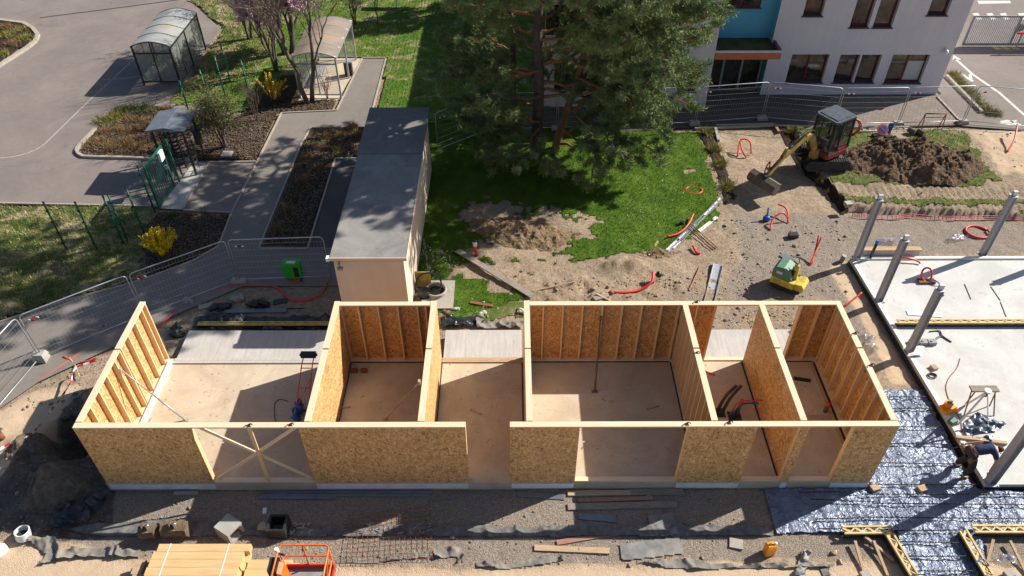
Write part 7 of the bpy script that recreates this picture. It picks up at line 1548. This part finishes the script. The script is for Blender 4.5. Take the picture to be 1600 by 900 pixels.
# traced limbs: the thick orange branches reaching right and the low sprays
for (a, b, r_) in (((897, 175, 18.3), (1010, 60, 17.2), .11), ((900, 140, 18.4), (960, 40, 18.6), .10), ((905, 100, 18.5), (1060, 80, 17.6), .09), ((880, 210, 18.2), (950, 165, 17.2), .08), ((868, 225, 18.2), (985, 225, 15.5), .07), ((842, 180, 18.4), (745, 235, 16.0), .07), ((842, 120, 18.4), (705, 95, 17.4), .08), ((842, 60, 18.4), (730, 20, 18.5), .08), ((905, 90, 18.5), (1090, 130, 17.0), .07), ((985, 215, 15.8), (1035, 245, 14.9), .04), ((930, 240, 16), (925, 285, 14.2), .04), ((842, 200, 17), (800, 262, 14.4), .06), ((850, 210, 17), (860, 268, 14.4), .06), ((842, 190, 17.5), (715, 190, 16.2), .06), ((842, 190, 17.5), (760, 170, 15.4), .06), ((880, 200, 17), (960, 262, 14.4), .06), ((900, 160, 17.5), (1040, 190, 15.5), .06), ((900, 150, 17.5), (1010, 150, 15.2), .06), ((842, 110, 17.5), (690, 130, 16.6), .06), ((905, 120, 17.8), (1050, 215, 15.6), .06), ((905, 100, 17.8), (1080, 165, 16.4), .06), ((900, 180, 17), (1000, 255, 14.8), .06), ((905, 60, 17.8), (1100, 60, 17), .06), ((842, 150, 17.5), (700, 165, 16.6), .06), ((905, 90, 17.8), (1040, 125, 14.0), .07), ((905, 60, 17.8), (1085, 62, 14.2), .07), ((905, 40, 17.8), (1105, 15, 13.8), .07), ((905, 70, 17.8), (985, 70, 13.4), .07), ((900, 120, 17.8), (1035, 180, 14.4), .06), ((900, 60, 17.8), (940, 40, 13.0), .06), ((905, 40, 17.8), (1020, 10, 12.8), .07), ((905, 30, 17.8), (1060, -30, 13.4), .07), ((900, 100, 17.5), (1000, 110, 15.0), .06)):
    p = GY(*a[:2], a[2]); q = GY(*b[:2], b[2]); needle_branch(big, p, q, r_, 1.5, .95)
    if r_ > .06: needle_branch(big, p.lerp(q, .5), q+Vector((R.uniform(-1, 1), -1.0, R.uniform(-.4, .5))), .04, 1.2, .95); needle_branch(big, p.lerp(q, .6), q+Vector((R.uniform(-.6, 1), .9, R.uniform(-.4, .8))), .04, 1.2, .95)
big.build('branches', 'bark_orange', pine)
print('pine tufts', len(tufts))
cr = tuft_mesh('crown', np.array(tufts), 'needles', pine, 30, .135, .012, .13, .25, 5)
# --- bare trees
def bare(base, h, label, mat='bark_dark', stems=2, seed=1, spread=.5, levels=3, thick=.12, buds=None, nm='bare_tree', cat='tree', kids=4, lean=(0, 0), budn=6, buds_size=.03, top=1.0, fork=.0):
    global R
    R = random.Random(seed); t_ = thing(nm, base, label, cat); mb = MB(); tw = MB(); tips = []
    def grow(p, d, L, r_, lev, m):
        q = p+d*L; pts = limb(m, p, q, r_, r_*.55, 4, .16, 6 if lev < 2 else 4)
        if lev >= levels: tips.extend(pts[1:]); return
        for k in range(kids+ (1 if lev else 0)):
            s_ = .35+.65*(k+R.random())/kids; i = min(int(s_*4), 3); c = pts[i].lerp(pts[i+1], min(1, s_*4-i))
            nd = (d+rvec(R)*spread*(1+.25*lev)+Vector((0, 0, .18))).normalized()
            grow(c, nd, L*R.uniform(.5, .78), max(r_*.48, .009), lev+1, tw)
    for s_ in range(stems):
        a_ = 2*pi*s_/stems+.6; d = Vector((cos(a_)*.16*(stems > 1)+lean[0], sin(a_)*.16*(stems > 1)+lean[1], 1)).normalized()
        b_ = base+Vector((cos(a_)*thick, sin(a_)*thick, 0))*(stems > 1)
        grow(b_, d, h*.5*top*R.uniform(.85, 1.1), thick, 0, mb)
    mb.build('trunk', mat, t_); tw.build('twigs', mat if nm != 'budding_shrub' else 'twig', t_)
    if buds: tuft_mesh('crown', np.array([(*p, 1) for p in tips]), buds, t_, budn, buds_size, buds_size*.45, .09, .2, seed, True)
    return t_
bare(G(484, 160), 7.5, 'bare forked tree directly in front of the glazed shelter', 'bark_grey', stems=2, seed=3, thick=.13, levels=4, spread=.5, kids=3)
bare(G(432, 112), 7.0, 'slender multi-stemmed bare tree behind the far forsythia', 'bark_grey', stems=5, seed=8, thick=.07, levels=3, spread=.42, kids=4)
bare(G(452, 84), 4.4, 'dark trunked tree with pink blossom behind the bare trees', stems=2, seed=5, thick=.18, levels=4, spread=.6, buds='petal_pink', kids=4, budn=8, buds_size=.09)
bare(G(390, 62), 4.6, 'twiggy pinkish tree at the top left of the lawn', 'bark_grey', stems=3, seed=15, thick=.08, levels=4, spread=.62, buds='petal_pink', kids=3, budn=3, buds_size=.06)
bare(G(352, 232), 5.2, 'budding green shrub right of the turnstile', 'bark_grey', stems=4, seed=9, thick=.06, levels=3, spread=.8, buds='leaf_budding', nm='budding_shrub', cat='shrub', kids=5, budn=2, buds_size=.05, top=.62)
bare(G(402, 190), 2.4, 'small bare shrub between the budding shrub and the path', 'bark_grey', stems=4, seed=12, thick=.018, levels=2, spread=.7, nm='bare_shrub', cat='shrub')
bare(G(512, 155), 1.6, 'small reddish twig shrub at the end of the glazed shelter', 'rust', stems=5, seed=13, thick=.015, levels=1, spread=.3, nm='bare_shrub', cat='shrub')
bare(G(325, 345), 1.1, 'sparse twig shrub in the bed below the gate path', 'bark_grey', stems=3, seed=14, thick=.016, levels=1, spread=.4, nm='bare_shrub', cat='shrub', lean=(-.3, .2))
bare(G(98, 433), .9, 'sparse dry shrub in the rough grass', 'bark_grey', stems=4, seed=16, thick=.014, levels=2, spread=.8, nm='bare_shrub', cat='shrub')
bare(G(590, 38), 4.0, 'thin young tree with a single straight stem on the back lawn', 'bark_grey', stems=1, seed=17, thick=.045, levels=2, spread=.5, kids=4)
bare(G(555, 40), 2.6, 'leafless bush at the back end of the glazed shelter', 'bark_grey', stems=6, seed=18, thick=.03, levels=3, spread=.9, nm='bare_bush', cat='bush', kids=3)
# --- forsythia
def forsythia(base, w, h, label, seed, n=60, dens=32):
    r = random.Random(seed); t_ = thing('forsythia', base, label, 'shrub'); mb = MB(); C = []
    for k in range(n):
        a_ = r.uniform(0, 2*pi); o_ = sqrt(r.random()); q = base+Vector((cos(a_)*w*o_, sin(a_)*w*o_, h*(r.uniform(.6, 1.0))*(1-.35*o_*o_)+.1)); p = base+Vector((cos(a_)*.1, sin(a_)*.1, .02)); m_ = p.lerp(q, .5)+Vector((cos(a_)*.02, sin(a_)*.02, .12))
        cu_ = curve([p, m_, q], 5); mb.tube(cu_, [.012]*len(cu_), 4)
        for i in range(dens): s_ = .3+.7*r.random(); j = min(int(s_*(len(cu_)-1)), len(cu_)-2); C.append((*(cu_[j].lerp(cu_[j+1], r.random())), 1))
    mb.build('stems', 'twig', t_); tuft_mesh('blossom', np.array(C), 'petal_yellow', t_, 4, .045, .017, .035, .2, seed, True); return t_
forsythia(G(257, 402), .72, 1.35, 'dense yellow forsythia in the bed near the construction fence', 3)
forsythia(G(428, 160), .85, 1.55, 'sparser yellow forsythia in front of the bare trees', 4, 22, 26)
# --- tussocks and ground plants in the beds
def tussock(px, py, r_, mat, label, h=.35, n=120, seed=1, group='grass tussocks in the planting beds', dz=0):
    c = G(px, py); c.z += dz; rr = np.random.RandomState(seed); cs = np.c_[c.x+rr.normal(0, r_*.35, n), c.y+rr.normal(0, r_*.35, n), np.full(n, c.z+.02), np.ones(n)]
    t_ = thing('tussock', c, label, 'grass tussock', group); tuft_mesh('blades', cs, mat, t_, 6, h, .012, .04, .9, seed); return t_
TL = [(150, 225, .6, 'straw', 'leftmost straw tussock at the rounded bed end'), (175, 232, .6, 'straw', 'straw tussock near the bottom kerb of the left bed'), (200, 225, .7, 'straw', 'wide straw tussock left of the turnstile'), (222, 232, .6, 'straw', 'straw tussock by the turnstile shadow'), (165, 208, .4, 'straw', 'small straw tussock in the middle of the left bed'),
      (190, 205, .4, 'straw', 'straw tussock among the mulch, middle of left bed'), (215, 205, .4, 'straw', 'tan tussock left of the turnstile roof'), (228, 192, .35, 'straw', 'little tan tussock above the turnstile'), (205, 188, .35, 'straw', 'little tan tussock below the green shrubs'), (182, 185, .6, 'tussock_green', 'yellow green tussock at the top of the left bed'),
      (165, 190, .6, 'tussock_green', 'yellow green tussock at the upper left bed corner'), (200, 172, .7, 'shrub_green', 'low dark green shrub left along the bed top'), (225, 172, .7, 'shrub_green', 'low dark green shrub right along the bed top'), (252, 195, .35, 'straw', 'tan tussock beside the turnstile roof edge'), (262, 172, .4, 'straw', 'pale tussock near the lawn corner'), (300, 180, .4, 'straw', 'pale tussock behind the turnstile'),
      (512, 215, .4, 'straw', 'tan tussock left in the bed beside the cabin'), (535, 213, .4, 'straw', 'tan tussock in the middle of the bed beside the cabin'), (560, 212, .45, 'straw', 'tan tussock by the cabin roof'), (500, 232, .35, 'straw', 'small tan tussock by the path edging'), (528, 238, .3, 'tussock_green', 'small green tussock in the cabin bed'), (552, 200, .35, 'straw', 'tussock at the back of the cabin bed'), (480, 250, .35, 'straw', 'brown tussock further down the cabin bed'), (470, 285, .35, 'straw', 'shaded tussock in the cabin bed'), (450, 330, .4, 'straw', 'shaded tussock low in the cabin bed'), (435, 360, .35, 'straw', 'last shaded tussock of the cabin bed'), (500, 262, .3, 'straw', 'small shaded tussock near the dark strip'),
      (1105, 209, .4, 'tussock_green', 'first tussock of the left mulch border'), (1115, 234, .4, 'tussock_green', 'second tussock of the left mulch border'), (1123, 258, .45, 'tussock_green', 'third tussock of the left mulch border'), (1137, 292, .5, 'tussock_green', 'lowest tussock of the left mulch border'), (1236, 207, .35, 'tussock_green', 'tussock at the top of the right mulch border'), (1254, 234, .45, 'straw', 'tussock left of the digger cab'), (1290, 286, .45, 'tussock_green', 'yellowish tussock in front of the digger track'),
      (270, 340, .3, 'shrub_green', 'small green plant at the edge of the gate bed'), (340, 116, .8, 'shrub_green', 'dark green clump behind the closed shelter'), (375, 140, .9, 'shrub_green', 'dark green clump between the green posts and the far forsythia'), (318, 140, .7, 'shrub_green', 'dark green clump above the budding shrub')]
for i, (px, py, r_, m_, lab) in enumerate(TL): tussock(px, py, r_, m_, lab, .30 if m_ != 'shrub_green' else .26, int(55*r_/.4), i+20)
for i, (px, py) in enumerate(((10, 45), (30, 50), (45, 62), (22, 72), (8, 88), (35, 66), (-5, 60), (15, 58))): tussock(px, py, .55, 'tussock_green' if i % 3 else 'straw', ('yellow green', 'straw', 'green')[i % 3]+' tussock on the kerbed island, '+('back left', 'back middle', 'right tip', 'front middle', 'front left', 'right of centre', 'far left', 'centre')[i], .26, 60, i+90, 'tussocks on the traffic island', .08)
for i, (px, py) in enumerate(((1484, 118), (1492, 126), (1500, 134), (1508, 143), (1516, 152), (1524, 161), (1533, 170), (1542, 178), (1552, 179))): tussock(px+4, py, .45, 'tussock_green', ('first', 'second', 'third', 'fourth', 'fifth', 'sixth', 'seventh', 'eighth', 'ninth')[i]+' tussock of the kerbed strip right of the school, counted from the building', .26, 55, i+120, 'tussocks beside the school')
grown_sheet('planting_bed', GL([(392, 152), (440, 120), (472, 118), (468, 160), (430, 168), (390, 172)]), 'mulch', .12, .3, .1, .07, follow=False, seed=21)
# daisies
rr = np.random.RandomState(4); D = []
for (px, py, n_, s_) in ((675, 400, 50, .35), (690, 415, 35, .4), (1012, 285, 12, .4), (1008, 335, 16, .4), (1055, 305, 10, .5), (1000, 390, 10, .5), (760, 488, 16, .4), (945, 320, 8, .7), (1480, 215, 36, .35), (1458, 208, 26, .3)):
    c = G(px, py)
    for _ in range(n_): x, y = c.x+rr.normal(0, s_), c.y+rr.normal(0, s_); D.append((x, y, gz(x, y)+.11, 1))
o = tuft_mesh('daisies', np.array(D), 'petal_white', None, 4, .03, .014, .02, .2, 3, True); tag(o, 'white daisies dotted over the lawns', 'daisies', kind='stuff')
# mulch chips give the beds a broken surface
rr = np.random.RandomState(6)
def chips(poly, n, mat, label, lo=.02, hi=.05, seed=1):
    r = np.random.RandomState(seed); xs_ = [p[0] for p in poly]; ys_ = [p[1] for p in poly]; X = r.uniform(min(xs_), max(xs_), n*3); Y = r.uniform(min(ys_), max(ys_), n*3); k = sdist(X, Y, poly) > .05; X, Y = X[k][:n], Y[k][:n]
    V = []; a_ = r.uniform(0, 2*pi, len(X)); L = r.uniform(lo, hi, len(X)); z = GZ+.06+r.uniform(0, .04, len(X)); u = np.c_[np.cos(a_), np.sin(a_), r.uniform(-.4, .4, len(X))]*L[:, None]; v = np.c_[-np.sin(a_), np.cos(a_), r.uniform(-.3, .3, len(X))]*L[:, None]*.4; P_ = np.c_[X, Y, z]
    V = np.stack([P_-u, P_+v, P_+u, P_-v], 1).reshape(-1, 3); me = bpy.data.meshes.new('bark_chips'); me.from_pydata(V.tolist(), [], np.arange(len(V)).reshape(-1, 4).tolist()); me.materials.append(MATS[mat]); o = bpy.data.objects.new('bark_chips', me); COL.objects.link(o); tag(o, label, 'bark chips', kind='stuff')
chips(BED1, 9000, 'twig', 'bark chips of the bed round the turnstile', .025, .07, 1); chips(BED2, 5000, 'twig', 'bark chips of the bed beside the cabin', .025, .06, 2); chips(BED3, 3500, 'twig', 'bark chips of the bed round the near forsythia', .02, .05, 3)
# garden seat far back in the shade
c = G(625, 12); t_ = thing('garden_table', c, 'long pale bench table in the shade at the top of the lawn', 'table'); mb = MB(); mb.box((c.x-1.6, c.y-.3, GZ+.62), (c.x+1.6, c.y+.3, GZ+.68)); mb.build('top', 'galvanised', t_)
for dx in (-1.4, -.2, 1.4): mb = MB(); mb.beam((c.x+dx, c.y, GZ), (c.x+dx, c.y, GZ+.62), .06, .06); mb.build('leg', 'white_paint', t_)
# two dark trees farther back, only their shade and lower crowns are seen
for (x, y, lab, sd_) in ((8.5, 34.5, 'dark evergreen at the top of the back lawn', 31), (16.2, 45, 'dark evergreen behind the school roof', 32)):
    R = random.Random(sd_); tufts = []; b_ = Vector((x, y, GZ)); t_ = thing('evergreen_tree', b_, lab, 'tree'); mb = MB(); mb.tube([b_, b_+Vector((0, 0, 7))], [.2, .06], 8); mb.build('trunk', 'bark_dark', t_); mb = MB()
    for k in range(46): h = R.uniform(1.2, 7); a_ = R.uniform(0, 2*pi); L = 2.4*(1-h/9)*R.uniform(.7, 1.1); needle_branch(mb, b_+Vector((0, 0, h)), b_+Vector((cos(a_)*L, sin(a_)*L, h-.1)), .03, .9)
    mb.build('branches', 'bark_dark', t_); tuft_mesh('crown', np.array(tufts), 'needles', t_, 26, .2, .02, .22, .15, sd_)
# ---------------------------------------------------------------- the bending worker
def skin_body(name, verts, edges, radii, mat, parent, root=0, sub_=2):
    me = bpy.data.meshes.new(name); me.from_pydata([tuple(v) for v in verts], edges, []); o = bpy.data.objects.new(name, me); COL.objects.link(o)
    m = o.modifiers.new('s', 'SKIN'); me.skin_vertices.new() if not me.skin_vertices else None
    for i, r_ in enumerate(radii): me.skin_vertices[0].data[i].radius = (r_, r_) if not isinstance(r_, tuple) else r_; me.skin_vertices[0].data[i].use_root = (i == root)
    m.use_smooth_shade = True; s = o.modifiers.new('ss', 'SUBSURF'); s.levels = sub_; s.render_levels = sub_
    dg = bpy.context.evaluated_depsgraph_get(); dg.update(); me2 = bpy.data.meshes.new_from_object(o.evaluated_get(dg)); o.modifiers.clear(); o.data = me2; me2.name = name; me2.materials.clear(); me2.materials.append(MATS[mat])
    for p in me2.polygons: p.use_smooth = True
    o.parent = parent; return o
f0 = G(1500, 741, GZ+.06)
pr = local_thing('person', (f0.x, f0.y, GZ+.06), 0, 'worker in navy t-shirt and dark trousers bending over the slab edge', 'person')
# local frame: +x to the right (towards the slab), feet on the membrane
V = [(.02, .08, .92), (.08, .08, 1.0), (.26, .07, 1.10), (.44, .06, 1.12), (.55, .06, 1.10), (.62, .06, 1.10), (.70, .05, 1.08), (.745, .05, 1.05),     # 0 pelvis .. 4 chest, 5 neck, 6 head, 7 crown
     (.0, -.06, .88), (.12, -.10, .48), (-.02, -.12, .08), (.14, -.14, .04),                                     # 8-11 near leg
     (.0, .22, .88), (.16, .25, .48), (-.06, .28, .08), (.10, .28, .04),                                      # 12-15 far leg
     (.50, -.12, 1.10), (.58, -.20, .84), (.52, -.26, .60), (.50, -.27, .51),                                   # 16-19 right arm down
     (.50, .24, 1.10), (.34, .42, .92), (.10, .46, .82), (.02, .46, .80)]                                    # 20-23 left arm towards the bar
E = [(0, 1), (1, 2), (2, 3), (3, 4), (4, 5), (5, 6), (6, 7), (0, 8), (8, 9), (9, 10), (10, 11), (0, 12), (12, 13), (13, 14), (14, 15), (4, 16), (16, 17), (17, 18), (18, 19), (4, 20), (20, 21), (21, 22), (22, 23)]
Rd = [.115, .11, .115, .125, .11, .058, .09, .07, .10, .068, .045, .038, .10, .068, .045, .038, .062, .045, .034, .030, .062, .045, .034, .030]
body = skin_body('body', V, E, Rd, 'skin', pr)
tv = [V[1], V[2], V[3], V[4], (.56, .06, 1.105), V[16], (.56, -.17, .94), V[20], (.42, .35, .99)]; skin_body('shirt', tv, [(0, 1), (1, 2), (2, 3), (3, 4), (3, 5), (5, 6), (3, 7), (7, 8)], [.15, .155, .168, .15, .09, .085, .072, .085, .072], 'shirt_navy', pr, 1)
lv = [(.07, .08, .985), V[0], V[8], V[9], (-.015, -.12, .14), V[12], V[13], (-.055, .28, .14)]; skin_body('trousers', lv, [(0, 1), (1, 2), (2, 3), (3, 4), (1, 5), (5, 6), (6, 7)], [.17, .18, .135, .10, .08, .135, .10, .08], 'trousers', pr, 1)
for a, b, c_ in ((V[10], V[11], 0), (V[14], V[15], 0)): skin_body('boot', [(a[0]-.03, a[1], .12), (a[0]-.03, a[1], .05), (a[0]+.08, a[1], .045), (a[0]+.19, a[1], .035)], [(0, 1), (1, 2), (2, 3)], [.062, .06, .055, .045], 'boots', pr, 1)
hr = MB(); hc = Vector((.70, .05, 1.09)); hr.blob(hc+Vector((.0, .0, .028)), (.098, .088, .085), 2, 14, .05); hr.build('hair', 'hair', pr)
fc = MB(); fc.blob((.75, .05, .985), (.02, .014, .02), 1, 8, .0); fc.blob((.70, -.04, 1.04), (.022, .01, .028), 1, 8, 0); fc.blob((.70, .14, 1.04), (.022, .01, .028), 1, 8, 0); fc.build('face', 'skin', pr)
bl = MB(); bl.tube([(.05+.155*cos(a)*.6, .08+.16*sin(a), .96+.10*cos(a)) for a in [2*pi*k/20 for k in range(20)]], .018, 6, closed=True); bl.build('belt', 'formwork_old', pr)
bg_ = MB(); bg_.box((-.10, -.16, .72), (.06, -.04, .92)); bg_.box((-.14, .2, .76), (-.02, .32, .92)); bg_.build('tool_pouch', 'boots', pr)
def fingers(wr, d, side, curl=-.6):
    wr = Vector(wr); d = Vector(d).normalized(); s = Vector(side).normalized(); n_ = d.cross(s)
    vs = [wr, wr+d*.05, wr+d*.085]; es = [(0, 1), (1, 2)]; rs_ = [.026, .032, .028]
    for k, L in enumerate((.062, .075, .070, .055)):
        o_ = s*(k-1.5)*.021; a = wr+d*.08+o_; b = a+d*L*.5; c_ = b+(d*.6+n_*curl).normalized()*L*.5; i = len(vs); vs += [a, b, c_]; es += [(1, i), (i, i+1), (i+1, i+2)]; rs_ += [.010, .0092, .008]
    a = wr+d*.03-s*.035; b = a+(d*.7-s*.6).normalized()*.035; c_ = b+(d*.9+n_*curl*.4).normalized()*.03; i = len(vs); vs += [a, b, c_]; es += [(0, i), (i, i+1), (i+1, i+2)]; rs_ += [.012, .011, .009]
    return skin_body('hand', vs, es, rs_, 'skin', pr, 0, 1)
fingers(V[19], (.0, -.05, -1), (0, 1, 0)); fingers(V[23], (-1, .02, -.2), (0, 1, 0))
tl = pr.matrix_world; w0 = Vector((f0.x, f0.y, GZ+.06))
mb = MB(); mb.tube([w0+Vector((-.62, .30, .66)), w0+Vector((.3, .52, .80))], .014, 6); single(mb, 'steel_bar', 'dark_metal', 'dark steel rod held by the worker over the foil', 'rod')
# clean up helper properties
for o in bpy.data.objects:
    for k in ('org', 'porg'):
        if k in o.keys(): del o[k]
